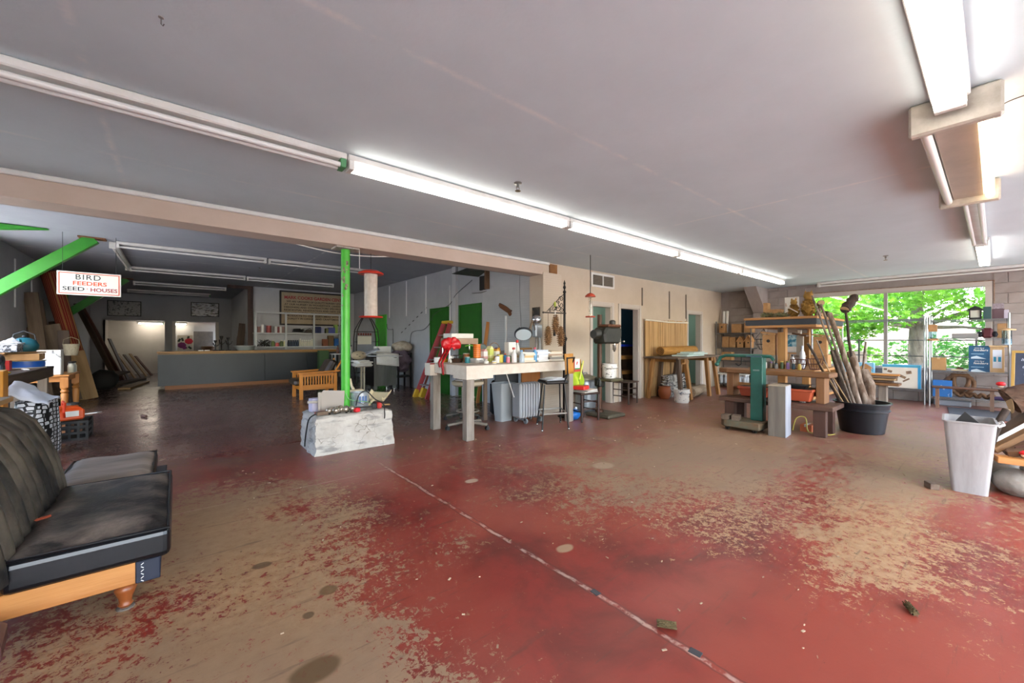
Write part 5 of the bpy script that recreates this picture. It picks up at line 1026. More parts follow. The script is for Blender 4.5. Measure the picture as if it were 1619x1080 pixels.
spray('conical white bottle in front of the tall white box', 3.84, 4.56, C('dcdad6', .3), C('c23a3a')); spray('clear bottle with blue label beside the conical one', 3.92, 4.48, C('a9b5bd', .15), C('6fa0c8'), .2)
o = spray('bottle with red sprayer behind the paper stacks', 4.3, 5.02, C('e2e0da', .3), C('d0302c'), .36)
bottle('blue labelled water bottle among the paper stacks', 4.22, 4.52, TZ, .035, .22, C('5a9bc8', .2), C('d05060'), Gt)
Gpp = 'paper stacks on the work table'; rg = random.Random(9)
k = 0
def pstack(x, y, n, w, d, cols, nm, h=.028):
    z = TZ
    for i in range(n):
        hh = h*rg.uniform(.6, 1.4); slab('paper_stack', ('bottom layer', 'second layer', 'third layer', 'fourth layer', 'fifth layer', 'sixth layer')[i] + ' of the ' + nm, 'papers', x+rg.uniform(-.02, .02), y+rg.uniform(-.02, .02), z, w*rg.uniform(.85, 1.05), d*rg.uniform(.85, 1.05), hh, C(cols[i % len(cols)], .8), rg.uniform(-.15, .15), Gpp, .002); z += hh+.001
pstack(4.08, 4.62, 5, .24, .3, ('d9cdb9', 'e4ddd0', 'd6b98a', 'dcd2c0', 'e6e1d6'), 'cream paper stack in the middle of the work table')
pstack(4.4, 4.66, 6, .26, .32, ('eeeeec', 'e8e8ea', 'f0efec', 'cfd4de', 'dfe2ea', 'c5ccd8'), 'white paper stack beside the blue bottle'); pstack(4.72, 4.7, 6, .3, .34, ('c9c0b2', '8f8a84', 'd9cfbe', 'b39a82', 'ddd4c4', 'cbb69c'), 'brown tinted paper stack at the right end of the table', .024)
carton('brown paper parcel behind the lamp', 4.55, 5.2, TZ, .35, .2, .2, C('8a6232'), .25, None, 'box', 'parcel', False)
o = thing('grey_bowl', 'grey felt dome behind the white paper stack', 'bowl', (4.12, 5.15, TZ)); MB().lathe([(.12, 0), (.13, .04), (.11, .1), (.06, .15), (.0, .165)], n=18).build('dome', C('8d8a86', .7), o, smooth=60); MB().lathe([(.135, 0), (.14, .01), (.125, .02)], n=18).build('rim', C('77746f'), o, smooth=40)
Gx = 'small supplies crowding the work table'
for lab, x, y, r, h, c, c2 in (('red lidded paint can behind the drink cartons', 3.56, 5.12, .05, .15, 'b33a2c', 'd8d4cc'), ('brown syrup bottle shaped can behind the lime carton', 3.66, 5.06, .04, .19, '5a3a22', 'c9a23a'), ('purple cup of brushes behind the yellow tin', 3.78, 5.02, .045, .13, '5a3f7d', '3a3a3a'), ('small orange pot in front of the flower basket', 3.84, 4.86, .04, .1, 'd9822b', 'e8d8b0'), ('green glitter jar in front of the flower basket', 3.9, 4.74, .035, .1, '3f8a3f', 'dcdcdc'), ('pink jar beside the conical bottle', 3.74, 4.58, .03, .09, 'd07a8a', 'efe6e0'), ('white jar at the front edge of the table', 3.6, 4.66, .035, .1, 'e2ded6', '3a5a8a'), ('teal tin left of the orange jar', 3.24, 4.9, .04, .09, '2f7d85', 'c9c9c4'), ('amber jar under the metal riser', 3.42, 5.2, .05, .13, '9a5a1c', 'd9d2c4'), ('white paper cup by the riser leg', 3.12, 5.16, .04, .11, 'e6e2da', 'e6e2da')):
    can(lab, x, y, TZ, r, h, C(c, .4), C(c2, .5), Gx, 'jar', 'craft_jar')
for i, (x, y, c) in enumerate(((3.5, 4.6, 'c23a4a'), (3.44, 4.52, 'd9b23a'), (3.36, 4.6, 'e2dccf'))): ringspool(('red', 'yellow', 'white')[i] + ' ribbon spool on the near corner of the work table', x, y, TZ, .032, .035, C(c, .5), M_paper)
# magnifier lamp
t = thing('magnifier_lamp', 'chrome articulated lamp with round magnifier head on the work table', 'desk lamp', (4.75, 5.05, TZ)); M_dk = C('2c3138', .4)
MB().box(-.08, .08, -.06, .06, 0, .03).build('base', M_dk, t, bev=.006); MB().tube([(0, 0, .03), (.0, .0, .42), (-.1, -.05, .58)], .016, 8).build('lower_arm', C('b8babd', .25, .9), t, smooth=40); MB().tube([(-.1, -.05, .58), (-.16, -.08, .66), (-.26, -.1, .5)], .013, 8).build('upper_arm', C('7d6a58', .4, .5), t, smooth=40)
hd = MB().lathe([(.145, 0), (.15, .03), (.12, .055), (.05, .06)], (0, 0, 0), 24).build('lamp_head', M_dk, t, (-.4, -.12, .42), (-.55, .5, 0), smooth=40)
MB().lathe([(.13, -.006), (.13, .002)], n=24).build('lens', mat('lens_sheen', 'cfdfe6', .2), hd); MB().tube([(-.1, 0, .05), (-.1, 0, .1), (.1, 0, .1), (.1, 0, .05)], .006, 6).build('yoke', M_chrome, hd)  # bright white-blue reflection put into the lens colour
MB().ball((-.02, -.03, .68), .09, 12, 8, (1, 1, .9)).build('lamp_shade', C('c9ccd2', .2, .9), t, smooth=60); MB().box(-.06, .1, -.06, .06, .38, .6).build('joint_box', C('aab0b8', .3, .6), t, bev=.02)
for k in range(5): MB().tube([(.02+.012*k, -.02, .5), (.03+.014*k, -.03, .25), (.01+.02*k, -.02, .0)], .008, 6).build('cable', (C('20262e'), M_plast, C('3a465c'), M_plast, C('20262e'))[k], t, smooth=40)
o = picture('portrait_picture', 'dark unframed portrait picture on the pier side above the lamp', (4.946, 5.26, 1.76), .2, .26, FACE_NX, C('5a4632'), mat('dark_portrait', '2a221c', .5, c2='8f7a5a', sc=7, lo=.5, hi=.75), fw=.008, th=.012)
# under the table
def caster_base(t, n, r, zc, m, mw, hub=.04):
    for k in range(n):
        a = 2*PI*k/n+.3; c, s = math.cos(a), math.sin(a)
        MB().bar((0, 0, zc+.03), (r*c, r*s, zc), .05, .035).build('base_arm', m, t, bev=.006); w = MB().lathe([(.028, -.022), (.03, 0), (.028, .022)], (r*c, r*s, .03), 12, Matrix.Rotation(PI/2, 3, 'X')).box(r*c-.012, r*c+.012, r*s-.015, r*s+.015, .03, zc).build('caster', mw, t, smooth=40)
t = thing('drafting_chair', 'beige swivel drafting chair with footring under the table corner', 'office chair', (3.28, 4.95, 0)); M_bs = C('5b5f63', .5)
caster_base(t, 5, .3, .08, C('7d7468', .5), M_rub); MB().lathe([(.035, .08), (.035, .42), (.022, .43), (.022, .62)], n=14).build('gas_column', C('2c3a52', .4), t, smooth=40); MB().lathe([(.012, .62), (.2, .635), (.235, .66), (.235, .7), (.2, .715)], n=24).build('seat', mat('beige_vinyl', 'a89c84', .6), t, smooth=40)
MB().tube([(.16*math.cos(k*PI/10), .16*math.sin(k*PI/10), .27) for k in range(20)], .012, 6, True).build('foot_ring', C('a8a294', .3, .7), t, smooth=40); MB().tube([(.02, 0, .6), (.22, .1, .58)], .008, 6).build('height_lever', M_rub, t)
slab('magazine', 'open magazine lying on the drafting chair seat', 'magazine', 3.28, 4.95, .717, .3, .22, .012, M_paper, .3)
t = thing('swivel_stool', 'dark swivel stool with chrome footring standing under the table', 'stool', (3.62, 5.62, 0)); caster_base(t, 5, .28, .08, C('4a463f', .5), M_rub); MB().lathe([(.018, .08), (.018, .72)], n=10).build('column', C('8f8b82', .3, .8), t, smooth=40); MB().tube([(.2*math.cos(k*PI/10), .2*math.sin(k*PI/10), .36) for k in range(20)], .01, 6, True).build('foot_ring', C('9a968c', .3, .8), t, smooth=40); MB().lathe([(.16, .72), (.18, .74), (.17, .78)], n=20).build('seat', M_black, t, smooth=40)
t = thing('waste_bin', 'grey plastic waste bin under the table beside the heater', 'bin', (4.08, 5.12, 0), .1); 
def tub(t, w0, d0, w1, d1, h, m, rim=.012, n='body'):
    MB().taper(0, 0, 0, w0, d0, h, w1, d1).build(n, m, t, bev=.02); t.children[-1].modifiers['bevel'].segments = 2
def openbin(t, w0, d0, w1, d1, h, m, th=.006):
    def ring(w, d, z, r=.03):
        out = []
        for cx_, cy_, a0 in ((w/2-r, d/2-r, 0), (-w/2+r, d/2-r, PI/2), (-w/2+r, -d/2+r, PI), (w/2-r, -d/2+r, 3*PI/2)):
            for k in range(4): a = a0+k*PI/6; out.append((cx_+r*math.cos(a), cy_+r*math.sin(a), z))
        return out
    rings = [ring(w0, d0, 0), ring(w1, d1, h), ring(w1+.02, d1+.02, h), ring(w1+.02, d1+.02, h+.012), ring(w1-.01, d1-.01, h+.012), ring(w0-.012, d0-.012, .01)]
    b = MB(); n = 16
    for R_ in rings: b.v += R_
    for i in range(len(rings)-1):
        for k in range(n): l = (k+1) % n; b.f.append((i*n+k, i*n+l, (i+1)*n+l, (i+1)*n+k))
    b.f.append(tuple(range(n-1, -1, -1))); b.f.append(tuple(5*n+k for k in range(n)))
    return b.build('body', m, t, smooth=35)
openbin(t, .24, .18, .32, .26, .6, C('9ba0a2', .5))
t = thing('oil_heater', 'grey finned oil filled radiator heater on wheels', 'heater', (4.3, 4.78, 0), .0); M_ht = C('b3b6ba', .4)
for k in range(8):
    y = -.0; x = -.19+k*.055
    MB().prism([(-.07, .08), (.07, .08), (.085, .12), (.085, .6), (.06, .63), (-.06, .63), (-.085, .6), (-.085, .12)], x-.016, x+.016, 'x').build('fin', M_ht, t, bev=.012)
MB().tube([(-.19, 0, .13), (.2, 0, .13)], .03, 8).tube([(-.19, 0, .57), (.2, 0, .57)], .03, 8).build('oil_pipe', M_ht, t, smooth=40)
for x in (-.14, .17):
    MB().box(x-.015, x+.015, -.13, .13, .05, .08).build('axle_bracket', C('6d7074'), t)
    for s in (-1, 1): MB().lathe([(.04, -.015), (.045, 0), (.04, .015)], (x, s*.12, .045), 14, Matrix.Rotation(PI/2, 3, 'Y')).build('wheel', C('6f7478'), t, smooth=40)
MB().box(-.24, -.2, -.09, .09, .1, .62).build('control_panel', C('8f9296'), t, bev=.01)
# board and bits behind the stool
slab('plywood_sheet', 'orange brown plywood panel standing under the right end of the table', 'panel', 4.62, 5.05, 0, .42, .03, .8, wood('ply_orange', 'a4652c', '85501f', 2, .6)); slab('board_offcut', 'dark grey panel leaning under the back of the table', 'panel', 4.3, 5.3, 0, .5, .03, .75, C('4a4d52', .6)); leaning('board', 'pale stud standing under the middle of the table', (3.85, 5.3, 0), (3.85, 5.3, .82), .06, .04, M_oldw, cat='board')
slab('dark_bundle', 'bundle of black fabric stored under the table', 'bundle', 4.45, 5.6, 0, .5, .2, .6, C('17161a', .9), 0, None, .06)
leaning('cane', 'thin white cane hanging aslant under the table', (3.72, 4.6, .82), (4.0, 4.75, .42), .012, .012, M_plast, cat='cane')
# bar stool
t = thing('bar_stool', 'black wire frame bar stool with honey wood backrest', 'stool', (4.3, 4.19, 0), 0); M_bl = mat('black_tube_steel', '1a1a1a', .35, .4)
foot = ((-.31, -.07), (.08, -.22), (-.04, .32), (.35, .2)); top = ((-.22, -.03), (.06, -.15), (-.02, .22), (.26, .13))
for i in range(4): lg = MB().tube([(foot[i][0], foot[i][1], .0), (top[i][0], top[i][1], .66)], .011, 8).build('leg', M_bl, t, smooth=40); MB().ball((foot[i][0], foot[i][1], .014), .015, 8, 6).build('tip', M_chrome, lg, smooth=60)
fr = [Vector(foot[i]).lerp(Vector(top[i]), .36) for i in (0, 1, 3, 2)]
MB().tube([(v.x, v.y, .24) for v in fr], .012, 6, True).build('foot_ring', C('b0aca4', .3, .8), t)
cx_ = sum(v[0] for v in top)/4; cy_ = sum(v[1] for v in top)/4
MB().obox((cx_, cy_, .685), (.37, .34, .05), Matrix.Rotation(-.37, 3, 'Z')).build('seat', C('1c1b1b', .5), t, bev=.02)
for p, q in (((.06, -.15, .68), (.08, -.19, 1.04)), ((.2, .04, .68), (.31, -.13, 1.04))):
    p = Vector(p); q = Vector(q); MB().tube([tuple(p), tuple(p.lerp(q, .35)+Vector((.02, -.03, 0))), tuple(q)], .011, 8).build('back_rod', M_bl, t, smooth=40)
MB().tube([(.08, -.19, 1.04), (.31, -.13, 1.04)], .011, 8).build('back_top_rod', M_bl, t)
MB().grid(lambda u, v: ((u-.5)*.25, .02*math.cos((u-.5)*3), (v-.5)*.3), 10, 4).build('backrest', wood('honey_backrest', 'c98e42', 'ad7228', 2, .4), t, (.19, -.135, .95), (-.06, 0, .25), smooth=60, solid=.018)
for k in range(3): slab('newspaper', ('bottom', 'middle', 'top folded')[k] + ' newspaper on the bar stool seat', 'newspaper', 4.3+cx_+.01*k, 4.19+cy_, .712+k*.012, .32-.07*k, .26-.03*k, .01, C(('b9bcc4', 'c9ccd2', 'dfe0e2')[k], .8), -.3+.3*k, 'newspapers on the bar stool')
# iron plant hanger with cones
t = thing('iron_hanger', 'tall black iron post with scrolled bracket and finial', 'iron stand', (5.08, 4.7, 0))
MB().lathe([(.12, 0), (.12, .02), (.03, .04), (.028, 1.28), (.04, 1.3), (.05, 1.33), (.03, 1.36), (.022, 1.4), (.02, 2.1), (.032, 2.12), (.01, 2.16), (.028, 2.2), (.012, 2.24), (.02, 2.27), (.0, 2.33)], n=12).build('post', M_iron, t, smooth=40)
ad = Vector((-.75, .15, 0)).normalized()
def AP(s, z): return (ad.x*s, ad.y*s, z)
MB().tube([AP(-.03, 1.76), AP(.42, 1.76)], .012, 8).build('arm', C('4a4640', .4, .5), t, smooth=40); MB().ball(AP(.43, 1.76), .018).build('arm_end', C('4a4640', .4, .5), t)
def scroll(cs, cz, r, a0, turns, d=1): return [AP(cs+r*(1-k/26)*math.cos(a0+d*turns*2*PI*k/24), cz+r*(1-k/26)*math.sin(a0+d*turns*2*PI*k/24)) for k in range(25)]
for cs, cz, r, a0, d in ((.07, 2.0, .05, 0, 1), (.07, 1.9, .06, 1, -1), (.14, 1.84, .06, 2, 1), (.06, 1.82, .045, 0, -1), (.22, 1.82, .045, 3, -1), (.3, 1.8, .03, 1, 1), (.13, 1.95, .035, 2, -1), (.2, 1.9, .03, 0, 1)): MB().tube(scroll(cs, cz, r, a0, 1.4, d), .006, 5).build('scroll', M_iron, t)
MB().tube([AP(.02, 2.08), AP(.12, 2.0), AP(.22, 1.9), AP(.36, 1.78)], .006, 5).build('scroll_edge', M_iron, t)
def pinecone(lab, x, y, z, r, h, i):
    o = thing('pine_cone', lab, 'pine cone', (x, y, z), i, 'big pine cones on the iron hanger'); b = MB(); b.lathe([(.01, 0), (r*.6, h*.15), (r*.7, h*.5), (r*.4, h*.85), (.01, h)], n=8); 
    for k in range(11):
        zz = h*(.03+.9*k/10); rr = r*(math.sin(PI*(.12+.8*k/10))**.6)
        for q in range(7):
            a = 2*PI*q/7 + k*.45; c, s = math.cos(a), math.sin(a); b.obox((rr*.85*c, rr*.85*s, zz), (r*.45, r*.42, .008), Matrix.Rotation(a, 3, 'Z') @ Matrix.Rotation(.5, 3, 'Y'))
    stuff(b.build('scales', mat('cone_brown', '9a7248', .8, c2='5a3d24', sc=25), o)); MB().tube([(0, 0, h), (0, 0, 1.76-z)], .004, 5).build('string', C('6b5a45'), o)
for i, (s, z, h, lab) in enumerate(((.36, 1.22, .32, 'pine cone hanging farthest left on the iron hanger'), (.21, 1.4, .34, 'pine cone hanging in the middle of the iron hanger'), (.1, 1.2, .34, 'pine cone hanging closest to the iron post'))): p = AP(s, 0); pinecone(lab, 5.08+p[0], 4.7+p[1]-.03, z, .068, h, i)
o = thing('hanging_tool', 'white handled brush with green tip hung on the iron arm', 'brush', (5.08+ad.x*.24, 4.66+ad.y*.24, 1.42)); MB().tube([(0, 0, .02), (.02, 0, .38)], .012, 6).build('handle', M_plast, o); MB().obox((0, 0, 0), (.03, .03, .1)).build('head', M_black, o); MB().ball((.01, 0, .48), .03, 8, 6, (.7, .7, 1.6)).build('leaf_tip', C('aab84a'), o, smooth=60); MB().tube([(.02, 0, .38), (.05, 0, .42), (.01, 0, .46)], .014, 6).build('clip', M_black, o)
# side chairs
M_dch = wood('dark_chair_wood', '3a241b', '291812', 2, .45)
def sidechair(lab, x, y, rz, m, slats=3, h=.9):
    t = thing('side_chair', lab, 'chair', (x, y, 0), rz, 'dark wooden side chairs')
    MB().box(-.21, .21, -.2, .2, .43, .46).build('seat', m, t, bev=.01)
    for s in (-1, 1):
        MB().lathe([(.014, 0), (.02, .1), (.02, .43)], (s*.18, -.17, 0), 8).build('leg', m, t, smooth=40); MB().tube([(s*.18, .19, 0), (s*.18, .18, .45), (s*.19, .24, h)], [.016, .02, .015], 8).build('leg', m, t, smooth=40)
        for z in (.16, .29): MB().tube([(s*.18, -.17, z), (s*.18, .185, z)], .01, 6).build('stretcher', m, t)
    for z in (.2, .32): MB().tube([(-.18, -.17, z), (.18, -.17, z)], .01, 6).build('stretcher', m, t)
    MB().grid(lambda u, v: ((u-.5)*.36, .235+.02*math.sin(PI*u)+.03*v-.01, h-.12+v*.11), 8, 2).build('top_rail', m, t, smooth=60, solid=.02)
    for k in range(slats): xx = -.1+.2*k/(slats-1); MB().bar((xx, .185, .46), (xx, .245, h-.1), .03, .012).build('spindle', m, t)
    return t
sidechair('dark wooden side chair loaded with papers beside the table end', 5.12, 4.33, -.12, M_dch); sidechair('dark wooden side chair standing by the dark doorway', 7.16, 4.92, .1, wood('grey_brown_chair', '4d3a30', '382a23', 2, .5))
for k in range(3): slab('magazine', ('bottom', 'middle', 'top')[k] + ' magazine on the loaded side chair', 'magazine', 5.12+.02*k, 4.28, .461+k*.014, .33-.04*k, .26, .013, C(('c9c2b6', 'b5b3b0', 'ddd8cf')[k], .6), .1*k, 'magazines on the side chair')
slab('red_binder', 'bright red binder lying on the loaded side chair', 'binder', 5.04, 4.3, .505, .22, .2, .06, C('cf2a22', .4), .3, bev=.01)
o = thing('safety_vest', 'lime yellow safety vest hung over the side chair back', 'vest', (5.16, 4.62, .5)); M_vest = mat('lime_vest', 'b5cf2b', .7, c2='9fbc24', sc=6)
MB().grid(lambda u, v: ((u-.5)*(.3-.1*v)+.02*math.sin(v*9), -.13+.05*math.sin(u*PI*3+v*4)*(1-v)+.02*v, .02+.46*v), 16, 10).build('front', M_vest, o, smooth=70, solid=.006); MB().grid(lambda u, v: ((u-.5)*.26, -.05+.16*v, .48-.02*math.sin(v*PI)), 6, 4).build('shoulder', M_vest, o, smooth=60, solid=.006); MB().obox((.08, -.16, .3), (.03, .006, .32), Matrix.Rotation(.3, 3, 'Y')).build('stripe', C('d8d36a', .5), o)
o = thing('sign_card', 'white and green card on red board at the table end', 'card', (4.99, 4.34, .83)); MB().box(-.09, .07, -.01, .01, -.04, .16).build('backing', C('b5382e'), o); MB().box(-.07, .05, -.014, -.01, .0, .17).build('card', M_paper, o); MB().box(-.07, .05, -.0145, -.01, .0, .02).build('green_edge', C('2f8a4a'), o); MB().obox((-.02, -.0155, .1), (.02, .002, .05), Matrix.Rotation(.4, 3, 'Y')).build('red_mark', C('cc2a2a'), o)
o = thing('blue_bag', 'bright blue plastic bag under the loaded side chair', 'bag', (5.0, 4.42, 0)); MB().ball((0, 0, .09), .1, 12, 8, (1.2, .9, .9), jit=.12, seed=2).build('body', C('1c6fc2', .35), o, smooth=60); MB().ball((.04, 0, .18), .03, 8, 5).build('knot', C('dfe6ee', .4), o, smooth=60)
# drill press
t = thing('drill_press', 'old black floor drill press with rusty column and belt guard', 'drill press', (5.62, 4.38, 0)); M_dp = mat('dark_green_black_cast', '23241f', .45, c2='2f2f28', sc=6)
MB().box(-.2, .28, -.34, .16, 0, .06).build('base', mat('dull_cast_base', '57503f', .6, c2='453f33', sc=8), t, bev=.02); MB().box(-.05, .2, -.28, -.05, .06, .064).build('base_slot_plate', C('4a4436'), t)
MB().lathe([(.07, .06), (.07, .1), (.04, .12), (.04, 1.74)], n=14).build('column', mat('rusty_column', '5a3a26', .5, .3, c2='3f2a1d', sc=10, st=(1, 1, .2)), t, smooth=40)
MB().box(-.06, .27, -.3, .06, .6, .65).build('work_table', mat('olive_cast', '565138', .5, c2='474330', sc=8), t, bev=.015); MB().box(-.07, .07, -.07, .07, .5, .66).build('table_bracket', M_dp, t, bev=.02); MB().tube([(-.07, -.05, .58), (-.15, -.08, .62), (-.2, -.1, .54)], .01, 6).build('table_crank', M_iron, t)
MB().prism([(-.16, 1.24), (.24, 1.24), (.29, 1.36), (.29, 1.52), (-.12, 1.52), (-.2, 1.42)], -.26, .02, 'y').build('head', M_dp, t, bev=.03); MB().lathe([(.07, -.32), (.08, -.3), (.08, -.16)], (0, -.12, 1.4), 16, Matrix.Rotation(PI/2, 3, 'Y')).build('motor', M_dp, t, smooth=40)
MB().box(-.05, .3, -.24, .0, 1.52, 1.57).build('belt_guard', mat('copper_guard', '8a5a3c', .4, .4, c2='5f3d2a', sc=5), t, bev=.02); MB().lathe([(.055, 0), (.055, .06), (.03, .08)], (.2, -.12, 1.57), 14).build('pulley_cover', M_dp, t, smooth=40)
MB().lathe([(.012, 0), (.02, .02), (.03, .04), (.03, .1), (.035, .12)], (.2, -.16, 1.1), 12).build('chuck', C('8d8b86', .3, .8), t, smooth=40); MB().lathe([(.03, 1.2), (.03, 1.25)], (.2, -.16, 0), 10).build('quill', M_chrome, t)
for a in (0, 2.1, 4.2): h = MB().tube([(.28, -.14, 1.28), (.32+.16*math.cos(a), -.16, 1.28+.1*math.sin(a))], .006, 6).build('feed_handle', M_iron, t); MB().ball((.32+.16*math.cos(a), -.16, 1.28+.1*math.sin(a)), .016).build('handle_knob', C('cfcac0'), h, smooth=60)
def bucket(lab, x, y, z, r0, r1, h, m, group='white plastic buckets', lid=True, handle=True, splat=True, rz=0):
    t = thing('plastic_bucket', lab, 'bucket', (x, y, z), rz, group)
    MB().lathe([(r0, 0), (r1*.97, h*.72), (r1*1.06, h*.73), (r1*1.06, h*.82), (r1, h*.83), (r1, h), (r1*.95, h), (r1*.94, h*.1)], n=24, caps=False).lathe([(0.001, .004), (r0, .004)], n=24, caps=False).build('body', m, t, smooth=35)
    if lid: MB().lathe([(r1*1.03, h*.97), (r1*1.03, h*1.02), (r1*.9, h*1.03), (.001, h*1.03)], n=24).build('lid', m, t, smooth=35)
    if handle: MB().tube([(-r1*1.06, 0, h*.78)] + [(-r1*1.1*math.cos(k*PI/8), -r1*1.1*math.sin(k*PI/8), h*.7) for k in range(1, 8)] + [(r1*1.06, 0, h*.78)], .004, 6).build('bail', C('6d6a66', .4, .6), t, smooth=40)
    return t
M_bkt = mat('printed_bucket', 'dcd8d0', .45, c2='6a6560', sc=18, st=(1, 1, 2), lo=.57, hi=.62)
bucket('white bucket with lid on the drill press table', 5.73, 4.26, .652, .105, .13, .24, M_bkt); 
t = thing('trash_can', 'ribbed galvanised trash can behind the drill press', 'trash can', (5.72, 4.78, 0)); M_galv = mat('galvanised', 'a3acb3', .35, .7, c2='8b949b', sc=5); b = MB(); n = 36
for z, r in ((0, .17), (.03, .175), (.1, .178), (.3, .185), (.5, .19), (.52, .195), (.54, .19), (.58, .192), (.6, .2)): 
    b.v += [((r+(.006 if k % 2 else 0)*(1 if .05 < z < .51 else 0))*math.cos(2*PI*k/n) , (r+(.006 if k % 2 else 0)*(1 if .05 < z < .51 else 0))*math.sin(2*PI*k/n), z) for k in range(n)]
for i in range(8):
    for k in range(n): l = (k+1) % n; b.f.append((i*n+k, i*n+l, (i+1)*n+l, (i+1)*n+k))
b.f.append(tuple(range(n-1, -1, -1))); b.build('body', M_galv, t, smooth=30); MB().lathe([(.21, .59), (.21, .62), (.19, .64), (.06, .68), (.001, .68)], n=36).build('lid', C('8f8a78', .5, .4), t, smooth=30); MB().tube([(-.05, 0, .67), (-.04, 0, .71), (.04, 0, .71), (.05, 0, .67)], .008, 6).build('lid_handle', M_galv, t)
# dark room contents
slab('wooden_bench', 'wooden shelf board glimpsed inside the dark blue room', 'shelf', 8.0, 5.75, .85, .9, .35, .09, wood('bench_glimpse', 'a87a42', '8a6030', 0, .6)); slab('wooden_bench', 'lower wooden shelf board inside the dark blue room', 'shelf', 8.0, 5.75, .5, .9, .35, .08, MATS['bench_glimpse']); slab('blue_light_strip', 'bright blue strip painted for the blue light in the dark room', 'painted light', 8.0, 5.75, 1.15, .9, .3, .05, C('1f3fd0', .5))  # blue light inside the room painted as a bright blue strip
struct(MB().box(7.5, 7.55, 5.55, 5.95, 0, 1.15).box(8.45, 8.5, 5.55, 5.95, 0, 1.15).build('trim_80', M_drk), 'shelf uprights inside the dark blue room')
# ================================================================ BAMBOO MATS, SAWHORSE TABLE
M_bam = mat('bamboo_blind', 'cba26c', .7, c2='7d5a30', sc=7, st=(6, 1, .08), lo=.42, hi=.7, rnd=True)
t = thing('bamboo_blind', 'tall honey bamboo blind hung on the beige wall', 'blind', (9.05, 5.04, 0)); rg = random.Random(2)
x = -.95
while x < .95:
    w = rg.uniform(.05, .11); MB().box(x, min(x+w, .96)-.004, -.008+rg.uniform(-.006, .006), .012, .02, 1.76+rg.uniform(-.02, .02)).build('reed_panel', M_bam, t); x += w
MB().tube([(-.99, -.02, 1.76), (0, -.03, 1.73), (.97, -.02, 1.74)], .018, 8).build('top_pole', C('e2d9c6', .5), t, smooth=40)
M_bamh = mat('bamboo_roll_reeds', 'c08a3e', .65, c2='8f5f26', sc=9, st=(.3, 5, 5), lo=.35, hi=.7)
t = thing('rolled_blind', 'rolled up bamboo blind lying on the sawhorse table', 'rolled blind', (9.0, 4.78, .96)); MB().tube([(-.72, 0, .1), (.95, .05, .1)], .1, 16).build('roll', M_bamh, t, smooth=40); b = MB()
b.tube([(-.725, .09*(k/40)*math.cos(k*.45), .1+.09*(k/40)*math.sin(k*.45)) for k in range(2, 41)], .008, 5); b.build('spiral_end', C('5a3a1c', .8), t)
t = thing('sawhorse_table', 'rough plank table on splayed timber sawhorses', 'table', (9.12, 4.62, 0)); M_saw = wood('sawhorse_timber', 'b07d42', '7d5228', 2, .6); M_sawd = wood('sawhorse_dark', '5f4a3a', '46352a', 2, .7)
for k in range(3): MB().box(-1.12, 1.15, -.4+k*.27, -.135+k*.27, .9, .94).build('top_plank', M_oldw, t, bev=.004)
legs = ((-.85, -.33, -.05), (-.55, -.33, .05), (-.95, .33, -.05), (-.6, .33, .05), (.45, -.33, -.05), (.82, -.33, .06), (.1, .33, -.05), (.5, .33, .05))
for i, (x, y, d) in enumerate(legs): MB().bar((x+d, y*1.1, 0), (x, y*.8, .9), .09, .07).build('leg', M_saw if i % 3 else M_sawd, t, bev=.004)
for x in (-.72, .55): MB().box(x-.05, x+.05, -.36, .36, .82, .9).build('crossbar', M_saw, t)
MB().box(-.75, -.45, -.3, -.25, .78, .86).build('brace', M_saw, t)
for i, (x, y, z, sx, sy, rz) in enumerate(((9.0, 4.5, .941, .9, .35, .05), (9.3, 4.55, .973, .8, .3, -.08), (9.2, 4.5, 1.005, .7, .3, .12))): slab('glass_sheet', ('bottom', 'middle', 'top')[i] + ' pale green glass sheet on the sawhorse table', 'glass sheet', x, y, z, sx, sy, .03, C('d2e4df', .2), rz, 'glass sheets on the sawhorse table')
b = MB(); rg = random.Random(8)
t = thing('newspaper_heap', 'tall heap of bundled newspapers behind the sawhorse legs', 'newspapers', (8.95, 4.78, 0))
for k in range(15):
    o = MB().obox((0, 0, 0), (.9+rg.uniform(-.1, .1), .14, .03)).build('bundle', mat('newsprint', 'c9c5bd', .9, c2='4a4846', sc=9, st=(1, 1, 3), lo=.47, hi=.55), t, (rg.uniform(-.05, .05), rg.uniform(-.02, .02), .016+.034*k), (0, rg.uniform(-.03, .03), rg.uniform(-.06, .06)))
tag(MB().tube([(-.6, 0, 0), (.5, .05, 0)], [.12, .1], 14).build('log', mat('pale_log', 'a8937a', .8, c2='8a765e', sc=8, st=(.3, 3, 3)), None, (9.4, 4.45, .13), (0, 0, .15), smooth=40), 'pale debarked log lying under the sawhorse table', 'log')
o = thing('clay_pot', 'orange brown clay pot under the left end of the sawhorse table', 'pot', (8.36, 4.72, 0)); MB().lathe([(.09, 0), (.13, .08), (.14, .18), (.11, .24), (.12, .26)], n=18).build('body', C('8f4a24', .6), o, smooth=40); MB().lathe([(.125, .25), (.125, .27), (.1, .27)], n=18).build('rim', C('a55a30', .6), o)
bucket('white bucket standing on the floor before the sawhorse legs', 8.12, 4.2, 0, .13, .155, .28, mat('printed_bucket_b', 'ddd8d0', .45, c2='4f5a70', sc=12, lo=.57, hi=.62), lid=False)
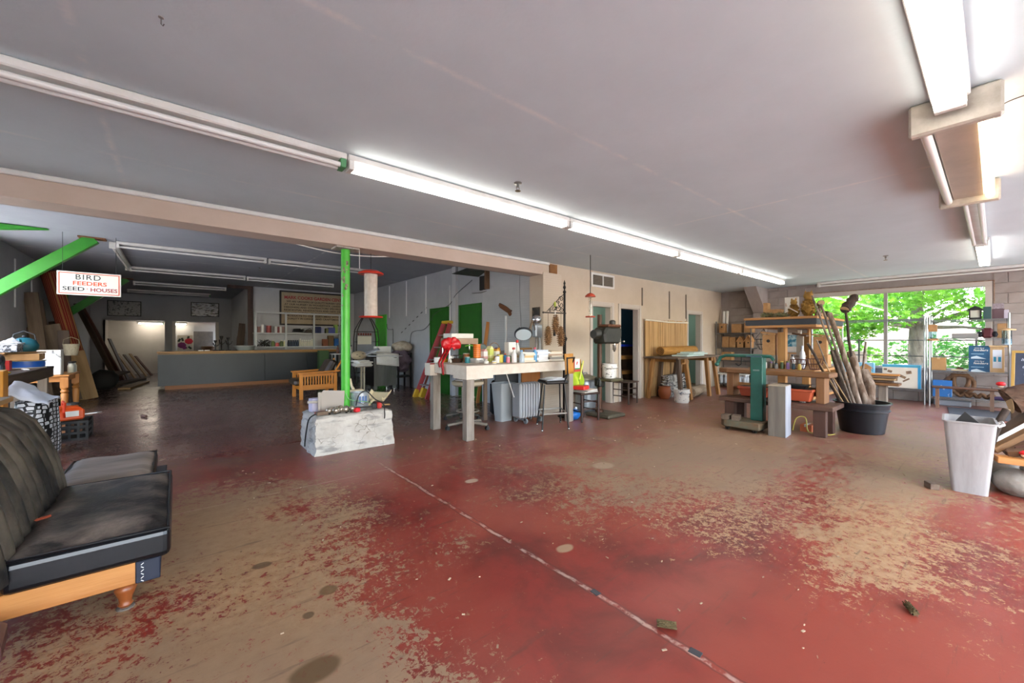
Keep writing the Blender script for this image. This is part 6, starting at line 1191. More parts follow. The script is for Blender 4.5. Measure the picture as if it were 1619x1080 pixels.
# ================================================================ RIGHT SIDE DISPLAY
M_rdw = wood('reddish_bench_wood', '6b4a38', '4a3226', 1, .55); M_rdz = wood('reddish_bench_leg', '5f3f30', '422a20', 2, .55); M_brn = wood('brown_slab_wood', '8a5f38', '6a4526', 1, .55); M_pale = wood('pale_cedar', 'c08c55', '9a6c3c', 1, .6); M_palez = wood('pale_cedar_post', 'b5854c', '93683a', 2, .6); M_pal = mat('plain_cedar', 'b5895a', .65, c2='9c7246', sc=6)
t = thing('low_bench', 'low reddish timber bench carrying a smaller bench', 'bench', (6.85, 2.07, 0))
MB().box(-.3, .3, -.72, .72, .36, .42).build('seat_plank', M_rdw, t, bev=.008)
for x in (-.19, .2):
    for y in (-.56, .58): MB().box(x-.05, x+.05, y-.07, y+.07, 0, .36).build('leg', M_rdz, t, bev=.005)
t = thing('slab_bench', 'brown slab bench stacked on top of the low bench', 'bench', (6.95, 2.15, .42))
MB().prism([(-.17, -.72), (.15, -.74), (.19, 0), (.16, .68), (.05, .78), (-.1, .76), (-.19, .6), (-.16, 0)], .36, .43).build('seat_plank', M_brn, t, bev=.012)
for y in (-.6, .58): MB().box(-.12, .12, y-.05, y+.05, 0, .36).build('leg', wood('brown_slab_leg', '96693f', '70492a', 2, .6), t, bev=.006)
MB().box(.07, .1, -.55, .53, .08, .2).build('stretcher', M_pale, t)
# platform scale
M_teal2 = mat('teal_machine_paint', '1f5a4c', .45, c2='1a4d41', sc=5); t = thing('platform_scale', 'teal green antique platform scale on a low wheeled base', 'platform scale', (6.33, 2.33, 0))
MB().prism([(-.2, -.26), (.16, -.26), (.2, -.2), (.2, .22), (.14, .27), (-.14, .27), (-.2, .2)], .05, .15).build('base', mat('worn_scale_base', '5f5f4c', .6, c2='6f5034', sc=5), t, bev=.012)
for x in (-.13, .13):
    for y in (-.18, .18): MB().lathe([(.04, -.02), (.045, 0), (.04, .02)], (x, y, .045), 12, Matrix.Rotation(PI/2, 3, 'X')).build('wheel', M_iron, t, smooth=40)
MB().box(.04, .18, -.22, -.06, .15, 1.06).build('column', M_teal2, t, bev=.008); MB().box(.03, .05, -.18, -.1, .86, .88).build('column_latch', C('7d8a86', .4, .6), t)
MB().tube([(.1, -.34, 1.02), (.1, -.3, 1.07), (.1, -.1, 1.075), (.1, .3, 1.07), (.1, .38, 1.04), (.1, .42, .95)], .024, 8).build('beam', M_teal2, t, smooth=40); MB().box(.05, .17, -.2, .0, 1.06, 1.075).build('cap', C('3a4f62', .4), t); MB().ball((.1, .43, .93), .035, 10, 6).build('counterweight', M_teal2, t, smooth=60); MB().tube([(.1, .08, 1.06), (.1, .08, .95), (.1, .12, .92), (.1, .16, .95)], .007, 6).build('hanger_hook', M_iron, t)
for i, (x, y) in enumerate(((6.2, 2.52), (6.22, 2.4))): slab('wood_block', ('left', 'right')[i] + ' small wood block on the scale platform', 'wood', x, y, .15, .16, .1, .07, M_oldw, .2*i, 'blocks on the scale')
t = thing('grey_box', 'tall weathered grey wooden box standing before the benches', 'box', (6.36, 1.9, 0), .08); MB().box(-.15, .15, -.1, .1, 0, .68).build('body', mat('grey_barn_wood', '7d7468', .8, c2='686056', sc=6, st=(3, 3, .2)), t, bev=.003); MB().box(-.15, .15, -.105, -.1, .0, .68).build('pale_side', mat('pale_barn_wood', 'b5b6bb', .7, c2='8f9096', sc=6, st=(3, 3, .2)), t); MB().box(-.15, .15, -.1, .1, .68, .69).build('edge', C('a8977f'), t)
def planter(lab, x, y, z, l, w, h, c, rz=PI/2):
    t = thing('planter', lab, 'planter', (x, y, z), rz, 'terracotta planters'); m = C(c, .5); MB().taper(0, 0, .0, l*.85, w*.8, h, l, w).build('body', m, t, bev=.01); MB().box(-l/2-.01, l/2+.01, -w/2-.01, w/2+.01, h-.035, h).build('rim', m, t, bev=.005); MB().box(-l/2+.02, l/2-.02, -w/2+.02, w/2-.02, h, h+.003).build('soil', C('2b211b', .9), t); return t
planter('terracotta window planter on the low bench at the right', 6.82, 1.83, .44, .42, .19, .17, 'b5502e'); planter('terracotta window planter half hidden behind the scale', 6.82, 2.36, .44, .42, .19, .15, 'a8472a')
for i, y in enumerate((1.75, 2.3)): slab('saucer_foot', ('right', 'left')[i] + ' small white block under a planter', 'block', 6.82, y, .421, .06, .06, .018, M_plast)
o = thing('black_tray', 'shallow black seed tray on the right planter', 'tray', (6.82, 1.86, .614), 0); MB().taper(0, 0, 0, .16, .3, .05, .2, .36).build('tray', M_black, o, bev=.008); MB().box(-.11, .11, -.19, .19, .045, .055).build('lip', M_black, o)
cord('yellow_hose', 'yellow twine and wire frame lying under the low bench', [(6.75, 1.85, .02), (6.72, 1.8, .2), (6.74, 1.7, .22), (6.76, 1.68, .05), (6.74, 1.62, .02), (6.76, 1.45, .02), (6.8, 1.38, .04)], .008, C('c9bd62'), 'twine'); carton('orange and white brick shaped pack under the low bench', 6.95, 1.72, 0, .2, .14, .1, C('b5603a', .6), 0, None, 'box', 'brick_pack', True, C('c9c4ba'))
# kiosk
t = thing('display_kiosk', 'two post wooden display kiosk with flat dark edged roof', 'display stand', (8.9, 2.4, 0))
MB().box(-.9, .9, -.53, .53, 1.52, 1.56).build('roof_lower_board', M_pale, t); MB().box(-.89, .89, -.52, .52, 1.56, 1.66).build('roof_core', C('3a3f45'), t); MB().box(-.92, .92, -.55, .55, 1.66, 1.7).build('roof_top_board', M_pale, t, bev=.004)
for a in ((-.905, -.89, -.53, .53), (.89, .905, -.53, .53), (-.89, .89, -.535, -.52), (-.89, .89, .52, .535)): MB().box(*a, 1.57, 1.655).build('fascia_strip', mat('charcoal_fascia', '33373d', .6), t)
for x in (-.7, .7): MB().box(x-.06, x+.06, -.06, .06, 0, 1.52).build('post', M_palez, t, bev=.005)
MB().box(-.85, .85, -.03, .03, 1.44, 1.52).build('ridge_beam', M_drk, t); MB().box(-.85, .85, -.5, .5, .76, .8).build('display_shelf', M_pale, t, bev=.004); MB().box(-.85, .85, -.45, .45, .3, .34).build('lower_shelf', M_pale, t)
for x in (-.8, .8): MB().box(x-.04, x+.04, -.5, .5, .68, .76).build('bearer', M_palez, t)
def birdhouse(lab, x, y, z, w, h, rz, m=M_pal, group='cedar bird houses', hole=True, roof=None):
    t = thing('bird_house', lab, 'bird house', (x, y, z), rz, group); MB().box(-w/2, w/2, -w/2, w/2, 0, h*.8).build('body', m, t, bev=.003)
    MB().prism([(-w*.62, h*.78), (w*.62, h*.86), (w*.62, h*.92), (-w*.62, h*.85)], -w*.6, w*.6, 'x').build('roof', roof or m, t)
    if hole: MB().lathe([(w*.15, 0), (w*.15, .004)], (-w/2-.003, 0, h*.55), 14, Matrix.Rotation(PI/2, 3, 'Y')).build('entrance_hole', M_black, t)
    MB().tube([(-w/2, 0, h*.36), (-w/2-.05, 0, h*.36)], .006, 6).build('perch', m, t); return t
Z8 = .801
slab('book_pile', 'thick pile of catalogues supporting the left bird house', 'books', 8.22, 2.6, Z8, .2, .2, .23, C('8a8378', .8)); birdhouse('tall cedar bird house left of the kiosk post', 8.22, 2.6, Z8+.232, .19, .46, 0)
slab('crate_riser', 'upturned crate supporting the right bird house', 'crate', 9.3, 2.1, Z8, .26, .26, .23, M_pal); birdhouse('cedar bird house right of the framed print', 9.3, 2.1, Z8+.232, .2, .42, .1)
pf = Matrix.Rotation(.0, 3, 'Z') @ FACE_NX; o = picture('framed_print', 'white framed print of blue flowers on the kiosk', (8.95, 2.46, 1.28), .3, .42, pf, C('d9d6cf', .5), C('e4e1da', .5), fw=.03); b = MB(); rg = random.Random(4)
MB().box(-.08, .09, -.1, .12, .015, .018).build('print', mat('blue_flower_print', '2a7fa0', .6, c2='bfe0e6', sc=14, lo=.45, hi=.6), o)
o = thing('print_easel', 'small easel holding the framed print', 'easel', (9.0, 2.46, Z8)); MB().bar((.02, -.1, 0), (.02, -.02, .5), .02, .02).build('leg', M_pal, o); MB().bar((.02, .1, 0), (.02, .02, .5), .02, .02).build('leg', M_pal, o); MB().box(-.04, .02, -.16, .16, .24, .27).build('ledge', M_pal, o)
bottle('tall white bottle with print on the kiosk shelf', 8.55, 2.2, Z8, .045, .4, C('dfe3ea', .4), C('c9d2e0'), 'bottles on the kiosk'); bottle('white bottle with dark label on the kiosk shelf', 8.45, 2.32, Z8, .04, .24, C('d5d6d6', .4), C('22262c'), 'bottles on the kiosk')
o = thing('post_feeder', 'grey wooden feeder with flat brown roof on the kiosk', 'bird feeder', (8.7, 2.27, Z8)); MB().box(-.03, .03, -.05, .05, 0, .58).build('body', C('9a9284', .7), o); MB().obox((0, 0, .6), (.16, .22, .03), Matrix.Rotation(.2, 3, 'X')).build('roof', C('5a4433', .7), o); MB().box(-.06, .06, -.08, .08, .2, .22).build('tray', C('6f5a48'), o)
def wirebasket(lab, x, y, z, r, h, m):
    o = thing('wire_basket', lab, 'basket', (x, y, z), 0, 'wire baskets on the kiosk'); b = MB()
    for zz, k in ((0, .6), (h*.5, .85), (h, 1.0)): b.tube([(r*k*math.cos(q*PI/9), r*k*math.sin(q*PI/9), zz+.004) for q in range(18)], .005, 5, True)
    for q in range(14): a = q*PI/7; b.tube([(r*.6*math.cos(a), r*.6*math.sin(a), .004), (r*math.cos(a), r*math.sin(a), h)], .004, 5)
    stuff(b.build('wires', m, o)); return o
wirebasket('rusty wire basket at the front of the kiosk', 8.3, 2.18, Z8, .13, .16, C('5a3426', .6)); wirebasket('second rusty wire basket beside the first', 8.3, 1.95, Z8, .12, .18, C('5a3426', .6))
o = thing('hanging_lantern', 'black wire hanging basket with a white lamp shape inside', 'hanging basket', (8.75, 2.88, 1.12)); b = MB()
for zz, r in ((0, .06), (.1, .13), (.2, .15)): b.tube([(r*math.cos(q*PI/9), r*math.sin(q*PI/9), zz) for q in range(18)], .006, 5, True)
for q in range(10): a = q*PI/5; b.tube([(.06*math.cos(a), .06*math.sin(a), 0), (.13*math.cos(a), .13*math.sin(a), .1), (.15*math.cos(a), .15*math.sin(a), .2)], .004, 5)
stuff(b.build('wires', M_iron, o)); MB().lathe([(.05, 0), (.06, .1), (.09, .18), (.05, .3), (.015, .36)], n=14).build('bell', C('cfc6b5', .5), o, smooth=50)
for q in range(3): a = q*2.09; MB().tube([(.15*math.cos(a), .15*math.sin(a), .2), (0, 0, .4)], .004, 5).build('chain', M_iron, o)
rg = random.Random(21); cols = ('b9b2a8', '3a3834', 'd8d4cc', '6a5a3f', '8f8a84', '4a5a3a', '7d5a8a', '2f4a55', 'c9a84a', '5a6a3a'); words = ('first', 'second', 'third', 'fourth', 'fifth', 'sixth', 'seventh', 'eighth', 'ninth', 'tenth', 'eleventh', 'twelfth')
for i in range(10): bottle(words[i] + ' small jar along the front edge of the kiosk shelf, from the left', 8.085, 2.8-i*.085, Z8 if not (.05 < abs(2.8-i*.085-2.07) < .0) else Z8, .028, rg.uniform(.08, .15), C(cols[i % 10], .4), C(cols[(i+3) % 10], .4), 'jars along the kiosk shelf', neck=.8, n=8) if not (1.9 < 2.8-i*.085 < 2.05) else None
for i in range(8): carton(words[i] + ' packet on the lower kiosk shelf, from the left', 8.2, 2.72-i*.1, .341, .08, .07, rg.uniform(.1, .22), C(cols[(i*3+1) % 10], .6), 0, 'packets on the lower kiosk shelf', 'packet', 'packet', False)
# on the kiosk roof
ZR = 1.702
def tuft(name, lab, cat, x, y, z, r, sc, m, n, l, sd, w=.008):
    o = thing(name, lab, cat, (x, y, z)); rg = random.Random(sd); b = MB(); b.ball((0, 0, r*sc[2]*.9), r*.85, 12, 8, sc)
    for k in range(n):
        u = rg.uniform(-1, 1); a = rg.uniform(0, 2*PI); s = math.sqrt(1-u*u); d = Vector((s*math.cos(a)*sc[0], s*math.sin(a)*sc[1], u*sc[2])); p = Vector((0, 0, r*sc[2]*.9)) + d*r*.8
        if p.z < .01: continue
        e = d.normalized(); f = e.orthogonal().normalized()*w; b.add([p-f, p+f, p+e*l], [(0, 1, 2)])
    stuff(b.build('needles', m, o)); return o
tuft('pine_spray', 'green brown evergreen spray lying along the left of the kiosk roof', 'evergreen', 8.25, 2.65, ZR, .1, (.9, 1.0, .5), mat('dry_green', '5f6a4a', .9, c2='7d6a45', sc=12), 260, .05, 3); tuft('pine_spray', 'second evergreen spray on the kiosk roof nearer the straw owl', 'evergreen', 8.25, 2.43, ZR, .09, (.9, 1.2, .5), MATS['dry_green'], 220, .05, 7)
M_straw = mat('golden_straw', 'a07a35', .9, c2='6f5020', sc=10, st=(1, 1, .4))
def owl(lab, x, y, h, sd):
    o = tuft('straw_figure', lab, 'straw ornament', x, y, ZR, h*.42, (.62, .62, 1.0), M_straw, 500, .035, sd, .01); b = MB()
    MB().ball((0, 0, h*.86), h*.17, 10, 7).build('head', M_straw, o, smooth=60)
    for s in (-1, 1): MB().lathe([(.02, 0), (.0, .05)], (0, s*h*.1, h*.98), 6).build('ear', M_straw, o)
owl('smaller golden straw owl figure holding a card on the kiosk roof', 8.3, 2.26, .3, 1); owl('larger golden straw owl figure on the kiosk roof', 8.35, 2.06, .42, 2)
slab('white_card', 'white card tilted against the smaller straw owl', 'card', 8.16, 2.24, ZR+.12, .12, .18, .008, C('d6cfc0', .7), .3, tilt=.6)
picture('photo_board', 'white board with a brown fox like picture on the kiosk roof', (8.6, 2.37, ZR+.19), .22, .38, FACE_NX, C('dcd8d0'), mat('fox_print', 'e0dcd4', .6, c2='a5602f', sc=5, lo=.52, hi=.6), fw=.01, th=.02)
o = thing('cedar_stand', 'small pale wooden L shaped stand on the kiosk roof', 'stand', (8.6, 2.68, ZR)); MB().box(-.08, .08, .06, .13, 0, .3).build('upright', M_pal, o); MB().box(-.08, .08, -.16, .06, .1, .17).build('seat', M_pal, o); MB().box(-.08, .08, -.16, -.11, 0, .1).build('leg', M_pal, o)
def logroll(lab, p, q, r, m=None, name='log', cat='log', group=None, n=12, parent=None):
    p = Vector(p); q = Vector(q); rg = random.Random(len(lab)*7+int(p.x*100)); k = 7; pts = []; rr = []
    d = (q-p); o1 = d.orthogonal().normalized(); o2 = d.normalized().cross(o1)
    for i in range(k+1): f = i/k; pts.append(p + d*f + (o1*rg.uniform(-1, 1)+o2*rg.uniform(-1, 1))*r*.35*(1 if 0 < i < k else 0) - p); rr.append(r*(1-.15*f)*rg.uniform(.92, 1.08))
    t = thing(name, lab, cat, p, 0, group); MB().tube(pts, rr, n).build('bark', m or M_bark, t, smooth=50)
    for e, rad, dd in ((pts[0], rr[0], -d.normalized()), (pts[-1], rr[-1], d.normalized())): MB().lathe([(rad*.9, 0), (rad*.88, .004)], e+dd*.001, n, (frame(dd) @ Matrix.Rotation(PI/2, 3, 'Y'))).build('cut_end', C('c0a47c', .8), t)
    return t
M_bark = mat('grey_brown_bark', '8a7a6a', .9, c2='4f4238', sc=16, st=(1, 1, .5), bump=.6, bsc=14); M_bark2 = mat('red_brown_bark', '66503e', .9, c2='988675', sc=14, st=(1, 1, .25), lo=.42, hi=.62, bump=.8, bsc=22); M_bark3 = mat('dark_bark', '4a3a2f', .9, c2='2f251e', sc=10, bump=.7, bsc=14)
Gr = 'log pieces on the kiosk roof'
logroll('pale peeled log lying across the log bird table on the roof', (8.35, 1.88, ZR+.23), (8.75, 2.0, ZR+.23), .045, M_bark2, group=Gr); logroll('upright log leg left under the peeled log', (8.4, 1.97, ZR), (8.42, 1.9, ZR+.19), .03, M_bark2, group=Gr); logroll('upright log leg right under the peeled log', (8.68, 1.99, ZR), (8.68, 1.98, ZR+.19), .03, M_bark2, group=Gr); logroll('dark bark chunk on the right of the kiosk roof', (8.9, 1.95, ZR+.06), (9.15, 2.02, ZR+.08), .06, M_bark3, group=Gr)
# ---------------------------------------------------------------- pot of sticks
t = thing('nursery_pot', 'large black nursery pot full of sticks and logs', 'pot', (7.5, 1.22, 0)); m = mat('black_pot_plastic', '191b20', .4)
MB().lathe([(.235, 0), (.245, .01), (.285, .3), (.3, .31), (.3, .34), (.29, .345), (.305, .41), (.325, .415), (.325, .43), (.3, .43), (.24, .05)], n=32, caps=False).lathe([(.001, .04), (.24, .04)], n=32, caps=False).build('body', m, t, smooth=35); MB().lathe([(.292, .318), (.31, .325), (.292, .335)], n=32, caps=False).build('band', C('2a2d33', .4), t, smooth=40)
Gst = 'sticks and logs in the nursery pot'
def stick(lab, b, tp, r, m): logroll(lab, (7.5+b[0], 1.22+b[1], .06), tp, r, m, 'stick', 'stick', Gst, 8)
stick('longest thin grey stick rising highest from the pot', (-.02, .02), (7.65, 1.84, 2.0), .016, M_bark); stick('second long grey stick beside the longest', (-.12, -.03), (7.7, 1.74, 1.86), .02, M_bark); stick('thick pale pole leaning left of the shelf roof', (.04, -.05), (7.84, 1.66, 1.72), .04, M_bark2); stick('dark stick topped by a lump of bark', (.12, .03), (8.0, 1.5, 1.8), .02, M_bark3)
stick('short knobbly dark stick leaning far left', (-.14, .05), (7.42, 1.84, 1.25), .02, M_bark3); stick('straight pale cane nearest the bench', (-.17, .0), (7.3, 1.66, .95), .009, M_tanw); stick('second straight pale cane beside the first', (-.14, -.06), (7.32, 1.62, .98), .009, M_tanw); stick('thin brown rod crossing behind the canes', (-.08, .1), (7.4, 1.72, 1.3), .012, M_bark)
stick('medium brown log standing in the middle of the pot', (.0, .12), (7.78, 1.6, 1.14), .05, M_bark3); stick('pale smooth log standing right of the middle', (.1, -.1), (7.9, 1.42, 1.12), .055, M_bark2); stick('thick short log leaning out at the right rim', (.16, -.14), (7.98, 1.28, .84), .075, M_bark2); stick('slim stick standing alone at the right of the pot', (.18, .08), (8.1, 1.27, 1.27), .018, M_bark)
logroll('dark weathered bark lump wedged at the top of a stick', (7.98, 1.5, 1.78), (8.15, 1.42, 1.98), .07, M_bark3, 'bark_lump', 'bark')
# ================================================================ SHELVES IN THE LEFT FAR CORNER
def wirerack(lab, x0, x1, y0, y1, zt, levels, m, name='wire_shelving', solid=False):
    cx, cy = (x0+x1)/2, (y0+y1)/2; t = thing(name, lab, 'shelving', (cx, cy, 0)); a, b_ = (x1-x0)/2, (y1-y0)/2
    for sx in (-1, 1):
        for sy in (-1, 1): MB().tube([(sx*a, sy*b_, 0), (sx*a, sy*b_, zt)], .014, 8).build('post', m, t, smooth=40)
    for z in levels:
        s = MB()
        if solid: s.box(-a, a, -b_, b_, z-.025, z)
        else:
            for e in (-1, 1):
                s.tube([(e*a, -b_, z-.004), (e*a, b_, z-.004)], .005, 5); s.tube([(e*a, -b_, z-.035), (e*a, b_, z-.035)], .005, 5); s.tube([(-a, e*b_, z-.004), (a, e*b_, z-.004)], .005, 5); s.tube([(-a, e*b_, z-.035), (a, e*b_, z-.035)], .005, 5)
                k = int(2*b_/.06)
                for q in range(k): y = -b_+2*b_*q/k; s.tube([(e*a, y, z-.004 if q % 2 else z-.035), (e*a, y+2*b_/k, z-.035 if q % 2 else z-.004)], .003, 4)
            for q in range(int(2*a/.03)+1): x = -a+.03*q; s.box(x-.002, x+.002, -b_, b_, z-.004, z)
        o = s.build('shelf', m, t)
        if not solid: stuff(o)
        if not solid and z < .2: MB().box(-a+.01, a-.01, -b_+.02, b_-.02, z-.003, z).build('shelf_liner', C('77787a', .5), t)
    return t
M_rk = mat('zinc_wire', 'a3a5a6', .3, .8)
wirerack('grey metal shelving in the far corner holding bird houses', 11.55, 12.02, 4.1, 4.98, 1.82, (.12, .75, 1.1, 1.5), mat('dark_grey_shelf', '5f5c5a', .5, .4), 'metal_shelving', True)
def gable(lab, x, y, z, w, d, h, rz, group='bird houses on the corner shelving'):
    t = thing('bird_house', lab, 'bird house', (x, y, z), rz, group); MB().prism([(-w/2, 0), (w/2, 0), (w/2, h*.6), (0, h*.95), (-w/2, h*.6)], -d/2, d/2, 'x').build('body', M_pal, t)
    for s in (-1, 1): MB().add([(-d*.6, 0, h), (d*.6, 0, h), (d*.6, s*w*.68, h*.5), (-d*.6, s*w*.68, h*.5)], [(0, 1, 2, 3)]).build('roof_panel', M_pale, t, solid=.015)
    MB().lathe([(w*.13, 0), (w*.13, .004)], (-d/2-.003, 0, h*.4), 12, Matrix.Rotation(PI/2, 3, 'Y')).build('entrance_hole', M_black, t); return t
birdhouse('small cedar box at the left of the top corner shelf', 11.72, 4.87, 1.502, .15, .3, 0, group='bird houses on the corner shelving'); carton('square cedar box in the middle of the top corner shelf', 11.75, 4.5, 1.502, .2, .24, .24, M_pal, 0, None, 'box', 'cedar_box', False); carton('pale cedar box at the right of the top corner shelf', 11.75, 4.2, 1.502, .2, .2, .26, M_pal, 0, None, 'box', 'cedar_box', False)
carton('upright amber wooden box on the second corner shelf', 11.75, 4.78, 1.102, .2, .16, .3, M_pal, 0, None, 'box', 'cedar_box', False); carton('amber wooden box beside the upright one', 11.75, 4.6, 1.102, .2, .15, .28, M_pal, 0, None, 'box', 'cedar_box', False); gable('twig roofed bird house on the second corner shelf', 11.75, 4.4, 1.102, .15, .2, .3, 0); gable('twig roofed bird house at the right of the second corner shelf', 11.75, 4.2, 1.102, .14, .2, .33, 0)
carton('cedar box on the third corner shelf', 11.75, 4.75, .752, .2, .26, .22, M_pal, 0, None, 'box', 'cedar_box', False)
for i in range(12): bottle(words[i] + ' clear jar in the packed tray on the bottom corner shelf', 11.65+.16*(i//6), 4.28+.12*(i % 6), .122, .05, .24, C('b9c0c6', .2), C('dfe2e4'), 'jars on the bottom corner shelf', neck=.8, n=8)
slab('jar_lid_sheet', 'white cardboard sheet over the jars on the bottom corner shelf', 'sheet', 11.75, 4.58, .365, .42, .72, .02, M_paper)
for i, y in enumerate((4.95, 4.86)): tag(MB().tube([(0, 0, 0), (.06, 0, .62)], .035, 12).build('white_tube', C('d6d4ce', .5), None, (11.93, y, 1.502), smooth=40), ('left', 'right')[i] + ' white tube standing in the corner on the top shelf', 'tube', 'white tubes')
# ================================================================ WINDOW WALL
wirerack('wide chrome wire shelving left below the window', 11.62, 12.02, .92, 2.3, 1.79, (.3, 1.74), M_rk); wirerack('chrome wire shelving right of the window post', 11.62, 12.02, -.16, .85, 1.8, (.18, .7, 1.34, 1.7), M_rk)
t = thing('display_carton', 'large flat carton printed with a bird picture and blue top edge', 'box', (11.75, 1.27, .302)); MB().box(-.09, .09, -.29, .29, 0, .48).build('body', C('d6cdbd', .6), t, bev=.004); MB().box(-.091, .091, -.291, .291, .43, .481).build('blue_band', C('4aa0bd', .5), t); MB().box(-.091, .0, -.293, -.25, .0, .43).build('blue_side', C('3f9fd0', .5), t)
b = MB(); 
for y, z, w, h, r in ((.1, .2, .1, .12, 0), (-.02, .24, .12, .05, .5), (-.08, .17, .12, .03, -.6), (.17, .34, .07, .05, .3), (-.12, .33, .08, .06, -.2), (.05, .08, .05, .05, .78), (.24, .38, .05, .04, 0)): b.obox((-.0925, y, z), (.002, w, h), Matrix.Rotation(r, 3, 'X'))
b.build('printed_birds', mat('sepia_print', '5a4a3f', .7, c2='9a7a5a', sc=12), t)
carton('blue printed carton behind the plank stack', 11.75, 1.85, .302, .18, .3, .5, mat('blue_print', '4a9cc0', .6, c2='b5d5e0', sc=9), 0, None, 'box', 'printed_carton', False)
carton('plain brown carton on the right wire shelving', 11.8, .73, .702, .18, .2, .25, M_card, 0, None)
def bluebox(lab, z):
    t = thing('printed_box', lab, 'box', (11.76, .2, z), 0, 'blue printed boxes'); MB().box(-.1, .1, -.13, .13, 0, .245).build('body', mat('deep_teal_print', '1f5a80', .5, c2='17425f', sc=3), t, bev=.003); text('lettering', 'Wild Bird', M_paper, t, (-.101, -.0, .19), .024, FACE_NX, .12, shear=.2); text('lettering', 'feeders', M_paper, t, (-.101, -.02, .145), .04, FACE_NX, .18, .01, shear=.15); MB().box(-.102, -.1, -.06, .1, .085, .095).build('small_print', C('9fc4d6'), t); MB().prism([(-.09, .0), (.1, .0), (.1, .03), (.03, .055), (-.02, .03)], -.102, -.1, 'x').build('pale_art', C('c2d4dc'), t)
bluebox('lower of the two blue bird feeder boxes', .702); bluebox('upper of the two blue bird feeder boxes', .95)
t = thing('house_feeder', 'pale wooden feeder with flat roof and blue label window', 'bird feeder', (11.74, -.02, .702)); MB().box(-.08, .08, -.085, .085, 0, .47).build('body', wood('pale_pine', 'd6b68a', 'c09c6c', 2, .6), t, bev=.003); MB().box(-.12, .12, -.16, .1, .47, .5).build('roof', MATS['pale_pine'], t, bev=.004); MB().box(-.083, -.08, -.055, .055, .08, .42).build('label', C('d9dfe6', .4), t); MB().box(-.085, -.082, -.045, .045, .2, .29).build('label_picture', C('2a8aa8', .5), t); MB().box(-.0865, -.085, -.01, .012, .2, .29).build('label_bird', M_paper, t)
t = thing('tube_feeder', 'clear tube feeder with pale wooden roof hanging at the shelf end', 'bird feeder', (11.6, -.13, 1.22)); MB().lathe([(.06, .02), (.06, .26)], n=16, caps=False).build('tube', glassmat('blue_acrylic', 'b5cdd8', .12, .1), t, smooth=40); MB().lathe([(.055, .0), (.06, .02), (.055, .1)], n=16).build('seed', C('9fb8c4', .6), t, smooth=40); MB().lathe([(.11, .26), (.11, .28), (.02, .3)], n=20).build('roof', C('d0a878', .6), t, smooth=40); MB().tube([(0, 0, .3), (0, 0, .48)], .003, 5).build('hanger', M_iron, t)
t = thing('house_feeder', 'small amber wooden feeder with glass hanging at the left shelf post', 'bird feeder', (11.58, .8, 1.31)); MB().box(-.07, .07, -.07, .07, 0, .02).box(-.06, .06, -.06, .06, .16, .3).build('body', M_pal, t); MB().box(-.05, .05, -.05, .05, .02, .16).build('glass', glassmat('feeder_glass', 'c9dde0', .15, .05), t); MB().lathe([(.09, -.02), (.09, 0)], n=14).build('tray', M_pal, t); MB().tube([(0, 0, .3), (.04, 0, .42)], .003, 5).build('hanger', M_iron, t)
t = thing('candle_lantern', 'black house shaped lantern on the top right shelf', 'lantern', (11.78, .25, 1.702)); MB().box(-.08, .08, -.08, .08, 0, .03).build('base', M_black, t); MB().prism([(-.11, .17), (.11, .17), (.07, .21), (.0, .25), (-.07, .21)], -.1, .1, 'x').build('roof', M_black, t)
for x in (-.07, .07):
    for y in (-.07, .07): MB().box(x-.01, x+.01, y-.01, y+.01, .03, .17).build('post', M_black, t)
MB().box(-.06, .06, -.06, .06, .03, .17).build('glass', C('c9c8b9', .3), t)
for i, (y, w, h, c) in enumerate(((.1, .1, .23, '2f4f4f'), (-.03, .15, .18, '5a4248'), (-.125, .06, .16, 'b9b0bd'))): carton(('dark green carton beside the black lantern', 'plum brown carton on the top right shelf', 'pale carton at the end of the top right shelf')[i], 11.8, y, 1.702, .14, w, h, C(c), 0, None, 'box', 'carton', False)
carton('speckled grey carton on top of the plum brown one', 11.8, -.03, 1.885, .13, .14, .1, mat('speckle_box', '7d7078', .7, c2='a0949a', sc=40), 0, None, 'box', 'carton', False)
t = thing('fabric_pouch', 'red and black fabric pouch on the third shelf', 'pouch', (11.8, .1, 1.342)); MB().box(-.06, .06, -.07, .07, 0, .19).build('centre', C('5a1a22', .6), t, bev=.03); 
for s in (-1, 1): MB().ball((0, s*.09, .07), .055, 10, 7).build('side_pouch', C('1d1b22', .7), t, smooth=60)
carton('amber wooden box at the right end of the third shelf', 11.85, -.08, 1.342, .16, .12, .27, M_pal, 0, None, 'box', 'cedar_box', False); carton('long grey carton on the third shelf', 11.8, .38, 1.342, .18, .34, .09, C('8d8a88'), 0, None, 'box', 'long_carton', False); carton('flat pale tray on the second right shelf', 11.8, .45, .702, .2, .22, .03, C('c9b48a'), 0, None, 'tray', 'flat_tray', False)
t = thing('coiled_vine', 'thick brown vine coils on the bottom right shelf', 'vine', (11.85, .45, .182)); MB().tube([(.03*math.sin(a*3), .22*math.cos(a)*(1-.02*k), .22+.2*math.sin(a)+.004*k) for k, a in enumerate([q*.4 for q in range(40)])], .035, 8).build('coil', wood('vine', '7d5a3c', '5f432c', 0, .8), t, smooth=50); MB().tube([(.0, -.2+.02*q, .05+.03*math.sin(q*1.1)) for q in range(-12, 14)], .035, 8).build('strand', MATS['vine'], t, smooth=50)
carton('blue and white printed carton on the bottom right shelf', 11.75, .68, .1805, .14, .26, .32, mat('blue_white_print', '2a6fb5', .5, c2='d5e0ea', sc=5, lo=.55, hi=.6), 0, None, 'box', 'printed_carton', False); slab('purple_cloth', 'dark purple folded cloth on the bottom right shelf', 'cloth', 11.8, -.02, .182, .2, .18, .06, C('35264a', .9), .2, bev=.02); slab('low_tub', 'clear plastic tub on the floor under the right shelving', 'tub', 11.85, .55, .0, .25, .5, .12, C('8f949c', .3), 0, bev=.02)
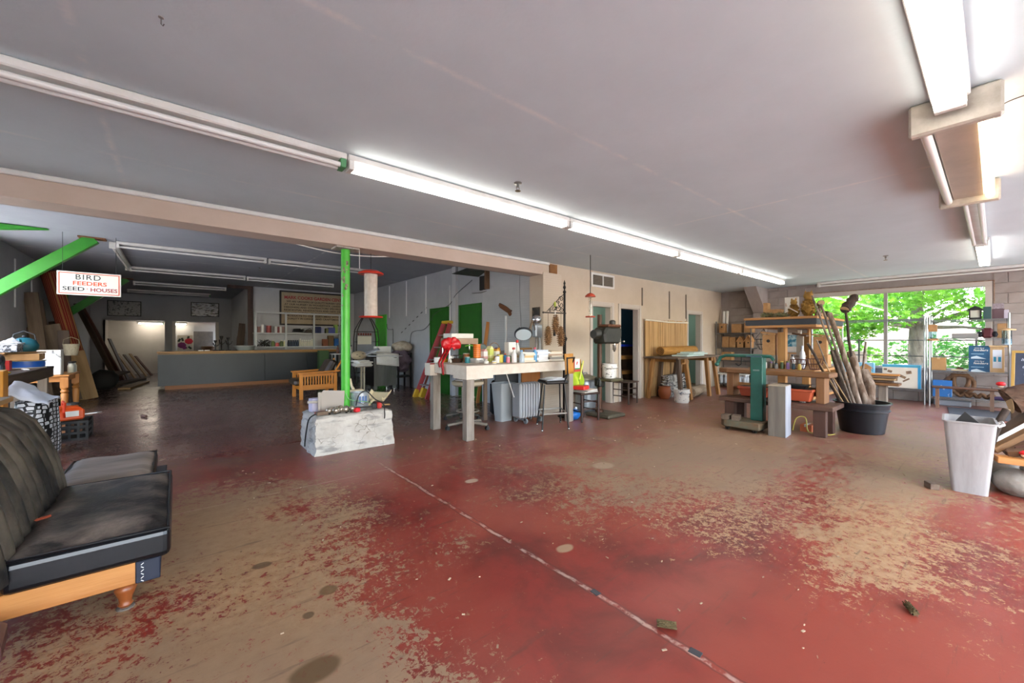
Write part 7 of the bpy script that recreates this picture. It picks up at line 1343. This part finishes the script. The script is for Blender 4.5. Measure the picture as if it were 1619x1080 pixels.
t = thing('narrow_bench', 'narrow brown bench on two thin legs before the right shelving', 'bench', (11.3, .37, 0)); MB().box(-.09, .09, -.45, .43, .38, .42).build('seat_plank', M_rdw, t, bev=.015)
for y in (-.33, .35): MB().box(-.03, .03, y-.025, y+.025, 0, .38).build('leg', wood('form_leg', '8a6a55', '6f5240', 2, .6), t)
slab('door_mat', 'dark grey ribbed rubber mat on the floor', 'mat', 10.85, .1, 0, 1.3, .9, .012, mat('rubber_mat', '3d3f42', .7, c2='4a4c50', sc=30, st=(6, 1, 1)), .08)
t = thing('plank_bench', 'rough timber bench stacked with planks under the window', 'bench', (10.95, 1.75, 0)); MB().box(-.18, .18, -.55, .45, .4, .45).build('top_board', M_brn, t, bev=.006)
for y in (-.3, .35): MB().box(-.1, .1, y-.06, y+.06, 0, .4).build('leg', M_oldz, t, bev=.006)
for i in range(4): tag(plank('board', (10.9+.03*i, 1.3-.03*i, .475+i*.045), (10.92, 2.35, .475+i*.045), .22, .035, (M_drk, M_tanw, M_oldw, M_pine)[i]), ('bottom', 'second', 'third', 'top')[i] + ' plank of the stack on the rough bench', 'board', 'planks on the rough bench')
gable('small brown gabled bird house on the plank stack', 10.95, 1.72, .632, .16, .16, .18, .2); carton('pale blue carton behind the gabled bird house', 10.95, 2.06, .63, .16, .3, .2, mat('sky_print', '7fb0c9', .6, c2='b0d0dc', sc=8), 0, None, 'box', 'printed_carton', False)
# chalkboard easel
M_gold = wood('gold_frame', 'c9a254', 'a5803a', 2, .45); t = bpy.data.objects.new('chalkboard', None); COL.objects.link(t); tag(t, 'gold framed chalkboard easel with handwritten white lines', 'chalkboard'); t.location = (11.05, -.52, .14); t.rotation_euler = (0, .22, -.1)
CW, CH = .72, 1.0
MB().box(0, .015, -CW/2, CW/2, 0, CH).build('slate', mat('chalk_slate', '343a4a', .8, c2='3d4454', sc=5), t); f = MB()
f.box(-.012, .025, -CW/2, CW/2, 0, .04); f.box(-.012, .025, -CW/2, CW/2, CH-.04, CH); f.box(-.012, .025, -CW/2, -CW/2+.04, .04, CH-.04); f.box(-.012, .025, CW/2-.04, CW/2, .04, CH-.04); f.build('frame', M_gold, t, bev=.004)
for i, s in enumerate(('If you need', 'to set about', 'the Please', '224-905', 'Thanks', 'Smith')): text('handwriting', s, C('c9ced6', .9), t, (-.002, .26-.015*i, .82-i*.125), .05, FACE_NX, align='LEFT', shear=.25)
for s in (-1, 1): MB().bar((0, s*.3, .03), (-.03, s*.3, -.135), .03, .03).build('front_leg', M_gold, t)
MB().bar((.03, 0, .95), (.42, 0, -.1), .03, .03).build('rear_leg', M_gold, t)
# ---------------------------------------------------------------- bin, firewood, stones
t = thing('waste_bin', 'tall dirty white waste bin at the right edge', 'bin', (5.33, .15, 0), .05); openbin(t, .34, .21, .44, .3, .6, mat('dirty_white_plastic', 'aaa6a3', .5, c2='918c87', sc=5, st=(3, 3, .4), lo=.4, hi=.8)); MB().tube([(-.1, -.16, .58), (-.1, -.19, .6), (.08, -.19, .6), (.08, -.16, .58)], .01, 6).build('handle', C('c9c6c1', .5), t)
tag(MB().prism([(-.1, .0), (.1, .0), (.09, .14), (.02, .25), (-.1, .12)], -.008, .008, 'x').build('slate_offcut', C('2b2826', .6), None, (5.27, .15, .43)), 'black slate offcut corner poking out of the white bin', 'slate')
logroll('curved brown stick with a pale cut tip in the white bin', (5.3, .1, .2), (5.5, -.06, .7), .03, M_bark3, 'stick', 'stick')
t = thing('stone_hearth', 'low hearth ring of rounded field stones at the right edge', 'stone ring', (5.62, -.22, 0)); M_st = mat('field_stone', 'a39b8f', .85, c2='7d756a', sc=5, bump=.6, bsc=12)
for i, (x, y, z, r, s) in enumerate(((-.18, .1, .1, .15, (1, 1, .75)), (-.25, -.07, .09, .12, (1, .9, .8)), (-.12, -.02, .22, .09, (1, 1.2, .7)), (-.3, -.18, .1, .13, (.9, 1, .8)), (.05, .14, .1, .14, (1.1, .9, .75)), (-.26, -.02, .24, .06, (1, 1, .8)), (-.3, -.2, .26, .08, (1, 1, .8)), (.25, .12, .11, .15, (1, 1, .75)), (-.28, -.38, .11, .15, (1, 1.1, .75)), (.45, .05, .11, .15, (1, 1, .75)), (-.2, -.55, .11, .15, (1, 1, .75)))): MB().ball((x, y, z), r, 12, 8, s, jit=.06, seed=i).build('stone', M_st, t, smooth=60)
leaning('board', 'thick orange brown board laid on the hearth stones', (5.28, .0, .31), (5.45, -.75, .29), .12, .05, M_pine); Gf = 'firewood heaped on the hearth'
M_fwd = wood('split_wood_dark', '6a4a2e', '3f2b1c', 0, .7); M_fwb = wood('split_wood_brown', '8a6236', '5f4124', 0, .7)
fw = (((5.36, .02, .36), (5.72, -.42, .74), .07, .05, M_fwb, 'long honey coloured'), ((5.46, .06, .36), (5.78, -.22, .68), .09, .04, M_oldw, 'dark grey'), ((5.4, -.04, .36), (5.62, -.6, .6), .06, .05, M_fwd, 'weathered brown'), ((5.36, -.12, .37), (5.5, -.6, .56), .09, .04, M_redw, 'reddish split'), ((5.34, -.2, .37), (5.44, -.62, .68), .07, .04, M_fwb, 'orange split'), ((5.6, .04, .36), (5.9, -.45, .66), .08, .07, M_tanw, 'pale tan'), ((5.5, -.28, .38), (5.66, -.8, .78), .08, .05, M_fwd, 'blackened'),
      ((5.33, -.06, .36), (5.4, -.5, .47), .06, .04, M_fwd, 'short dark'), ((5.42, .03, .4), (5.8, -.5, .88), .05, .03, M_plast, 'white painted'), ((5.34, -.3, .37), (5.4, -.75, .6), .08, .05, M_fwb, 'chunky brown'), ((5.48, -.1, .42), (5.7, -.55, .8), .06, .05, M_redw, 'narrow red brown'))
for i, (p, q, w, th, m, n) in enumerate(fw): leaning('firewood', n + ' firewood piece in the hearth heap', p, q, w, th, m, .3*i, Gf, 'firewood')
logroll('big rough barked log end lying on top of the firewood', (5.66, -.08, .76), (5.8, -.8, .88), .11, mat('shaggy_bark', '6f5340', .95, c2='4a3629', sc=10, st=(1, 1, 3), bump=1, bsc=16), 'log', 'log'); 
for i, (x, y, z) in enumerate(((5.72, -.03, .885), (5.325, -.15, .36))):
    o = thing('red_ornament', ('small red capped ornament on top of the big log', 'red capped pale ornament at the frame edge by the firewood')[i], 'ornament', (x, y, z)); MB().ball((0, 0, .0), .02, 10, 7, (1, 1, 1)).build('body', C('d9b9a0', .6), o, smooth=60); MB().ball((0, 0, .02), .026, 10, 7, (1.2, 1.2, .8)).build('cap', C('d3141c', .5), o, smooth=60)
tag(MB().tube([(0, 0, 0), (.25, -.12, .75)], .06, 14).build('cardboard_tube', M_card, None, (6.42, -.22, .63), smooth=40), 'brown cardboard tube rising at the right frame edge', 'tube')
slab('wooden_crate', 'dark wooden crate behind the firewood supporting the tube', 'crate', 6.5, -.35, 0, .3, .5, .62, M_drk)
slab('wood_chip', 'small brown wood offcut on the floor left of the white bin', 'wood', 5.1, .36, 0, .1, .06, .05, M_oldw, .5)
# ================================================================ FLOOR LITTER, CEILING BITS
for i, (px_, py_, r) in enumerate(((2.7, .26, .5), (1.7, 1.0-.05, 2.2))): 
    o = thing('pine_cone', ('larger dry pine cone lying on the floor at the right', 'small dry pine cone lying near the floor joint')[i], 'pine cone', (px_, py_, .012), r); b = MB(); b.tube([(-.04, 0, .004), (0, 0, .006), (.04, 0, .004)], [.008, .013, .006], 8)
    for k in range(10):
        for q in range(6): a = q*PI/3+k*.5; b.obox((-.036+.008*k, .013*math.cos(a), .006+.012*math.sin(a)), (.012, .006, .003), Matrix.Rotation(a, 3, 'X'))
    stuff(b.build('scales', C('5f5030', .9), o))
b = MB(); rg = random.Random(77)
for k in range(260):
    x = rg.uniform(.3, 6.5); y = rg.uniform(.1, 5.0)
    if x*.64+y*.768 < 1.6: continue
    l = rg.uniform(.006, .022); a = rg.uniform(0, PI); b.obox((x, y, .002), (l, l*rg.uniform(.2, .5), .003), Matrix.Rotation(a, 3, 'Z'))
o = b.build('wood_shavings', mat('shavings', 'd9c2a2', .9, c2='6a4a30', sc=2), None); tag(o, 'scattered pale wood shavings and crumbs over the floor', 'litter', kind='stuff')
def sprinkler(lab, x, y, z):
    t = thing('sprinkler_head', lab, 'sprinkler', (x, y, z), 0, 'ceiling sprinklers'); MB().lathe([(.035, 0), (.035, -.008), (.012, -.012), (.012, -.04)], n=14).build('body', C('8d8a84', .3, .8), t, smooth=40); MB().lathe([(.025, -.07), (.025, -.074)], n=12).build('deflector', C('7d6a4a', .3, .8), t); MB().tube([(.012, 0, -.03), (.018, 0, -.05), (.004, 0, -.072)], .003, 5).tube([(-.012, 0, -.03), (-.018, 0, -.05), (-.004, 0, -.072)], .003, 5).build('yoke', C('8d8a84', .3, .8), t)
sprinkler('sprinkler head in the middle of the main ceiling', 2.3, 2.68, ZC); sprinkler('sprinkler head on the main ceiling toward the window', 8.9, 1.15, ZC); sprinkler('sprinkler head on the back shop ceiling', 1.5, 11.0, ZL)
cord('ceiling_wire', 'loose thin wire curling from the ceiling at the right edge', [(3.72, .02, 2.675), (3.7, .05, 2.66), (3.72, .0, 2.65), (3.66, -.04, 2.665), (3.6, -.15, 2.66), (3.55, -.3, 2.675)], .003, C('4a4542')); o = thing('ceiling_hook', 'small bent hook in the ceiling at the upper left', 'hook', (-.05, 2.28, ZC)); MB().tube([(0, 0, 0), (0, 0, -.03), (.006, 0, -.036), (.01, 0, -.026)], .002, 5).build('wire', C('5a5652'), o); MB().lathe([(.01, 0), (.01, -.004)], n=8).build('plate', C('8a8682'), o)
cord('hanging_string', 'short white string hanging beside the column top', [(1.78, 5.15, 2.46), (1.78, 5.15, 2.3), (1.78, 5.15, 2.2)], .004, M_plast)
# ================================================================ OUTSIDE THE WINDOW
M_trunk = mat('tree_bark', '7d7266', .9, c2='5a5048', sc=8, st=(1, 1, .3), bump=.6)
def leafmat(name, c, c2):
    m = mat(name, c, .6, c2=c2, sc=1.2, lo=.35, hi=.65); N = m.node_tree.nodes; L = m.node_tree.links; b = N['Principled BSDF']; out = [n for n in N if n.type == 'OUTPUT_MATERIAL'][0]
    tr = N.new('ShaderNodeBsdfTranslucent'); mx = N.new('ShaderNodeMixShader'); mx.inputs[0].default_value = .5; src = b.inputs['Base Color'].links[0].from_socket
    L.new(src, tr.inputs[0]); L.new(b.outputs[0], mx.inputs[1]); L.new(tr.outputs[0], mx.inputs[2]); L.new(mx.outputs[0], out.inputs[0]); return m
M_leaf = leafmat('maple_leaves', '4a8a1e', '7db030'); M_leafd = leafmat('deep_green_leaves', '2f6a20', '4a8a2c')
LEAF = [(0, -.5), (.12, -.15), (.45, -.3), (.25, .02), (.5, .25), (.15, .18), (0, .55), (-.15, .18), (-.5, .25), (-.25, .02), (-.45, -.3), (-.12, -.15)]
def tree(lab, x, y, h, tr, blobs, m, n, ls, sd):
    t = thing('tree', lab, 'tree', (x, y, -.08), 0, 'trees beyond the window'); rg = random.Random(sd)
    tk = MB().tube([(0, 0, 0), (.02, .03, h*.35), (-.03, 0, h*.7), (.0, .05, h)], [tr*1.2, tr, tr*.85, tr*.5], 14).build('trunk', M_trunk, t, smooth=50)
    for bx_, by_, bz_, br in blobs: MB().tube([(0, 0, h*.55), (bx_*.5, by_*.5, (bz_+h*.6)/2), (bx_, by_, bz_)], [tr*.4, tr*.2, tr*.08], 6).build('branch', M_trunk, t, smooth=40)
    b = MB(); tot = sum(q[3]**2 for q in blobs)
    for bx_, by_, bz_, br in blobs:
        for k in range(int(n*br*br/tot)):
            u = rg.uniform(-1, 1); a = rg.uniform(0, 2*PI); s = math.sqrt(1-u*u); rr = br*(rg.random()**.4); p = Vector((bx_+rr*s*math.cos(a), by_+rr*s*math.sin(a), bz_+rr*u*.8))
            R = Euler((rg.uniform(-.9, .9), rg.uniform(-.9, .9), rg.uniform(0, 6.28))).to_matrix(); q = ls*rg.uniform(.7, 1.3); vs = [p + R @ Vector((lx*q, ly*q, .06*q*abs(lx)*4)) for lx, ly in LEAF]; i = len(b.v); b.v += [tuple(v) for v in vs]; b.f.append(tuple(range(i, i+12)))
    o = b.build('leaves', m, t); stuff(o); return t
tree('broad maple with bright green crown and grey trunk outside the window', 17.0, 1.5, 3.2, .17, ((-1.6, .6, 2.3, .9), (-.8, -1.0, 2.5, 1.0), (-1.2, 1.9, 2.2, 1.0), (-.4, 2.9, 2.6, 1.2), (.3, .3, 3.3, 1.4), (-.6, -2.2, 2.4, 1.0), (-.2, -3.0, 2.9, 1.2), (1.0, 1.9, 3.2, 1.3), (-1.6, -.3, 2.9, .8), (-1.3, -1.9, 1.55, .55), (-.9, 1.1, 1.75, .5)), M_leaf, 7500, .17, 5)
tree('darker green tree further behind the maple', 21.5, 5.2, 4.2, .2, ((-1, 0, 2.6, 1.6), (0, 1.6, 3.2, 1.8), (.2, -1.8, 3.0, 1.8), (-.8, -1.0, 1.7, 1.0), (0, 3.4, 2.8, 1.7)), M_leafd, 3200, .26, 9)
tree('darker green tree seen at the right of the window', 20.0, -2.2, 4.0, .18, ((-1.2, .6, 1.5, 1.0), (-1.0, 1.8, 1.9, .9), (0, -1.2, 2.8, 1.7), (0, .8, 3.2, 1.7), (-.6, -.8, 1.6, 1.0)), M_leafd, 3200, .24, 12)
t = thing('iron_fence', 'black iron rail fence between the window and the trees', 'fence', (15.0, 1.5, -.08))
for z in (.96, 1.38): MB().tube([(0, -6, z), (0, 6, z)], .014, 6).build('rail', M_iron, t)
for k in range(6): MB().box(-.018, .018, -5.6+2.2*k-.018, -5.6+2.2*k+.018, 0, 1.42).build('post', M_iron, t)
slab('tree_stump', 'pale weathered post standing by the fence outside', 'post', 15.6, 2.6, -.08, .35, .35, 1.05, M_oldz, .2); struct(MB().box(26, 26.3, -14, 18, -.1, 2.0).build('ground_wall', mat('pale_stucco', 'b5ab9c', .9)), 'pale garden wall beyond the trees')

def shrub(lab, x, y, h, r, m, n, ls, sd): 
    t = thing('shrub', lab, 'shrub', (x, y, -.08), 0, 'shrubs beyond the fence'); rg = random.Random(sd); b = MB()
    for k in range(5): a = k*1.25; MB().tube([(0, 0, 0), (.2*r*math.cos(a), .2*r*math.sin(a), h*.4), (.5*r*math.cos(a), .5*r*math.sin(a), h*.75)], [.03, .02, .01], 5).build('stem', M_trunk, t)
    for k in range(n):
        u = rg.uniform(-1, 1); a = rg.uniform(0, 2*PI); s = math.sqrt(1-u*u); rr = rg.random()**.4; p = Vector((r*rr*s*math.cos(a), r*rr*s*math.sin(a), h*.55+h*.45*rr*u))
        R = Euler((rg.uniform(-.9, .9), rg.uniform(-.9, .9), rg.uniform(0, 6.28))).to_matrix(); q = ls*rg.uniform(.7, 1.3); i = len(b.v); b.v += [tuple(p + R @ Vector((lx*q, ly*q, 0))) for lx, ly in LEAF]; b.f.append(tuple(range(i, i+12)))
    stuff(b.build('leaves', m, t))
for i, (x, y, h, r) in enumerate(((19.0, 3.4, 1.3, 1.0), (18.7, .1, 1.4, .9), (17.8, -2.2, 1.7, 1.0), (20.5, 1.6, 1.6, 1.3))): shrub(('leafy shrub at the left behind the fence', 'leafy shrub right of the maple trunk', 'tall leafy shrub at the right behind the fence', 'leafy shrub far behind the maple trunk')[i], x, y, h, r, M_leafd if i % 2 else M_leaf, 700, .16, 30+i)
